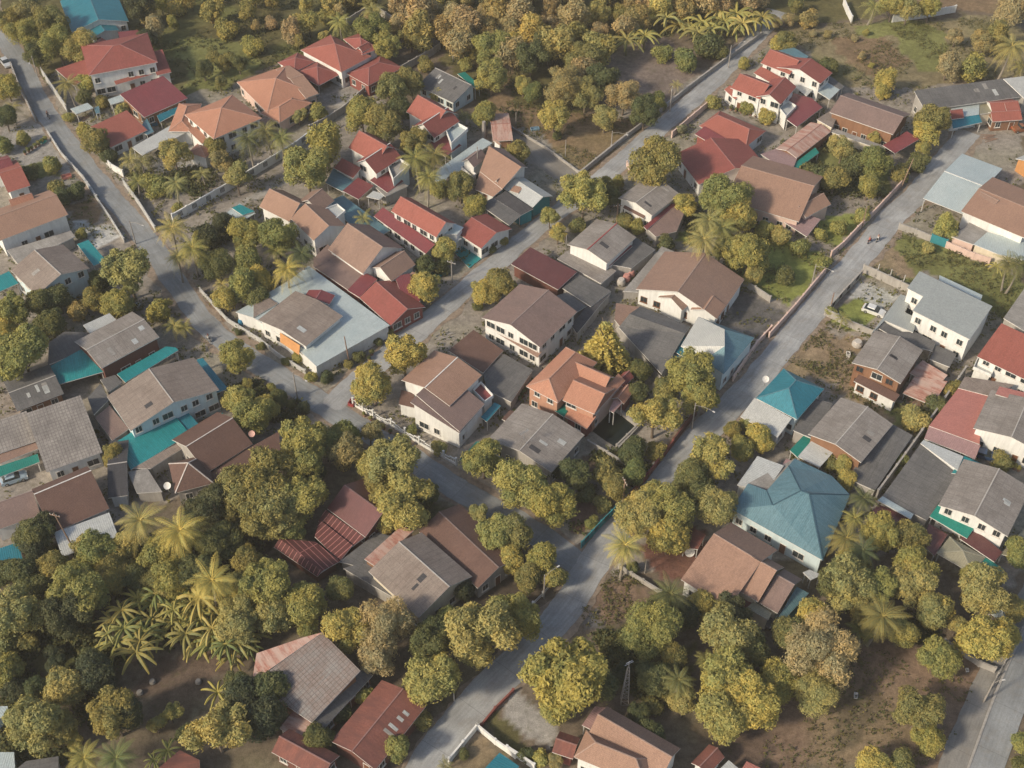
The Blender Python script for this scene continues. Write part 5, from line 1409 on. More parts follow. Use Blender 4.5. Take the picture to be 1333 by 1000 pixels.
rows('02',
 (120, 290, 78, 'round', 'G', 'dark round tree on the left of the tree group by the dry field'),
 (210, 240, 75, 'round', 'G', 'dark round tree at the back of the tree group by the dry field'),
 (80, 420, 48, 'open', 'Y', 'small golden tree in front of the dark trees by the dry field'),
 (130, 460, 48, 'round', 'BG', 'small green tree low at the left of the dry field group'),
 (370, 300, 85, 'round', 'O', 'olive tree in the middle of the dry field group'),
 (280, 420, 92, 'feather', 'B', 'large brown olive tree in the middle of the dry field group'),
 (390, 470, 72, 'feather', 'P', 'golden brown tree right of the middle of the dry field group'),
 (470, 400, 80, 'round', 'G', 'dark green tree on the bare plot side of the dry field group'),
 (240, 590, 82, 'round', 'Y', 'round yellow green tree nearest in the dry field, on its own stem'),
 (255, 680, 24, 'shrub', 'G', 'dark ivy bush at the foot of the nearest dry field tree'),
 (470, 235, 65, 'feather', 'B', 'grey brown tree at the left end of the bare plot'),
 (585, 480, 75, 'feather', 'T', 'pinkish tan dry tree at the bare plot corner'),
 (490, 590, 60, 'feather', 'P', 'pale olive small tree near the field wall'),
 (690, 560, 75, 'round', 'G', 'green leafy tree by the low grey wall in the bare plot corner'),
 (750, 520, 45, 'shrub', 'BG', 'shrub spilling over the low grey wall'),
 (850, 425, 36, 'areca', 'P', 'thin yellow sapling at the edge of the bare plot'),
 (770, 270, 45, 'shrub', 'YG', 'shrub on the upper side of the bare plot'),
 (890, 310, 65, 'shrub', 'BG', 'spreading green shrub on the right side of the bare plot'),
 (1010, 240, 75, 'shrub', 'G', 'dark shrub under the banana row'),
 (1060, 265, 45, 'shrub', 'G', 'dark shrub by the low grey wall below the banana row'),
 (1190, 325, 32, 'shrub', 'Y', 'yellow shrub by the nearer white duplex'),
 (1035, 520, 38, 'shrub', 'Y', 'yellow shrub in front of the farther red bungalow'),
 (1210, 545, 40, 'shrub', 'YG', 'shrub against the front of the nearer white duplex, left one'),
 (1290, 590, 42, 'shrub', 'Y', 'shrub against the front of the nearer white duplex, right one'),
 (875, 650, 28, 'shrub', 'T', 'dry brown shrub on the pink wall'),
 (740, 820, 118, 'round', 'O', 'broad round tree at the street bend in front of the nearer red bungalow'),
 (380, 945, 88, 'open', 'Y', 'golden round tree at the corner of the lane and the street'),
 (490, 935, 48, 'round', 'G', 'dark green small tree right of the golden corner tree'),
 (560, 920, 36, 'shrub', 'YG', 'yellow green shrub right of the golden corner tree'),
 (60, 760, 60, 'round', 'O', 'olive bush between the tan roofed house and the gravel lane'))
rows('03',
 (65, 225, 40, 'shrub', 'BY', 'bright yellow shrub behind the farther white duplex'),
 (130, 200, 55, 'open', 'O', 'olive scrub tree behind the farther white duplex'),
 (620, 400, 58, 'weep', 'Y', 'golden small tree behind the timber house in the open field'),
 (610, 465, 40, 'shrub', 'BY', 'bright yellow shrub behind the ridge of the timber house'),
 (650, 30, 60, 'round', 'Y', 'golden tree beyond the white wall at the top right, left one'),
 (560, 35, 70, 'areca', 'Y', 'yellow palms beyond the white wall at the top right'),
 (730, 40, 62, 'open', 'P', 'pale tree beyond the white wall at the top right, middle one'),
 (840, 35, 60, 'round', 'YG', 'green yellow tree beyond the white wall at the top right, right one'),
 (970, 175, 45, 'open', 'T', 'dry pinkish shrubby tree in the open field'),
 (930, 320, 60, 'weep', 'T', 'grey brown dead looking tree in the open field'),
 (1060, 350, 70, 'shrub', 'YG', 'low bright green bush behind the long warehouse'),
 (1110, 215, 60, 'open', 'B', 'dark brownish tree in the open field near the right edge'),
 (1180, 170, 70, 'weep', 'O', 'bamboo like clump near the right edge of the open field'),
 (1250, 230, 85, 'palm', 'P', 'large pale palm at the right edge behind the warehouse'),
 (1300, 330, 60, 'areca', 'YG', 'second palm at the right edge behind the warehouse'),
 (1250, 30, 80, 'weep', 'T', 'tan grassy clump at the top right corner'),
 (340, 340, 48, 'shrub', 'G', 'green shrub beside the grey awning of the farther white duplex'),
 (850, 600, 82, 'round', 'O', 'olive tree between the timber house and the little shop'),
 (820, 665, 68, 'open', 'BY', 'bright yellow tree in front of the olive tree by the little shop'),
 (795, 745, 40, 'open', 'Y', 'thin yellow sapling by the garden edge of the long street'),
 (565, 685, 42, 'open', 'Y', 'small yellow tree against the timber house wall'),
 (400, 740, 62, 'open', 'P', 'sparse pale tree in front of the timber house'),
 (560, 815, 75, 'round', 'BG', 'light green round tree in the overgrown garden'),
 (450, 830, 58, 'shrub', 'G', 'dark shrub in the middle of the overgrown garden'),
 (250, 880, 62, 'shrub', 'G', 'dark shrub beside the green awning in the overgrown garden'),
 (360, 905, 65, 'round', 'O', 'olive bush in the lower overgrown garden, left one'),
 (530, 935, 58, 'round', 'YG', 'yellow green bush in the lower overgrown garden, right one'),
 (690, 880, 52, 'shrub', 'O', 'shrub by the garden wall near the leaning posts'),
 (770, 820, 55, 'shrub', 'G', 'shrub strip along the top of the garden wall'))
rows('10',
 (410, 255, 30, 'shrub', 'YG', 'small yellow green shrub at the corner of the white walled terrace'),
 (640, 440, 118, 'round', 'P', 'big round olive gold tree beside the left road'),
 (590, 585, 70, 'round', 'YG', 'yellow green tree at the foot of the big round roadside tree'),
 (500, 490, 55, 'shrub', 'G', 'dark shrub behind the big round roadside tree'),
 (470, 585, 55, 'round', 'O', 'olive tree left of the yellow green tree by the roadside'),
 (60, 640, 92, 'round', 'YG', 'large tree at the left edge below the barred white front, upper one'),
 (200, 600, 70, 'round', 'O', 'olive tree below the barred white front'),
 (290, 570, 68, 'feather', 'G', 'dark feathery tree against the barred white front'),
 (380, 640, 52, 'shrub', 'B', 'rust tinted bush above the weathered brown roof'),
 (250, 690, 70, 'round', 'G', 'dark tree above the grey lean-to roof at the left'),
 (110, 840, 130, 'round', 'YG', 'very large round tree at the left edge beside the teal roof'),
 (20, 750, 70, 'round', 'Y', 'golden green tree cut by the left edge beside the very large round tree'),
 (30, 930, 70, 'round', 'G', 'dark lower tree at the left edge above the grey outbuilding'),
 (800, 650, 62, 'shrub', 'YG', 'low green hedge shrub by the road bend'),
 (830, 600, 28, 'open', 'Y', 'thin yellow sapling by the road bend'),
 (870, 710, 62, 'areca', 'Y', 'yellow green garden palm at the road bend, left one'),
 (925, 720, 52, 'areca', 'YG', 'garden palm at the road bend, right one'),
 (860, 215, 78, 'palm', 'P', 'fan shaped palm at the road corner by the white fence'),
 (960, 315, 80, 'palm', 'YG', 'green yellow palm below the road corner palm'),
 (890, 360, 60, 'palm', 'P', 'low palm leaning toward the left road'),
 (1020, 270, 70, 'round', 'D', 'very dark round tree behind the road corner palms'),
 (1120, 195, 55, 'round', 'D', 'dark tree beside the teal topped carport'),
 (1090, 390, 80, 'feather', 'G', 'dark feathery tree in the shaded garden by the left road'),
 (1240, 240, 80, 'round', 'YG', 'yellow green tree left of the crossing tan gables'),
 (1110, 500, 46, 'areca', 'Y', 'small yellow palm by the low white wall'),
 (1120, 580, 62, 'round', 'Y', 'golden tree over the low white wall near the pale blue roof'),
 (1250, 390, 75, 'round', 'YG', 'yellow green tree in the garden left of the pale blue roof, upper one'),
 (1225, 500, 85, 'weep', 'YG', 'drooping yellow green tree in the garden left of the pale blue roof'),
 (1300, 560, 60, 'round', 'O', 'olive tree close to the pale blue roof corner'),
 (1182, 865, 82, 'round', 'YG', 'round tree at the road bend beside the blue canopy'),
 (1195, 745, 18, 'shrub', 'G', 'small clipped bush on the road bend wall, upper one'),
 (1302, 815, 18, 'shrub', 'G', 'small clipped bush on the road bend wall, lower one'),
 (890, 120, 30, 'shrub', 'YG', 'clipped round bush inside the white lattice fence'))
rows('11',
 (120, 265, 88, 'round', 'YG', 'round yellow green tree below the crossing tan gables'),
 (110, 335, 70, 'areca', 'YG', 'bright palm left of the red annex, left one'),
 (170, 420, 78, 'palm', 'BY', 'yellow palm by the corner of the pale blue roof'),
 (240, 345, 72, 'palm', 'G', 'green palm left of the red annex, right one'),
 (20, 480, 70, 'round', 'Y', 'golden tree at the upper left corner of the pale blue roof'),
 (550, 170, 56, 'areca', 'YG', 'palm between the large brown roof and the red lean-tos'),
 (955, 330, 58, 'round', 'Y', 'small round golden tree in the court of the red roofed house'),
 (865, 405, 52, 'round', 'G', 'dark green bush in the court garden beside the large brown roof'),
 (862, 505, 70, 'round', 'Y', 'round golden street tree in front of the large brown house'),
 (930, 420, 45, 'shrub', 'G', 'green shrub behind the wire netting of the court'),
 (1110, 105, 56, 'round', 'YG', 'round yellow green tree behind the red lean-to roof'),
 (1035, 20, 62, 'open', 'O', 'leafy tree behind the red roof of the teal court house'),
 (1190, 325, 26, 'shrub', 'G', 'small shrub against the white side wall on the street, left one'),
 (1250, 285, 26, 'shrub', 'O', 'small shrub against the white side wall on the street, right one'),
 (755, 865, 105, 'round', 'Y', 'round golden tree at the street corner above the white two storey house'),
 (600, 1005, 98, 'round', 'Y', 'round golden tree at the junction left of the white two storey house'),
 (1145, 540, 62, 'round', 'Y', 'golden tree of the pair across from the large brown house, left one'),
 (1225, 500, 82, 'round', 'O', 'olive tree of the pair across from the large brown house, right one'),
 (1125, 612, 28, 'shrub', 'G', 'dark bush under the pair of trees by the street wall'),
 (40, 815, 20, 'shrub', 'O', 'little bush on the corner garden wall of the pale blue roofed house'),
 (165, 890, 22, 'shrub', 'G', 'little conical bush on the corner garden wall'),
 (215, 870, 30, 'shrub', 'Y', 'yellow bush at the corner of the pale blue roofed house'),
 (365, 970, 34, 'shrub', 'G', 'green bush at the front corner by the junction'),
 (290, 965, 30, 'shrub', 'YG', 'yellow green bush at the front corner by the junction'),
 (470, 905, 24, 'shrub', 'O', 'bush by the leaning pole in front of the pale blue roof'),
 (525, 870, 32, 'shrub', 'G', 'dark clipped bush at the street front of the pale blue roof'),
 (628, 790, 24, 'shrub', 'G', 'clipped bush by the row garage, left one'),
 (688, 745, 22, 'shrub', 'O', 'clipped bush by the row garage, right one'))
rows('12',
 (380, 70, 105, 'open', 'BY', 'large bright yellow tree at the street beside the grey gabled house'),
 (520, 60, 50, 'round', 'G', 'dark green tree behind the large bright yellow tree'),
 (215, 160, 52, 'open', 'Y', 'thin golden tree at the street below the pale arched garage'),
 (255, 245, 46, 'open', 'Y', 'small golden tree on the street left of the red ridge strip roof'),
 (350, 210, 44, 'shrub', 'O', 'olive bush left of the red ridge strip roof'),
 (600, 190, 44, 'shrub', 'O', 'bush under the maroon awning, left one'),
 (650, 220, 40, 'shrub', 'YG', 'bush under the maroon awning, right one'),
 (905, 95, 62, 'open', 'BY', 'bright yellow tree right of the grey red lean-to'),
 (1090, 70, 110, 'round', 'YG', 'large yellow green tree beside the brown hall roof'),
 (1170, 160, 90, 'round', 'Y', 'large golden tree below the brown hall roof'),
 (1010, 180, 85, 'palm', 'P', 'pale palm in the yellow tree group, upper one'),
 (1080, 215, 82, 'palm', 'YG', 'pale palm in the yellow tree group, right one'),
 (985, 275, 85, 'palm', 'P', 'pale palm in the yellow tree group, lowest one'),
 (1110, 330, 88, 'round', 'Y', 'golden round tree behind the broad brown roof, left one'),
 (1210, 345, 95, 'round', 'YG', 'yellow green tree behind the broad brown roof, middle one'),
 (1230, 450, 50, 'feather', 'P', 'pale small tree on the lawn behind the broad brown roof'),
 (1285, 230, 45, 'shrub', 'Y', 'yellow shrub by the purple lean-to'),
 (490, 810, 120, 'cone', 'BY', 'cone shaped bright yellow green tree with layered boughs'),
 (665, 930, 56, 'round', 'G', 'small dark tree at the foot of the cone shaped tree'),
 (920, 960, 118, 'round', 'YG', 'large yellow green tree below the half pale hip roof'),
 (800, 300, 42, 'shrub', 'G', 'dark bush behind the black satellite dish'))
rows('13',
 (290, 255, 34, 'shrub', 'BY', 'bright yellow shrub by the purple lean-to corner'),
 (500, 160, 42, 'shrub', 'Y', 'yellow shrub along the upper pink wall'),
 (380, 225, 42, 'shrub', 'YG', 'green shrub in the corner plot by the pink wall'),
 (80, 260, 48, 'shrub', 'P', 'shrub hiding the parked silver car by the purple lean-to'),
 (190, 320, 52, 'shrub', 'YG', 'shrub at the upper edge of the green lawn'),
 (300, 400, 42, 'shrub', 'YG', 'shrub in the right corner of the green lawn'),
 (120, 470, 52, 'shrub', 'G', 'dark shrub in the middle of the green lawn'),
 (920, 205, 58, 'weep', 'BY', 'weeping golden tree beside the teal sheet gate'),
 (1230, 390, 70, 'palm', 'O', 'green palm under the pale terraces at the right, left one'),
 (1290, 400, 75, 'palm', 'G', 'green palm under the pale terraces at the right, right one'),
 (1170, 415, 48, 'banana', 'YG', 'banana like plant at the left end of the palms under the terraces'),
 (400, 670, 52, 'areca', 'YG', 'small palm on the lawn of the walled front court'),
 (340, 640, 30, 'shrub', 'Y', 'shrub at the gate end of the front court lawn'),
 (830, 320, 34, 'shrub', 'P', 'pinkish shrub on the grass lot by the teal gate'))
rows('20',
 (1200, 110, 70, 'round', 'Y', 'golden tree right of the bluish gabled front'),
 (1265, 200, 90, 'round', 'YG', 'yellow green tree right of the dark brown hips'),
 (1240, 35, 30, 'open', 'Y', 'thin yellow sapling by the road bend stones'),
 (565, 395, 58, 'round', 'O', 'olive bush between the teal canopy and the dark little roof'),
 (185, 865, 70, 'round', 'D', 'dark bush right of the blue sheet canopy'),
 (20, 1000, 70, 'round', 'G', 'dark tree under the blue sheet canopy'),
 (270, 960, 80, 'round', 'O', 'olive tree below the pale sheet lean-to'),
 (410, 990, 80, 'round', 'YG', 'yellow green tree in the jungle below the antenna pole'),
 (560, 950, 80, 'round', 'O', 'olive tree below the right end of the pale sheet lean-to'),
 (700, 720, 105, 'palm', 'P', 'coconut palm beside the dark brown hips, left of the two big ones'),
 (900, 770, 120, 'palm', 'BY', 'big golden coconut palm below the dark brown hips'),
 (650, 870, 70, 'round', 'O', 'olive tree at the foot of the two big coconut palms, left one'),
 (780, 900, 85, 'round', 'YG', 'yellow green tree at the foot of the two big coconut palms, middle one'),
 (900, 940, 75, 'round', 'G', 'dark tree at the foot of the two big coconut palms, right one'),
 (1060, 660, 115, 'round', 'D', 'very dark tree between the coconut palm and the great tree'),
 (1000, 570, 45, 'shrub', 'YG', 'yellow bush over the eave of the dark brown hip'),
 (1100, 820, 100, 'round', 'G', 'dark tree below the very dark tree'),
 (1240, 930, 80, 'round', 'O', 'olive tree under the great tree, left side'))
rows('21',
 (135, 105, 44, 'round', 'G', 'dark round bush on the inner side of the road bend, left one'),
 (90, 60, 26, 'shrub', 'YG', 'small bush by the stones at the road bend'),
 (245, 165, 34, 'round', 'D', 'dark clipped bush near the junction'),
 (60, 160, 60, 'round', 'Y', 'golden tree just left of the dark round bushes at the road bend'),
 (185, 145, 30, 'shrub', 'G', 'low dark hedge bush between the two dark bushes'),
 (250, 330, 120, 'round', 'YG', 'tall yellow green tree beside the dark brown strip roof'),
 (360, 340, 85, 'feather', 'BG', 'feathery green tree right of the tall yellow green tree'),
 (460, 280, 70, 'round', 'BG', 'green tree at the junction edge of the great tree group'),
 (580, 290, 62, 'open', 'B', 'rust tinted tree along the cross street'),
 (470, 380, 85, 'feather', 'B', 'brown olive feathery tree above the dark red stepped roof'),
 (690, 450, 140, 'round', 'P', 'large round olive gold tree along the cross street'),
 (590, 440, 70, 'round', 'Y', 'golden tree squeezed left of the large round cross street tree'),
 (750, 640, 130, 'round', 'Y', 'large round golden tree above the two tone grey roof'),
 (870, 590, 62, 'round', 'G', 'dark green tree on the cross street right of the large golden tree'),
 (660, 720, 60, 'round', 'Y', 'golden tree just left above the rusty side strip'),
 (70, 520, 150, 'round', 'O', 'great dark olive tree with wide crown, upper half of the great tree group'),
 (250, 620, 120, 'round', 'YG', 'great yellow flecked tree left of the dark red stepped roof'),
 (60, 700, 130, 'round', 'O', 'great olive tree at the lower left of the great tree group'),
 (310, 480, 75, 'round', 'D', 'very dark tree behind the dark red stepped roof'),
 (190, 760, 75, 'round', 'YG', 'yellow flecked tree above the striped red roof end'),
 (1150, 420, 95, 'round', 'YG', 'yellow green tree of the row by the grey antenna roof, left one'),
 (790, 268, 28, 'shrub', 'YG', 'small round shrub behind the scalloped fence, left one'),
 (930, 355, 40, 'shrub', 'P', 'small round shrub behind the scalloped fence, right one'),
 (1130, 700, 60, 'open', 'P', 'pale thin tree at the corner of the mauve brown roof'),
 (1210, 790, 95, 'round', 'Y', 'golden tree over the right end of the mauve brown roof'))
rows('22',
 (75, 530, 118, 'round', 'Y', 'golden round tree of the row by the grey antenna roof, middle one'),
 (225, 630, 108, 'round', 'YG', 'yellow green round tree of the row by the grey antenna roof, right one'),
 (60, 820, 100, 'open', 'O', 'olive tree beside the shaded junction, farther one'),
 (170, 930, 80, 'round', 'YG', 'yellow green tree beside the shaded junction, nearer one'),
 (20, 930, 70, 'round', 'Y', 'golden tree beside the shaded junction, left one'),
 (365, 480, 85, 'open', 'G', 'dark tree scattered with white blossoms below the grey antenna roof'),
 (400, 590, 55, 'shrub', 'G', 'dark shrub below the white blossoming tree'),
 (540, 560, 66, 'round', 'O', 'olive tree by the tall pole at the red brown street wall'),
 (640, 490, 62, 'round', 'BG', 'green tree at the red brown street wall'),
 (640, 380, 66, 'round', 'G', 'dark green tree below the pond'),
 (740, 380, 52, 'shrub', 'O', 'shrub by the red brown street wall right of the pond'),
 (740, 190, 112, 'open', 'Y', 'golden airy tree right of the dark pond'),
 (660, 80, 50, 'round', 'G', 'dark tree behind the low orange roofs by the pond'),
 (960, 90, 95, 'round', 'YG', 'yellow green tree leaning over the long street'),
 (800, 60, 62, 'round', 'O', 'olive tree between the old dark roof and the pond tree'),
 (430, 735, 34, 'shrub', 'YG', 'shrub inside the dark railing gate'),
 (480, 640, 46, 'shrub', 'O', 'shrub by the reddish paved court'),
 (660, 690, 105, 'round', 'P', 'olive gold tree at the street opposite the red brown wall, lowest one'),
 (740, 570, 60, 'round', 'Y', 'small golden tree at the street edge opposite the red brown wall'),
 (820, 680, 110, 'round', 'YG', 'yellow green tree in the grove by the reddish yard, middle one'),
 (840, 790, 70, 'round', 'YG', 'yellow green tree at the edge of the reddish yard'),
 (920, 500, 92, 'round', 'O', 'dark olive tree at the top of the grove by the long street'),
 (1030, 410, 105, 'open', 'Y', 'golden tree below the white lean-to of the pyramid roof, left one'),
 (930, 640, 50, 'open', 'B', 'rust gold small tree in the middle of the grove'),
 (1050, 640, 105, 'feather', 'P', 'olive gold tree in the grove left of the dusty blue roof'),
 (1120, 270, 48, 'round', 'O', 'dark tree at the street by the white lean-to'),
 (1200, 240, 42, 'open', 'Y', 'thin golden tree in front of the white lean-to'),
 (1270, 300, 68, 'round', 'BY', 'golden orange tree below the white lean-to, right one'),
 (1180, 370, 62, 'round', 'YG', 'green tree below the golden orange tree'),
 (590, 845, 95, 'palm', 'BY', 'golden coconut palm at the street corner by the reddish yard'),
 (630, 960, 34, 'shrub', 'G', 'dark shrub beneath the golden street corner palm'))
rows('23',
 (0, 330, 62, 'open', 'BY', 'golden tree beside the teal lean-to of the pyramid roof'),
 (405, 430, 52, 'weep', 'Y', 'tall yellow bamboo like clump by the dusty blue roof, upper half'),
 (420, 510, 50, 'weep', 'Y', 'tall yellow bamboo like clump by the dusty blue roof, lower half'),
 (330, 430, 52, 'shrub', 'O', 'shrub by the pale awning above the dusty blue roof'),
 (505, 610, 72, 'palm', 'G', 'palm right of the dusty blue roof, highest of the row'),
 (460, 710, 62, 'palm', 'YG', 'palm right of the dusty blue roof, second from the top'),
 (420, 810, 85, 'palm', 'O', 'palm right of the dusty blue roof, third from the top'),
 (500, 870, 88, 'palm', 'G', 'dark palm right of the dusty blue roof, lowest of the row'),
 (440, 950, 85, 'open', 'BY', 'bright yellow tree below the palm row'),
 (590, 790, 100, 'round', 'YG', 'yellow green tree left of the maroon sheds'),
 (735, 810, 82, 'round', 'O', 'olive tree against the maroon sheds'),
 (760, 230, 62, 'shrub', 'P', 'golden shrub by the long dark wall'),
 (880, 150, 55, 'shrub', 'G', 'dark shrub at the long dark wall'),
 (940, 70, 45, 'shrub', 'O', 'shrub at the upper end of the long dark wall'),
 (690, 420, 42, 'shrub', 'BG', 'green shrub strip beside the grey lean-to'),
 (660, 465, 30, 'shrub', 'G', 'small dark shrub by the red sheet scraps'),
 (1200, 430, 50, 'shrub', 'O', 'shrub in the forecourt under the white house with red strip'),
 (740, 990, 95, 'round', 'P', 'olive gold tree at the dark lean-to, below the maroon sheds'),
 (1060, 1000, 60, 'round', 'YG', 'yellow green bush below the teal corner awning'),
 (1290, 880, 70, 'round', 'YG', 'yellow green tree at the right edge below the olive canopy'))
rows('30',
 (60, 230, 155, 'round', 'P', 'big olive gold tree at the left edge in the jungle'),
 (180, 100, 80, 'round', 'G', 'dark tree behind the big olive gold tree at the left edge'),
 (400, 130, 125, 'round', 'YG', 'big yellow green tree right of the big olive gold tree'),
 (560, 60, 80, 'round', 'O', 'olive tree above the banana grove'),
 (690, 50, 70, 'round', 'G', 'dark tree above the middle of the banana grove'),
 (860, 60, 95, 'round', 'YG', 'yellow green tree left of the yellow coconut palm'),
 (1060, 60, 115, 'palm', 'BY', 'yellow drooping coconut palm above the banana grove'),
 (1230, 120, 75, 'round', 'Y', 'golden tree right of the yellow coconut palm'),
 (30, 510, 80, 'round', 'YG', 'yellow green tree at the left edge above the pale blue corner'),
 (70, 610, 60, 'round', 'D', 'dark tree at the left edge beside the pale blue corner'),
 (330, 590, 100, 'round', 'P', 'olive gold tree in the dark lower thicket, upper one'),
 (480, 540, 100, 'round', 'D', 'very dark tree in the lower thicket, upper right one'),
 (160, 780, 150, 'round', 'P', 'large olive gold tree in the lower left thicket'),
 (310, 800, 85, 'round', 'O', 'olive tree right of the large thicket tree'),
 (570, 740, 145, 'round', 'O', 'wide dark flecked tree beside the bare soil patch'),
 (380, 860, 50, 'open', 'Y', 'small golden tree above the lower banana plants'),
 (850, 730, 55, 'open', 'Y', 'orange gold bush on the bare soil patch'),
 (780, 790, 45, 'open', 'P', 'sparse bush at the bottom of the bare soil patch'),
 (1080, 810, 155, 'open', 'P', 'large pale gold tree in front of the rust streaked house'),
 (1230, 680, 90, 'round', 'D', 'dark tree against the rust streaked house'),
 (1180, 580, 60, 'feather', 'G', 'dark feathery tree under the rust streaked eave'),
 (1090, 620, 80, 'banana', 'YG', 'single banana like palm in front of the rust streaked house'),
 (420, 950, 85, 'palm', 'YG', 'small spiky palm at the bottom edge, left one'),
 (580, 950, 95, 'palm', 'BG', 'spiky palm at the bottom edge, middle one'),
 (840, 910, 70, 'banana', 'YG', 'banana plant by the rust red roof corner'),
 (770, 960, 60, 'banana', 'BG', 'low dark banana plant by the rust red roof corner'),
 (920, 830, 45, 'shrub', 'G', 'green shrub above the rust red roof corner'))
rows('31',
 (60, 90, 130, 'round', 'YG', 'yellow green tree below the striped red roof, left one'),
 (110, 240, 95, 'round', 'P', 'olive gold tree left of the rust streaked roof, upper one'),
 (250, 180, 100, 'feather', 'YG', 'loose yellow green tree below the striped red roof, middle one'),
 (430, 110, 70, 'round', 'O', 'olive tree below the striped red roof, right one'),
 (270, 290, 60, 'open', 'YG', 'shrubby tree at the upper edge of the rust streaked roof'),
 (470, 290, 115, 'round', 'Y', 'golden tree over the top of the rust streaked roof'),
 (660, 270, 145, 'feather', 'T', 'big tan gold tree in front of the two tone grey roof'),
 (620, 460, 95, 'feather', 'T', 'tan gold lower tree above the long rust red roof'),
 (920, 330, 85, 'round', 'G', 'dark green tree between the tan gold tree and the great golden tree'),
 (960, 250, 60, 'round', 'YG', 'yellow green tree at the right gable of the two tone grey roof'),
 (1050, 110, 55, 'round', 'D', 'dark bush by the mauve brown roof corner'),
 (1140, 330, 175, 'round', 'P', 'great golden yellow tree over the shaded street'),
 (1250, 240, 95, 'round', 'YG', 'yellow green tree on the right flank of the great golden tree'),
 (900, 560, 130, 'round', 'Y', 'golden tree at the end of the long rust red roof'),
 (700, 890, 75, 'open', 'YG', 'yellow green tree beside the lower long rust red roof'),
 (840, 760, 55, 'shrub', 'O', 'shrub strip along the bottom street, left one'),
 (560, 640, 50, 'shrub', 'YG', 'bright green bush between the two rusty roofs'),
 (440, 730, 50, 'shrub', 'G', 'dark bush under the sagging lean-to'),
 (320, 850, 75, 'round', 'G', 'dark green bush in the gap left of the long rust red roof'),
 (70, 620, 95, 'round', 'G', 'dark tree under the left eave of the rust streaked roof'),
 (60, 770, 100, 'round', 'D', 'very dark tree left of the rusty patched lean-to'),
 (1060, 935, 30, 'shrub', 'G', 'small bush in the bottom yard'),
 (960, 985, 45, 'areca', 'O', 'small spiky palm at the bottom edge by the street'))
rows('32',
 (70, 260, 105, 'round', 'YG', 'yellow green tree at the left of the shaded street'),
 (230, 40, 60, 'round', 'Y', 'yellow green bush over the white railing'),
 (100, 60, 70, 'round', 'O', 'olive tree behind the white railing'),
 (290, 560, 225, 'round', 'YG', 'huge golden yellow tree left of the lattice tower'),
 (450, 590, 90, 'round', 'G', 'dark green tree on the right flank of the huge golden tree'),
 (240, 700, 70, 'round', 'Y', 'golden lower tree at the foot of the huge golden tree'),
 (710, 290, 150, 'feather', 'YG', 'feathery yellow green tree beside the ash strewn lot'),
 (820, 130, 95, 'palm', 'G', 'green palm at the corner of the faded red brown roof'),
 (990, 180, 75, 'round', 'Y', 'golden tree in front of the faded red brown roof'),
 (900, 240, 70, 'round', 'D', 'dark tree beside the green palm'),
 (1100, 330, 130, 'round', 'P', 'olive gold tree below the front of the faded red brown roof'),
 (1220, 380, 95, 'round', 'O', 'dark olive tree below the parked dark car'),
 (1000, 460, 70, 'areca', 'YG', 'palm fronds showing above the biggest yellow tree'),
 (860, 560, 82, 'palm', 'O', 'palm left of the biggest yellow tree'),
 (1100, 570, 150, 'round', 'BY', 'biggest bright yellow tree above the bare lot, upper crown'),
 (1080, 740, 125, 'round', 'Y', 'bright yellow tree at the upper edge of the bare lot, lower left one'),
 (1230, 680, 130, 'round', 'BY', 'bright yellow tree at the upper edge of the bare lot, right one'),
 (880, 690, 75, 'open', 'P', 'sparse pale tree left of the bright yellow trees'),
 (740, 560, 90, 'feather', 'G', 'dark feathery tree in the shaded hollow by the lattice tower'),
 (830, 430, 70, 'feather', 'O', 'olive scrub tree in the shaded hollow'),
 (160, 950, 45, 'shrub', 'BY', 'yellow bush in the weedy patch at the bottom edge'),
 (90, 930, 40, 'shrub', 'G', 'green bush in the weedy patch at the bottom edge'),
 (250, 960, 45, 'open', 'B', 'reddish twiggy bush beside the brown bottom house'))
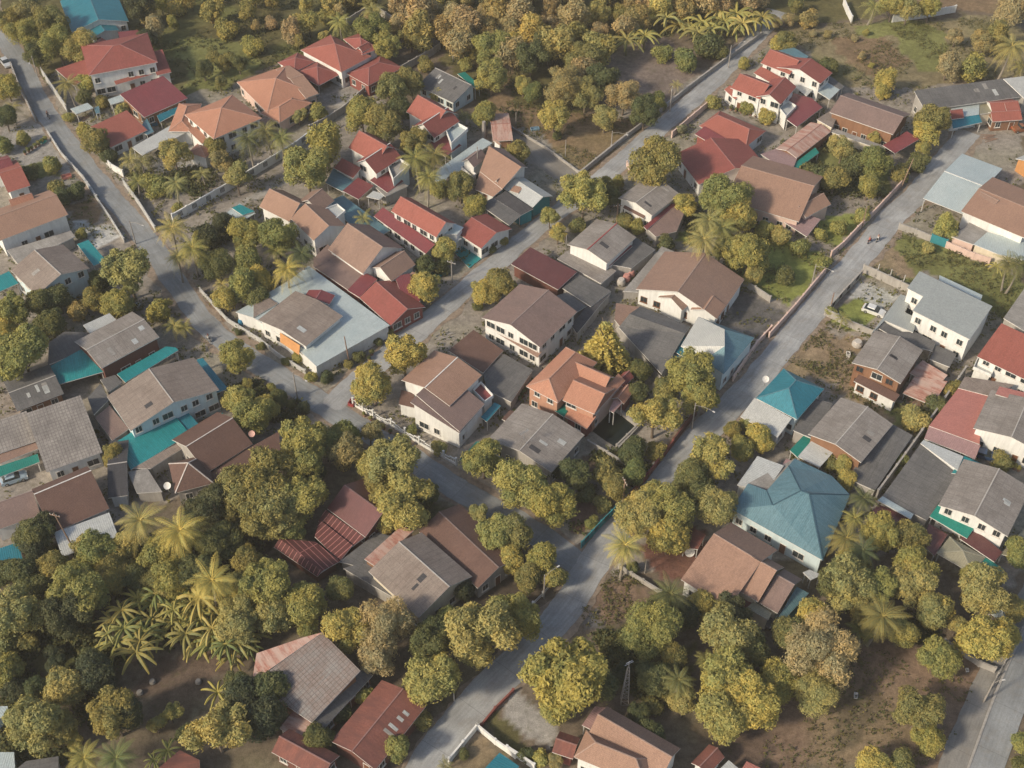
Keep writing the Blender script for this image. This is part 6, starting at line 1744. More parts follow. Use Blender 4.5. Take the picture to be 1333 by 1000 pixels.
rows('33',
 (240, 220, 88, 'round', 'Y', 'golden crown behind the great tan tree'),
 (310, 400, 185, 'feather', 'T', 'great tan gold feathery tree on the bare lot'),
 (250, 600, 110, 'feather', 'P', 'lower tan gold tree below the great tan tree'),
 (130, 340, 90, 'feather', 'O', 'olive feathery tree left of the great tan tree'),
 (80, 560, 95, 'round', 'YG', 'yellow green tree between the bright yellow trees and the great tan tree'),
 (430, 90, 125, 'round', 'P', 'olive gold tree below the palm row, left one'),
 (560, 110, 105, 'round', 'YG', 'yellow green tree below the palm row, middle one'),
 (745, 90, 108, 'round', 'P', 'flecked olive gold tree below the dark lean-to'),
 (860, 210, 78, 'round', 'Y', 'golden tree right of the flecked olive gold tree'),
 (600, 240, 110, 'palm', 'O', 'slender palm on a pale stem at the bare lot edge'),
 (700, 320, 75, 'round', 'Y', 'golden low tree at the upper bare lot edge'),
 (490, 310, 75, 'areca', 'BG', 'green fronds right of the great tan tree'),
 (880, 450, 98, 'round', 'YG', 'yellow green tree by the curved grey wall'),
 (780, 720, 112, 'round', 'O', 'lone dark flecked tree on the bare lot, upper half of its clump'),
 (820, 850, 78, 'round', 'YG', 'lone yellow flecked tree on the bare lot, lower half of its clump'),
 (1100, 110, 115, 'round', 'P', 'round olive gold tree right of the dark lean-to'),
 (970, 290, 55, 'open', 'P', 'thin pale tree by the small green roof'),
 (1110, 370, 120, 'round', 'BY', 'bright yellow round tree inside the right hand road wall'),
 (1200, 310, 80, 'round', 'Y', 'golden tree between the parasol tent and the right hand road'),
 (1260, 200, 60, 'round', 'O', 'olive bush behind the parasol tent'),
 (560, 985, 82, 'round', 'BY', 'bright yellow tree cut by the bottom edge below the bare lot'),
 (690, 990, 70, 'round', 'O', 'olive tree cut by the bottom edge below the bare lot'),
 (1290, 870, 60, 'round', 'YG', 'tree beyond the right hand road at the picture corner'),
 (1290, 985, 50, 'shrub', 'G', 'dark bush beyond the right hand road at the picture corner'))

# woods along the top and the jungle at the lower left: alike trees share their label
wr = random.Random(5)
def wood(t, poly, n, r0, r1, kinds, tints, label, group, gap=.75):
    P, k = [], 0
    xs, ys = [p[0] for p in poly], [p[1] for p in poly]
    while len(P) < n and k < 6000:
        k += 1
        x, y = wr.uniform(min(xs), max(xs)), wr.uniform(min(ys), max(ys))
        if not inside(np.array([x]), np.array([y]), poly)[0]: continue
        r = wr.uniform(r0, r1)
        if any(math.hypot(x - a, (y - b) * 1.3) < (r + c) * gap for a, b, c in P): continue
        P.append((x, y, r))
    if label: 
        for x, y, r in P: tree(t, x, y, r, wr.choice(kinds), wr.choice(tints), label, group)
    else: MASS.extend((t, x, y, r, wr.choice(kinds), wr.choice(tints)) for x, y, r in P)
MASS = []
wood('px', [(180, -25), (480, -25), (500, 40), (440, 45), (360, 60), (335, 50), (225, 45), (185, 35)], 32, 7, 16, ['feather', 'weep', 'open', 'shrub', 'feather'], ['B', 'P', 'O', 'P', 'YG', 'T'],
     None, None, .72)
wood('px', [(290, 60), (345, 62), (300, 105), (262, 112), (255, 95)], 7, 9, 14, ['feather', 'shrub'], ['O', 'G', 'YG'], 'low scrubby tree on the grassy clearing behind the stacked orange roofs', 'scrub of the clearing', .6)
wood('px', [(500, -25), (1000, -25), (990, 5), (870, 12), (800, 40), (770, 110), (735, 60), (690, 70), (640, 75), (560, 45), (510, 30)], 70, 10, 26, ['feather', 'feather', 'open', 'weep', 'round'], ['T', 'T', 'P', 'B', 'O', 'Y', 'T'],
     None, None, .66)
wood('px', [(1005, -20), (1090, -20), (1080, 25), (1010, 40)], 6, 8, 14, ['shrub', 'feather'], ['B', 'T', 'O'], 'dry scrub bush at the head of the middle street', 'scrub of the top field', .7)
wood('px', [(1000, 30), (1180, 35), (1200, 60), (1180, 105), (1110, 95), (1080, 60)], 7, 4, 7, ['shrub'], ['T', 'B', 'O', 'YG'], 'low dry bush on the reddish open field at the top right', 'scrub of the top field', 1.1)
wood('px', [(40, 690), (150, 700), (330, 760), (330, 800), (160, 770), (30, 760)], 10, 16, 24, ['round', 'open'], ['O', 'G', 'P'], 'tree filling the jungle between the big trees at the lower left', 'trees of the lower left jungle', .6)
wood('px', [(0, 830), (140, 850), (60, 900), (0, 900)], 8, 12, 18, ['shrub', 'feather'], ['G', 'D', 'O'], 'undergrowth bush in the dark clearing at the lower left', 'undergrowth of the clearing', .7)
wood('px', [(800, 850), (880, 830), (900, 900), (860, 960), (800, 940)], 8, 12, 18, ['shrub', 'feather'], ['G', 'D', 'O'], 'bush in the shaded hollow right of the lattice tower', 'undergrowth of the hollow', .65)
def mass(name):
    VV, TT, CC = [], [], []; r = np.random.RandomState(3)
    for t, x, y, rr, kind, tint in MASS:
        Rm = rr * CROPS[t][2] / ppm(t, (x, y)) * 1.2; zc = Rm * {'shrub': .6}.get(kind, 1.15); p = at(t, (x, y), zc)
        me = CROWNS[kind][r.randint(len(CROWNS[kind]))]; n = len(me.vertices)
        v = np.empty(n * 3, np.float32); me.vertices.foreach_get('co', v); v = v.reshape(-1, 4, 3)
        tn = np.empty(n, np.float32); me.attributes['tone'].data.foreach_get('value', tn); tn = tn.reshape(-1, 4)[:, 0]
        k = r.permutation(len(v))[:3600]; v, tn = v[k], tn[k]
        if len(k) >= 3600:
            c = v.mean(1, keepdims=True); v = c + (v - c) * 1.35
        a = r.uniform(0, 6.283); M = np.array([[math.cos(a), math.sin(a), 0], [-math.sin(a), math.cos(a), 0], [0, 0, 1]])
        VV.append((v.reshape(-1, 3) @ M) * Rm * np.array([1, 1, .95]) + np.array([p.x, p.y, zc]))
        TT.append(tn); CC.append(np.tile(np.array(TINT[tint] + (1,)) * np.array([1, r.uniform(.92, 1.04), 1, 1]) * r.uniform(.85, 1.15), (len(k) * 4, 1)))
        s_ = MB(); s_.tube([(p.x, p.y, 0), (p.x, p.y, zc)], [.16, .08], 4); q = np.array(s_.v[:16]); VV.append(q); TT.append(np.full(4, .1)); CC.append(np.tile([.15, .12, .09, 1], (16, 1)))
    me = quads(name, np.concatenate(VV), np.concatenate(TT))
    c = me.color_attributes.new('tint', 'FLOAT_COLOR', 'POINT'); c.data.foreach_set('color', np.concatenate(CC).astype(np.float32).ravel())
    me.materials.append(LEAF_MASS)
    return tag(link(bpy.data.objects.new(name, me)), kind='stuff')
mass('woodland')
for t, pts, lb, gp, r0, r1, tn_ in (
    ('30', [(690, 150), (610, 210), (700, 370), (830, 190), (870, 210), (960, 180), (940, 260), (660, 280), (860, 290), (930, 330), (990, 350), (1060, 300), (1000, 240), (1140, 310), (1190, 380), (1130, 380), (1230, 330), (1100, 250), (1170, 230), (590, 370), (760, 260), (1060, 370), (1250, 400), (1030, 200), (760, 170), (560, 260), (620, 300), (720, 320), (540, 330), (800, 330), (900, 250), (1000, 300), (1150, 270), (1210, 290), (1080, 330), (680, 420), (1160, 440), (780, 130), (920, 130), (1000, 150)],
     'long leaved banana plant in the grove above the bare soil at the lower left', 'banana plants of the lower left grove', 72, 118, ('O', 'YG', 'BG', 'YG', 'P')),
    ('02', [(640, 160), (600, 200), (690, 180), (860, 130), (800, 90), (930, 150), (980, 120), (1020, 150), (1090, 110), (1060, 60), (1130, 130), (1180, 120), (1230, 110), (1280, 90), (900, 90), (960, 170), (1150, 70)],
     'yellow green banana plant in the row above the bare plot at the top', 'banana plants of the top row', 70, 95, ('P', 'YG', 'P', 'YG', 'O'))):
    for x, y in pts: tree(t, x, y, wr.uniform(r0, r1), 'banana', wr.choice(tn_), lb, gp, h=wr.uniform(1.8, 4.2))

rows('px',
 (500, 640, 24, 'round', 'O', 'olive tree wedged between striped red roof and two tone grey roof'),
 (395, 600, 30, 'round', 'YG', 'yellow green crown in the middle of the great tree group'),
 (310, 640, 34, 'round', 'O', 'dark olive crown at the left rim of the great tree group'),
 (360, 660, 34, 'round', 'P', 'gold flecked crown at the lower rim of the great tree group'),
 (255, 745, 26, 'round', 'G', 'dark green crown between the great tree group and the drooping coconut palm'),
 (345, 770, 30, 'round', 'YG', 'yellow green crown below the great tree group, above the rust streaked house'),
 (310, 810, 28, 'round', 'P', 'gold flecked crown between banana grove and rust streaked house'),
 (400, 790, 26, 'feather', 'YG', 'loose yellow green tree below the striped red roof end'),
 (560, 840, 26, 'round', 'G', 'dark green crown in front of the two tone grey roof gable'),
 (660, 800, 24, 'round', 'YG', 'yellow green crown on the street side of the great golden tree'),
 (950, 800, 26, 'round', 'D', 'very dark tree in the shade below the faded red brown roof'),
 (1090, 760, 30, 'round', 'G', 'dark green tree beside the teal side lean-to'),
 (1130, 800, 26, 'round', 'O', 'olive tree left of the slender palm'),
 (1190, 740, 26, 'round', 'YG', 'yellow green crown between the flecked trees by the dark lean-to'),
 (1215, 800, 22, 'round', 'P', 'olive gold crown at the dark lean-to wall'),
 (870, 700, 24, 'round', 'Y', 'golden crown low in the grove at the reddish yard'),
 (905, 640, 24, 'round', 'G', 'dark crown in the heart of the grove by the long street'),
 (720, 610, 18, 'shrub', 'G', 'dark shrub below the grey antenna roof corner'),
 (790, 620, 20, 'shrub', 'O', 'olive shrub at the pond garden wall'),
 (60, 690, 20, 'round', 'D', 'dark tree beneath the leaning antenna pole'),
 (130, 720, 26, 'round', 'YG', 'yellow green tree at the upper rim of the lower left jungle'),
 (90, 800, 30, 'round', 'D', 'very dark crown between the two big jungle trees at left'),
 (160, 930, 26, 'round', 'D', 'dark crown beside the wide dark flecked tree'),
 (320, 900, 24, 'round', 'D', 'dark crown right of the large pale gold tree at the bottom'),
 (940, 880, 22, 'feather', 'YG', 'feathery tree under the left flank of the bright yellow trees'),
 (860, 800, 24, 'feather', 'G', 'dark feathery tree beneath the feathery yellow green one'))
tufts('undergrowth', [('30', [(560, 120), (900, 90), (1200, 230), (1240, 420), (980, 400), (560, 420)], .06), ('px', [(-20, -20), (560, -20), (560, 60), (330, 110), (230, 120), (60, 90), (-20, 20)], .20), ('px', [(560, -20), (1000, -20), (1000, 30), (790, 60), (770, 130), (690, 185), (560, 60)], .22),
      ('30', [(0, 250), (640, 280), (640, 640), (300, 1000), (0, 1000)], .16), ('32', [(430, 330), (900, 330), (900, 700), (600, 620)], .12), ('20', [(0, 900), (1308, 760), (1308, 1000), (0, 1000)], .13),
      ('00', [(640, 860), (1000, 800), (1240, 800), (1000, 1000), (660, 960)], .06), ('10', [(950, 260), (1120, 190), (1250, 260), (1180, 600), (1040, 480)], .07), ('03', [(180, 800), (350, 700), (660, 800), (620, 990), (250, 990)], .07),
      ('22', [(300, 400), (560, 380), (820, 330), (600, 620), (420, 620)], .07), ('12', [(870, 130), (1180, 60), (1290, 330), (1150, 440), (900, 300)], .06), ('20', [(1130, 60), (1300, 30), (1308, 260), (1200, 260)], .04),
      ('10', [(440, 500), (560, 450), (700, 640), (560, 680)], .04), ('00', [(370, 620), (480, 620), (560, 780), (480, 780)], .03), ('01', [(600, 430), (760, 340), (830, 420), (700, 560)], .03), ('21', [(0, 60), (260, 140), (260, 220), (40, 240)], .03),
      ('33', [(600, 160), (900, 160), (960, 420), (780, 380)], .04), ('32', [(0, 900), (60, 800), (240, 900), (200, 1000), (100, 1000)], .03)], 8200, 21, .50, (.085, .085, .034))
tufts('garden_growth', [('px', [(0, 200), (60, 90), (240, 130), (330, 100), (620, 150), (760, 250), (860, 160), (1000, 60), (1190, 110), (1333, 150), (1333, 720), (1150, 720), (760, 700), (640, 640), (420, 560), (250, 640), (0, 740)], 1.0)], 8000, 33, .42, (.105, .105, .044), True)
tufts('weeds', [('03', [(0, 130), (420, 110), (1140, 90), (1308, 390), (700, 450), (200, 240)], .35), ('13', [(510, 430), (690, 230), (1308, 470), (1200, 680), (780, 430)], .15), ('12', [(1050, 350), (1308, 250), (1400, 420), (1308, 570)], .1),
      ('13', [(120, 900), (310, 690), (530, 770), (430, 1000)], .08), ('02', [(0, 500), (640, 600), (400, 860), (0, 640)], .12), ('33', [(0, 700), (520, 400), (1100, 560), (900, 1000), (0, 1000)], .1), ('23', [(300, 50), (700, 110), (830, 280)], .05),
      ('32', [(280, 260), (560, 0), (760, 130), (480, 330)], .05)], 4200, 22, .26, (.125, .110, .042))
# ---------------------------------------------------------------- poles, vehicles, riders and small things
def pole(label, t, p, h, arm=None, cat='utility pole', name='utility_pole', mat=None, r=.11, lean=(0, 0), lamp=False):
    g = at(t, p, 0)
    root = tag(empty(name, g), label, cat, 'poles along the streets')
    b = MB(); b.tube([(0, 0, -.2), (lean[0] * .5, lean[1] * .5, h * .5), (lean[0], lean[1], h)], [r * 1.25, r * 1.1, r * .8], 8)
    b.build('shaft', mat or M_POLE, root)
    if arm:
        q = at(t, arm, h - .4) - g
        d = Vector((q.x - lean[0], q.y - lean[1], 0)); d = d.normalized() * min(max(d.length, 1.0), 3.2)
        a = MB()
        if lamp: a.tube([(lean[0], lean[1], h - .5), (lean[0] + d.x * .5, lean[1] + d.y * .5, h + .1), (lean[0] + d.x, lean[1] + d.y, h + .2)], .035, 6)
        else: a.box((lean[0], lean[1], h - .7), 1.8, .1, .12, math.atan2(d.y, d.x))
        a.build('arm', mat or M_POLE, root)
        if lamp:
            l = MB(); l.box((lean[0] + d.x * 1.1, lean[1] + d.y * 1.1, h + .12), .5, .2, .1, math.atan2(d.y, d.x)); l.build('lamp_head', M_POST, root)
        else:
            for k in (-.8, -.3, .3, .8):
                l = MB(); u = d.normalized() * k; l.tube([(lean[0] + u.x, lean[1] + u.y, h - .58), (lean[0] + u.x, lean[1] + u.y, h - .35)], .05, 6); l.build('insulator', M_TRIM, root)
    return root
pole('street lamp leaning over the left road beside the big round roadside tree', '10', (680, 300), 6.0, (735, 225), 'street lamp', 'street_lamp', lamp=True)
pole('street lamp by the villa block wall on the left road', '00', (190, 385), 5.5, (130, 410), 'street lamp', 'street_lamp', lamp=True)
pole('leaning wooden pole in front of the pale blue flat roof', '11', (480, 895), 6.5, None, mat=M_TRIMW, lean=(-.3, .1))
pole('tall concrete pole in the corner of the court by the red roofed house', '11', (995, 490), 5.5, (1060, 410))
pole('concrete pole at the junction of the two streets', '21', (220, 110), 6.5, (260, 30), 'street lamp', 'street_lamp', lamp=True)
pole('tall wooden cross armed pole at the red brown street wall', '22', (575, 660), 7.0, (610, 560), mat=M_TRIMW, lean=(.1, .2))
pole('street lamp pole by the wooden garden gate on the long street', '22', (925, 265), 6.5, (1045, 195), 'street lamp', 'street_lamp', lamp=True)
pole('white lamp post over the shaded junction', '32', (185, 150), 6.0, (250, 5), 'street lamp', 'street_lamp', lamp=True)
pole('pole at the middle street by the bare plot, nearer of two', '02', (815, 560), 6.5, (830, 430))
pole('pole at the middle street by the banana row', '02', (1108, 340), 6.0, (1205, 215), 'street lamp', 'street_lamp', lamp=True)
pole('bent white frame lamp at the dry field wall', '02', (522, 745), 4.6, (610, 690), 'street lamp', 'street_lamp', lamp=True)
pole('lone white post standing in the dry field', '02', (292, 785), 4.4, None, r=.09)
pole('pole at the farther bend of the dry field fence', '02', (45, 640), 4.0, None, r=.08)
pole('short pale post by the pale driveway canopy', '01', (1155, 690), 4.2, None, r=.45)
pole('thin pole in front of the tan roofed house', 'c2', (415, 500), 8.5, (430, 20))
pole('concrete pole behind the mansion wall', '01', (1000, 305), 5.0, (960, 225))
pole('wooden pole in front of the red ridge strip house', '12', (548, 205), 5.5, (600, 100), mat=M_TRIMW)
pole('small post beside the golden tree on the street', '12', (295, 330), 3.8, None, r=.08)
pole('leaning yellowish post at the garden wall of the long street', '03', (690, 945), 7.2, None, mat=M_TRIMW, lean=(1.2, .6))
pole('wooden pole at the upper pink wall', '13', (495, 220), 5.2, None, mat=M_TRIMW)
pole('street lamp at the green lawn wall', '13', (245, 500), 5.0, (375, 460), 'street lamp', 'street_lamp', lamp=True)
pole('gate post pole of the walled front court', '13', (335, 635), 4.6, None, mat=M_TRIMW)
for i, q in enumerate(((570, 455), (632, 482), (698, 510))):
    pole('short white post on the grey wall of the front court, %s' % ('left one', 'middle one', 'right one')[i], '13', q, 2.8, None, r=.1, mat=M_POST)
pole('leaning antenna pole among the trees beside the pale sheet lean-to', '20', (400, 920), 11.0, (300, 700), mat=M_TRIMW, lean=(-1.4, .6))
pole('roadside steel lamp at the near right hand road', '33', (1105, 670), 5.5, (1195, 570), 'street lamp', 'street_lamp', lamp=True)
pole('white post beside the bottom street', '31', (1005, 660), 4.5, None, r=.10)
pole('pole in the reddish yard by the coconut palm', '22', (690, 985), 3.5, None, r=.07)

def tower():
    root = tag(empty('lattice_tower', at('32', (588, 668))), 'pale lattice mast rising behind the brown bottom house', 'mast', 'poles along the streets')
    b = MB(); H_ = 9.0
    cs = [[(sx * (.55 - .045 * z), sy * (.55 - .045 * z), z) for z in range(0, 10)] for sx in (-1, 1) for sy in (-1, 1)]
    for c in cs: b.tube(c, .05, 5)
    b.build('leg_frame', M_POLE, root); b = MB()
    for z in range(0, 9):
        for i, j in ((0, 1), (1, 3), (3, 2), (2, 0)):
            b.tube([cs[i][z], cs[j][z + 1]], .03, 4); b.tube([cs[i][z], cs[j][z]], .03, 4)
    b.build('bracing', M_POLE, root)
    b = MB(); b.tube([(0, 0, 9), (0, 0, 10.6)], .05, 6); b.box((0, 0, 10.0), 1.4, .08, .08, .5); b.box((0, 0, 10.4), 1.0, .08, .08, .5); b.build('antenna', M_STEEL, root)
tower()
def tv_antenna(label, t, p, z, h=3.4):
    root = tag(empty('television_antenna', at(t, p, z)), label, 'antenna')
    b = MB(); b.tube([(0, 0, -.6), (0, 0, h)], .035, 6)
    for k in (-1, 1):
        b.tube([(0, 0, h * .7), (k * 1.6, .9, -.1)], .015, 4); b.tube([(0, 0, h * .7), (k * 1.2, -1.4, -.3)], .015, 4)
    b.build('mast', M_STEEL, root)
    b = MB(); b.box((0, 0, h), 1.8, .05, .05, .7)
    for k in range(7): b.box(((k - 3) * .26 * math.cos(.7), (k - 3) * .26 * math.sin(.7), h + .05), .03, .9 - .06 * k, .03, .7)
    b.build('aerial', M_STEEL, root)
tv_antenna('rusty television antenna on guy wires standing on the weathered grey sheet roof', '22', (85, 350), 4.9)
def dish(label, t, p, z, r, mat):
    root = tag(empty('satellite_dish', at(t, p, z)), label, 'satellite dish', 'satellite dishes')
    b = MB(); n = 18; rings = []
    for k in range(5):
        q = r * k / 4; rings.append([Vector((q * math.cos(6.283 * i / n), q * math.sin(6.283 * i / n), .32 * q * q / r)) for i in range(n)])
    M3 = Matrix.Rotation(rad(38), 3, 'X') @ Matrix.Identity(3)
    rings = [[M3 @ v + Vector((0, 0, 1.1)) for v in g_] for g_ in rings]
    for A, B in zip(rings, rings[1:]):
        for i in range(n):
            j = (i + 1) % n
            b.face([A[i], A[j], B[j], B[i]])
            b.face([B[i] - Vector((0, 0, .03)), B[j] - Vector((0, 0, .03)), A[j] - Vector((0, 0, .03)), A[i] - Vector((0, 0, .03))])
    b.build('reflector', mat, root)
    b = MB(); b.tube([(0, 0, -z if z < .1 else -.4), (0, 0, 1.08)], .05, 6); b.tube([(0, 0, 1.1), M3 @ Vector((0, 0, r * .8)) + Vector((0, 0, 1.1))], .02, 5); b.build('stand', M_STEEL, root)
dish('large black mesh satellite dish beside the grey red lean-to', '12', (755, 262), 0, 1.5, M_DARK)
dish('pale satellite dish in the reddish yard by the coconut palm', '22', (910, 900), 0, .8, M_TRIM)
dish('white satellite dish at the eave of the dark brown hips', '20', (845, 570), 2.9, .6, M_TRIM)
dish('pinkish dish on the corner of the dark brown strip roof', '20', (1266, 310), 3.4, .55, plain('dish_pink', (.5, .3, .25), .6))
dish('pale dish by the street at the blue pyramid roof', 'c5', (205, 110), 3.2, .6, M_TRIM)
def jar(label, t, p, r, h, rgb, group):
    root = tag(empty('water_jar', at(t, p)), label, 'water jar', group)
    b = MB(); b.tube([(0, 0, 0), (0, 0, h * .25), (0, 0, h * .6), (0, 0, h * .9), (0, 0, h)], [r * .75, r, r, r * .8, r * .7], 14)
    b.build('body', plain('jar', rgb, .8), root)
    b = MB(); b.tube([(0, 0, h), (0, 0, h + .08)], [r * .74, r * .70], 14); b.build('lid', plain('jar_lid', scl(rgb, 1.2), .7), root)
PK, CO = (.42, .20, .17), (.40, .37, .33)
jar('grey lidded water jar by the red ridge strip house', '12', (570, 505), .85, 1.5, CO, 'water jars'); jar('pink water jar beside the grey one, nearer of two', '12', (597, 482), .8, 1.4, PK, 'water jars')
jar('pink water jar farther up the row behind the grey jar', '12', (620, 462), .75, 1.4, PK, 'water jars')
jar('pink lidded jar between the dark sheds', '12', (492, 588), .75, 1.3, PK, 'water jars'); jar('grey jar between the dark sheds', '12', (468, 606), .7, 1.2, CO, 'water jars')
jar('round concrete tank in the sandy lot', '13', (470, 810), 1.0, 1.2, CO, 'water jars')
for i, q in enumerate(((765, 572), (995, 572), (702, 626))):
    jar('grey concrete well ring on the bare soil, %s' % ('middle one', 'right one', 'lower left one')[i], '30', q, .5, .5, (.20, .185, .165), 'concrete rings')
jar('white tank at the corner of the large white house', 'c7', (305, 220), .6, 1.1, (.55, .53, .5), 'water jars')
jar('small blue drum by the corner garden wall', '10', (1210, 700), .6, 1.2, (.03, .16, .28), 'water jars')
jar('blue drum near the dry field tree group', '02', (705, 530), .55, .9, (.05, .25, .40), 'water jars')

def wheel(root, x, y, r=.32, w=.2, part='wheel'):
    b = MB(); b.tube([(x, y - w / 2, r), (x, y + w / 2, r)], r, 16); o = b.build(part, M_DARK, root)
    b = MB(); b.tube([(x, y - w / 2 - .012, r), (x, y + w / 2 + .012, r)], r * .58, 12); b.build('rim', M_STEEL, o)
def car(label, t, p, heading, rgb, pickup=False):
    g = at(t, p); g.z = .06
    root = tag(empty('parked_car', g, heading), label, 'car', 'parked cars')
    paint = plain('car_paint', rgb, .3, .2, var=.08)
    prof = [(-2.1, .35), (-2.15, .75), (-2.0, .95), (-1.35, 1.0), (.75, 1.0), (1.7, .88), (2.1, .72), (2.15, .4), (2.0, .28), (-2.0, .28)]
    def ext(pr, w0, w1):
        b = MB(); n = len(pr); zt = max(z for _, z in pr); zb = min(z for _, z in pr)
        W = [w0 + (w1 - w0) * (z - zb) / (zt - zb) for _, z in pr]
        Lf = [(x, -w, z) for (x, z), w in zip(pr, W)]; Rt = [(x, w, z) for (x, z), w in zip(pr, W)]
        b.face(Lf); b.face(Rt[::-1])
        for i in range(n):
            j = (i + 1) % n; b.face([Lf[j], Lf[i], Rt[i], Rt[j]])
        return b
    ext(prof, .86, .84).build('body', paint, root)
    if pickup: gl, tp = [(-.55, 1.01), (-.4, 1.5), (.45, 1.5), (.95, 1.01)], [(-.42, 1.5), (-.36, 1.55), (.36, 1.55), (.44, 1.5)]
    else: gl, tp = [(-1.75, 1.01), (-1.25, 1.44), (.25, 1.44), (1.0, 1.01)], [(-1.25, 1.44), (-1.15, 1.50), (.15, 1.50), (.25, 1.44)]
    ext(gl, .80, .66).build('window', M_GLASS, root); ext(tp, .67, .62).build('roof', paint, root)
    for x in (-1.3, 1.32):
        for y in (-.78, .78): wheel(root, x, y)
    for y in (-.6, .6):
        b = MB(); b.box((2.1, y, .58), .12, .34, .16); b.build('headlight', M_TRIM, root)
        b = MB(); b.box((-2.13, y, .68), .08, .3, .16); b.build('taillight', plain('taillight', (.3, .02, .02), .4), root)
def dirof(t, a, b): q = at(t, b) - at(t, a); return math.atan2(q.y, q.x)
car('silver car parked on the left road at the upper left edge', '00', (32, 325), dirof('00', (0, 270), (70, 350)), (.50, .52, .53))
car('white car standing on the front court lawn', '13', (552, 645), dirof('13', (520, 630), (590, 655)), (.68, .68, .66))
car('pale blue car in the green shaded car bay at the left edge', '20', (75, 522), dirof('20', (40, 555), (150, 520)), (.35, .45, .52))
car('dark car at the front of the faded red brown house', '32', (1262, 262), dirof('32', (1200, 240), (1308, 300)), (.10, .10, .11))
car('silver car half hidden under the purple lean-to', '13', (30, 212), dirof('13', (0, 200), (70, 225)), (.55, .56, .56))
car('dark blue car in the forecourt under the white house with red strip', '23', (1105, 405), dirof('23', (1070, 395), (1140, 412)), (.03, .06, .13))
car('rusty pickup beside the small twin gabled pavilion', '03', (1290, 655), dirof('03', (1250, 660), (1308, 650)), (.28, .12, .06), True)

def skin_body(name, V, E, mats, parent):
    me = bpy.data.meshes.new(name); me.from_pydata([v[:3] for v in V], E, [])
    o = link(bpy.data.objects.new(name, me)); sk = o.modifiers.new('s', 'SKIN'); sk.use_smooth_shade = True
    for i, v in enumerate(V):
        me.skin_vertices[0].data[i].radius = (v[3], v[3]); me.skin_vertices[0].data[i].use_root = (i == 0)
    su = o.modifiers.new('d', 'SUBSURF'); su.levels = su.render_levels = 1
    dg = bpy.context.evaluated_depsgraph_get(); nm = bpy.data.meshes.new_from_object(o.evaluated_get(dg))
    bpy.data.objects.remove(o); bpy.data.meshes.remove(me); nm.name = name
    nm.materials.clear()
    for m in mats: nm.materials.append(m)
    for f in nm.polygons:
        z = f.center.z; x = f.center.x
        f.material_index = 2 if z > 1.30 else (0 if z > .82 and not (x > .3) else (1 if z > .12 and z <= .82 else 2))
    return link(bpy.data.objects.new(name, nm), parent)
SKIN = plain('skin', (.32, .18, .12), .6)
def rider(t, p, heading, shirt, l_bike, l_man):
    g = at(t, p); g.z = .06
    root = tag(empty('motorcycle', g, heading), l_bike, 'motorcycle', 'motorcycles on the streets')
    for x in (-.6, .62): wheel(root, x, 0, .29, .1)
    b = MB(); b.tube([(-.75, 0, .62), (-.3, 0, .60), (.05, 0, .48), (.35, 0, .62), (.5, 0, .92)], [.10, .13, .12, .10, .06], 8); b.build('frame', plain('bike_paint', scl(shirt, .6), .3), root)
    b = MB(); b.box((-.32, 0, .70), .75, .26, .10); b.build('saddle', M_DARK, root)
    b = MB(); b.tube([(.42, -.32, .98), (.5, 0, .95), (.42, .32, .98)], .025, 6); b.tube([(.5, 0, .95), (.62, 0, .3)], .035, 6); b.build('handlebar', M_STEEL, root)
    man = tag(empty('person', g, heading), l_man, 'person', 'riders on the streets')
    V = [(-.28, 0, .86, .15), (-.24, 0, 1.08, .14), (-.18, 0, 1.30, .13), (-.15, 0, 1.44, .055), (-.13, 0, 1.56, .105), (-.12, 0, 1.66, .09)]
    E = [(0, 1), (1, 2), (2, 3), (3, 4), (4, 5)]
    for s_ in (-1, 1):
        k = len(V)
        V += [(-.17, s_ * .2, 1.34, .065), (.02, s_ * .27, 1.12, .05), (.36, s_ * .29, 1.03, .04), (.42, s_ * .29, 1.01, .045)]; E += [(2, k), (k, k + 1), (k + 1, k + 2), (k + 2, k + 3)]
        k = len(V)
        V += [(-.22, s_ * .12, .84, .09), (.18, s_ * .2, .74, .075), (.06, s_ * .2, .34, .055), (.2, s_ * .2, .28, .045)]; E += [(0, k), (k, k + 1), (k + 1, k + 2), (k + 2, k + 3)]
    skin_body('body', V, E, [plain('shirt', shirt, .8), plain('trousers', (.05, .05, .07), .8), SKIN], man)
    b = MB(); b.tube([(-.13, 0, 1.55), (-.13, 0, 1.66), (-.13, 0, 1.76)], [.135, .135, .06], 10); b.build('helmet', plain('helmet', (.12, .03, .03), .3), man)
hC = dirof('13', (500, 340), (600, 230))
rider('13', (532, 292), hC, (.45, .12, .10), 'motorcycle on the long street under the rider in red, left of two', 'rider in a red shirt on the left motorcycle of the long street')
rider('13', (575, 284), hC, (.55, .53, .50), 'motorcycle on the long street under the rider in white, right of two', 'rider in a white shirt on the right motorcycle of the long street')
rider('00', (244, 590), dirof('00', (240, 580), (330, 730)), (.10, .07, .06), 'motorcycle alone on the upper left road', 'rider in dark clothes alone on the upper left road')
rider('10', (1045, 782), dirof('10', (1090, 800), (1000, 720)), (.55, .55, .52), 'motorcycle at the left road bend', 'rider in a white shirt at the left road bend')
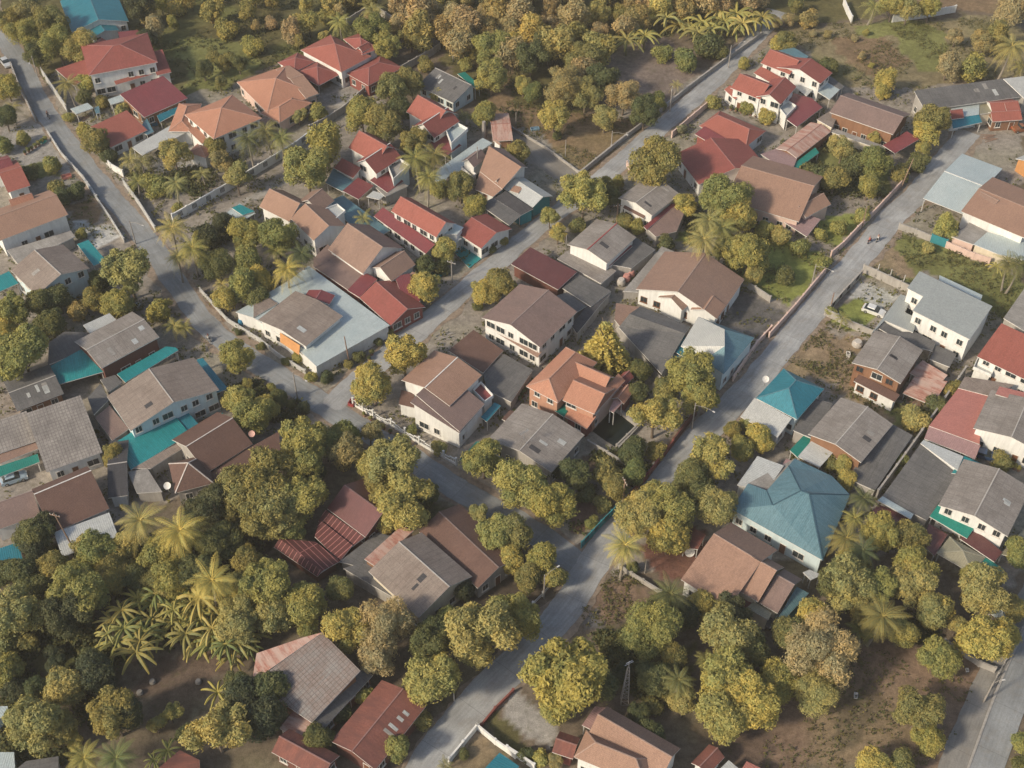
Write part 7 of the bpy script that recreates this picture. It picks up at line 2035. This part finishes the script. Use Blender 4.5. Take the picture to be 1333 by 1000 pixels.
def crate(label, t, p, sx, sy, sz, rgb, z=0.0, name='crate', cat='crate'):
    root = tag(empty(name, at(t, p, z), rng.uniform(0, 1.5)), label, cat, 'things lying in the yards')
    b = MB(); m = plain('crate_' + name, rgb, .7)
    b.box((0, 0, 0), sx, sy, .05); b.build('bottom', m, root)
    b = MB()
    for x, y, w, d in ((-sx / 2, 0, .06, sy), (sx / 2, 0, .06, sy), (0, -sy / 2, sx, .06), (0, sy / 2, sx, .06)):
        b.box((x, y, .05), w, d, sz * .55); b.box((x, y, sz * .75), w, d, sz * .25)
    b.build('sides', m, root)
crate('small white crate by the road bend wall', '10', (690, 610), .9, .7, .6, (.6, .6, .58)); crate('teal box in the paved yard of the left road', '00', (218, 712), 1.2, 1.0, .7, (.02, .25, .22))
crate('reddish box stack in the corner of the paved yard', '00', (335, 890), 2.0, 1.2, .6, (.40, .16, .13)); crate('blue crate at the shaded bay of the red shed with white flecks', '00', (775, 625), 1.2, 1.0, .8, (.03, .16, .25))
crate('pale box by the fallen stones at the lower right bare lot', '33', (465, 640), .9, .5, .3, (.65, .63, .6)); crate('white box beside the curved grey wall', '33', (1022, 512), .5, .4, .3, (.6, .58, .55))
crate('blue tarpaulin covered heap in the dry field', '02', (140, 650), 1.8, .9, .5, (.18, .30, .40)); crate('white crate on the pale sandy lot by the round tank', '13', (425, 860), .9, .6, .8, (.6, .58, .55))
crate('red crate behind the clipped bush of the junction', '21', (495, 140), 1.3, 1.0, .8, (.30, .05, .05)); crate('teal trough in the corner garden of the walled court', '11', (930, 450), 2.2, 1.6, .8, (.03, .26, .27))
def pots(t, a, b, n, label):
    for i in range(n):
        f = (i + .5) / n; q = (a[0] + (b[0] - a[0]) * f, a[1] + (b[1] - a[1]) * f)
        root = tag(empty('potted_plant', at(t, q), rng.uniform(0, 6)), label, 'potted plant', label)
        link(bpy.data.objects.new('pot', POTM[1]), root)
        c = link(bpy.data.objects.new('foliage', rng.choice(CROWNS['shrub'])), root); k = rng.uniform(.38, .62); c.scale = (k, k, k); c.location = (0, 0, .5 + k * .5); c.color = TINT[rng.choice(('G', 'BG', 'YG', 'O'))] + (1,)
M_CLAY = plain('clay', (.30, .17, .12), .85)
pb_ = MB(); pb_.tube([(0, 0, 0), (0, 0, .25), (0, 0, .5)], [.2, .28, .32], 10); POTM = (pb_, pb_.mesh('pot', M_CLAY))
pots('00', (120, 780), (240, 700), 7, 'potted plant in the row across the paved yard by the left road')
pots('21', (540, 190), (800, 360), 8, 'potted plant in the row behind the scalloped white fence')
pots('11', (560, 930), (600, 840), 3, 'potted plant at the street front of the pale blue flat roof')
pots('13', (960, 290), (1090, 345), 5, 'potted plant under the pale terraces at the far right')
pots('c4', (120, 620), (420, 700), 7, 'potted plant along the front wall of the nearer white duplex')
pots('23', (1180, 430), (1290, 480), 5, 'potted plant in the forecourt under the red strip house')
pots('22', (100, 60), (60, 130), 4, 'potted plant beside the pale orange pond house')
def planks(label, t, p, rz, n=7, col=None):
    root = tag(empty('board_pile', at(t, p), rz), label, 'pile of boards', 'things lying in the yards')
    for i in range(n):
        b = MB(); b.box((rng.uniform(-.4, .4), (i - n / 2) * .3, .03 + .06 * (i % 3)), rng.uniform(2.0, 3.4), .2, .05, rng.uniform(-.25, .25)); b.build('board', col or M_TRIMW, root)
planks('pile of loose boards at the collapsing rusted shed', '23', (760, 120), .6, 10)
planks('grey boards lying in the debris yard across from the maroon shed', '11', (960, 760), .3, 8, M_POLE)
planks('pale boards stacked behind the little shop pavilion', '03', (1130, 690), .2, 8)
planks('scattered boards beside the grey shelter on the left road', '00', (420, 590), .9, 5)
planks('leaning boards in the yard of the grey jars', '12', (540, 480), 1.2, 6, M_POLE)
planks('broken boards at the edge of the sandy lot', '13', (470, 900), .2, 5)
# ---------------------------------------------------------------- the thin warm haze in the air
hz = bpy.data.meshes.new('haze')
bmh = bmesh.new(); bmesh.ops.create_cube(bmh, size=1.0); bmh.to_mesh(hz); bmh.free()
ho = tag(link(bpy.data.objects.new('haze', hz)), kind='stuff')
ho.scale = (5600, 5600, 166); ho.location = (0, 0, 80)
s = NT('haze')
pv = s.t.nodes.new('ShaderNodeVolumePrincipled'); pv.inputs['Color'].default_value = (.96, .90, .82, 1); pv.inputs['Density'].default_value = .00017
s.t.links.new(pv.outputs[0], s.out.inputs['Volume']); hz.materials.append(s.mat)
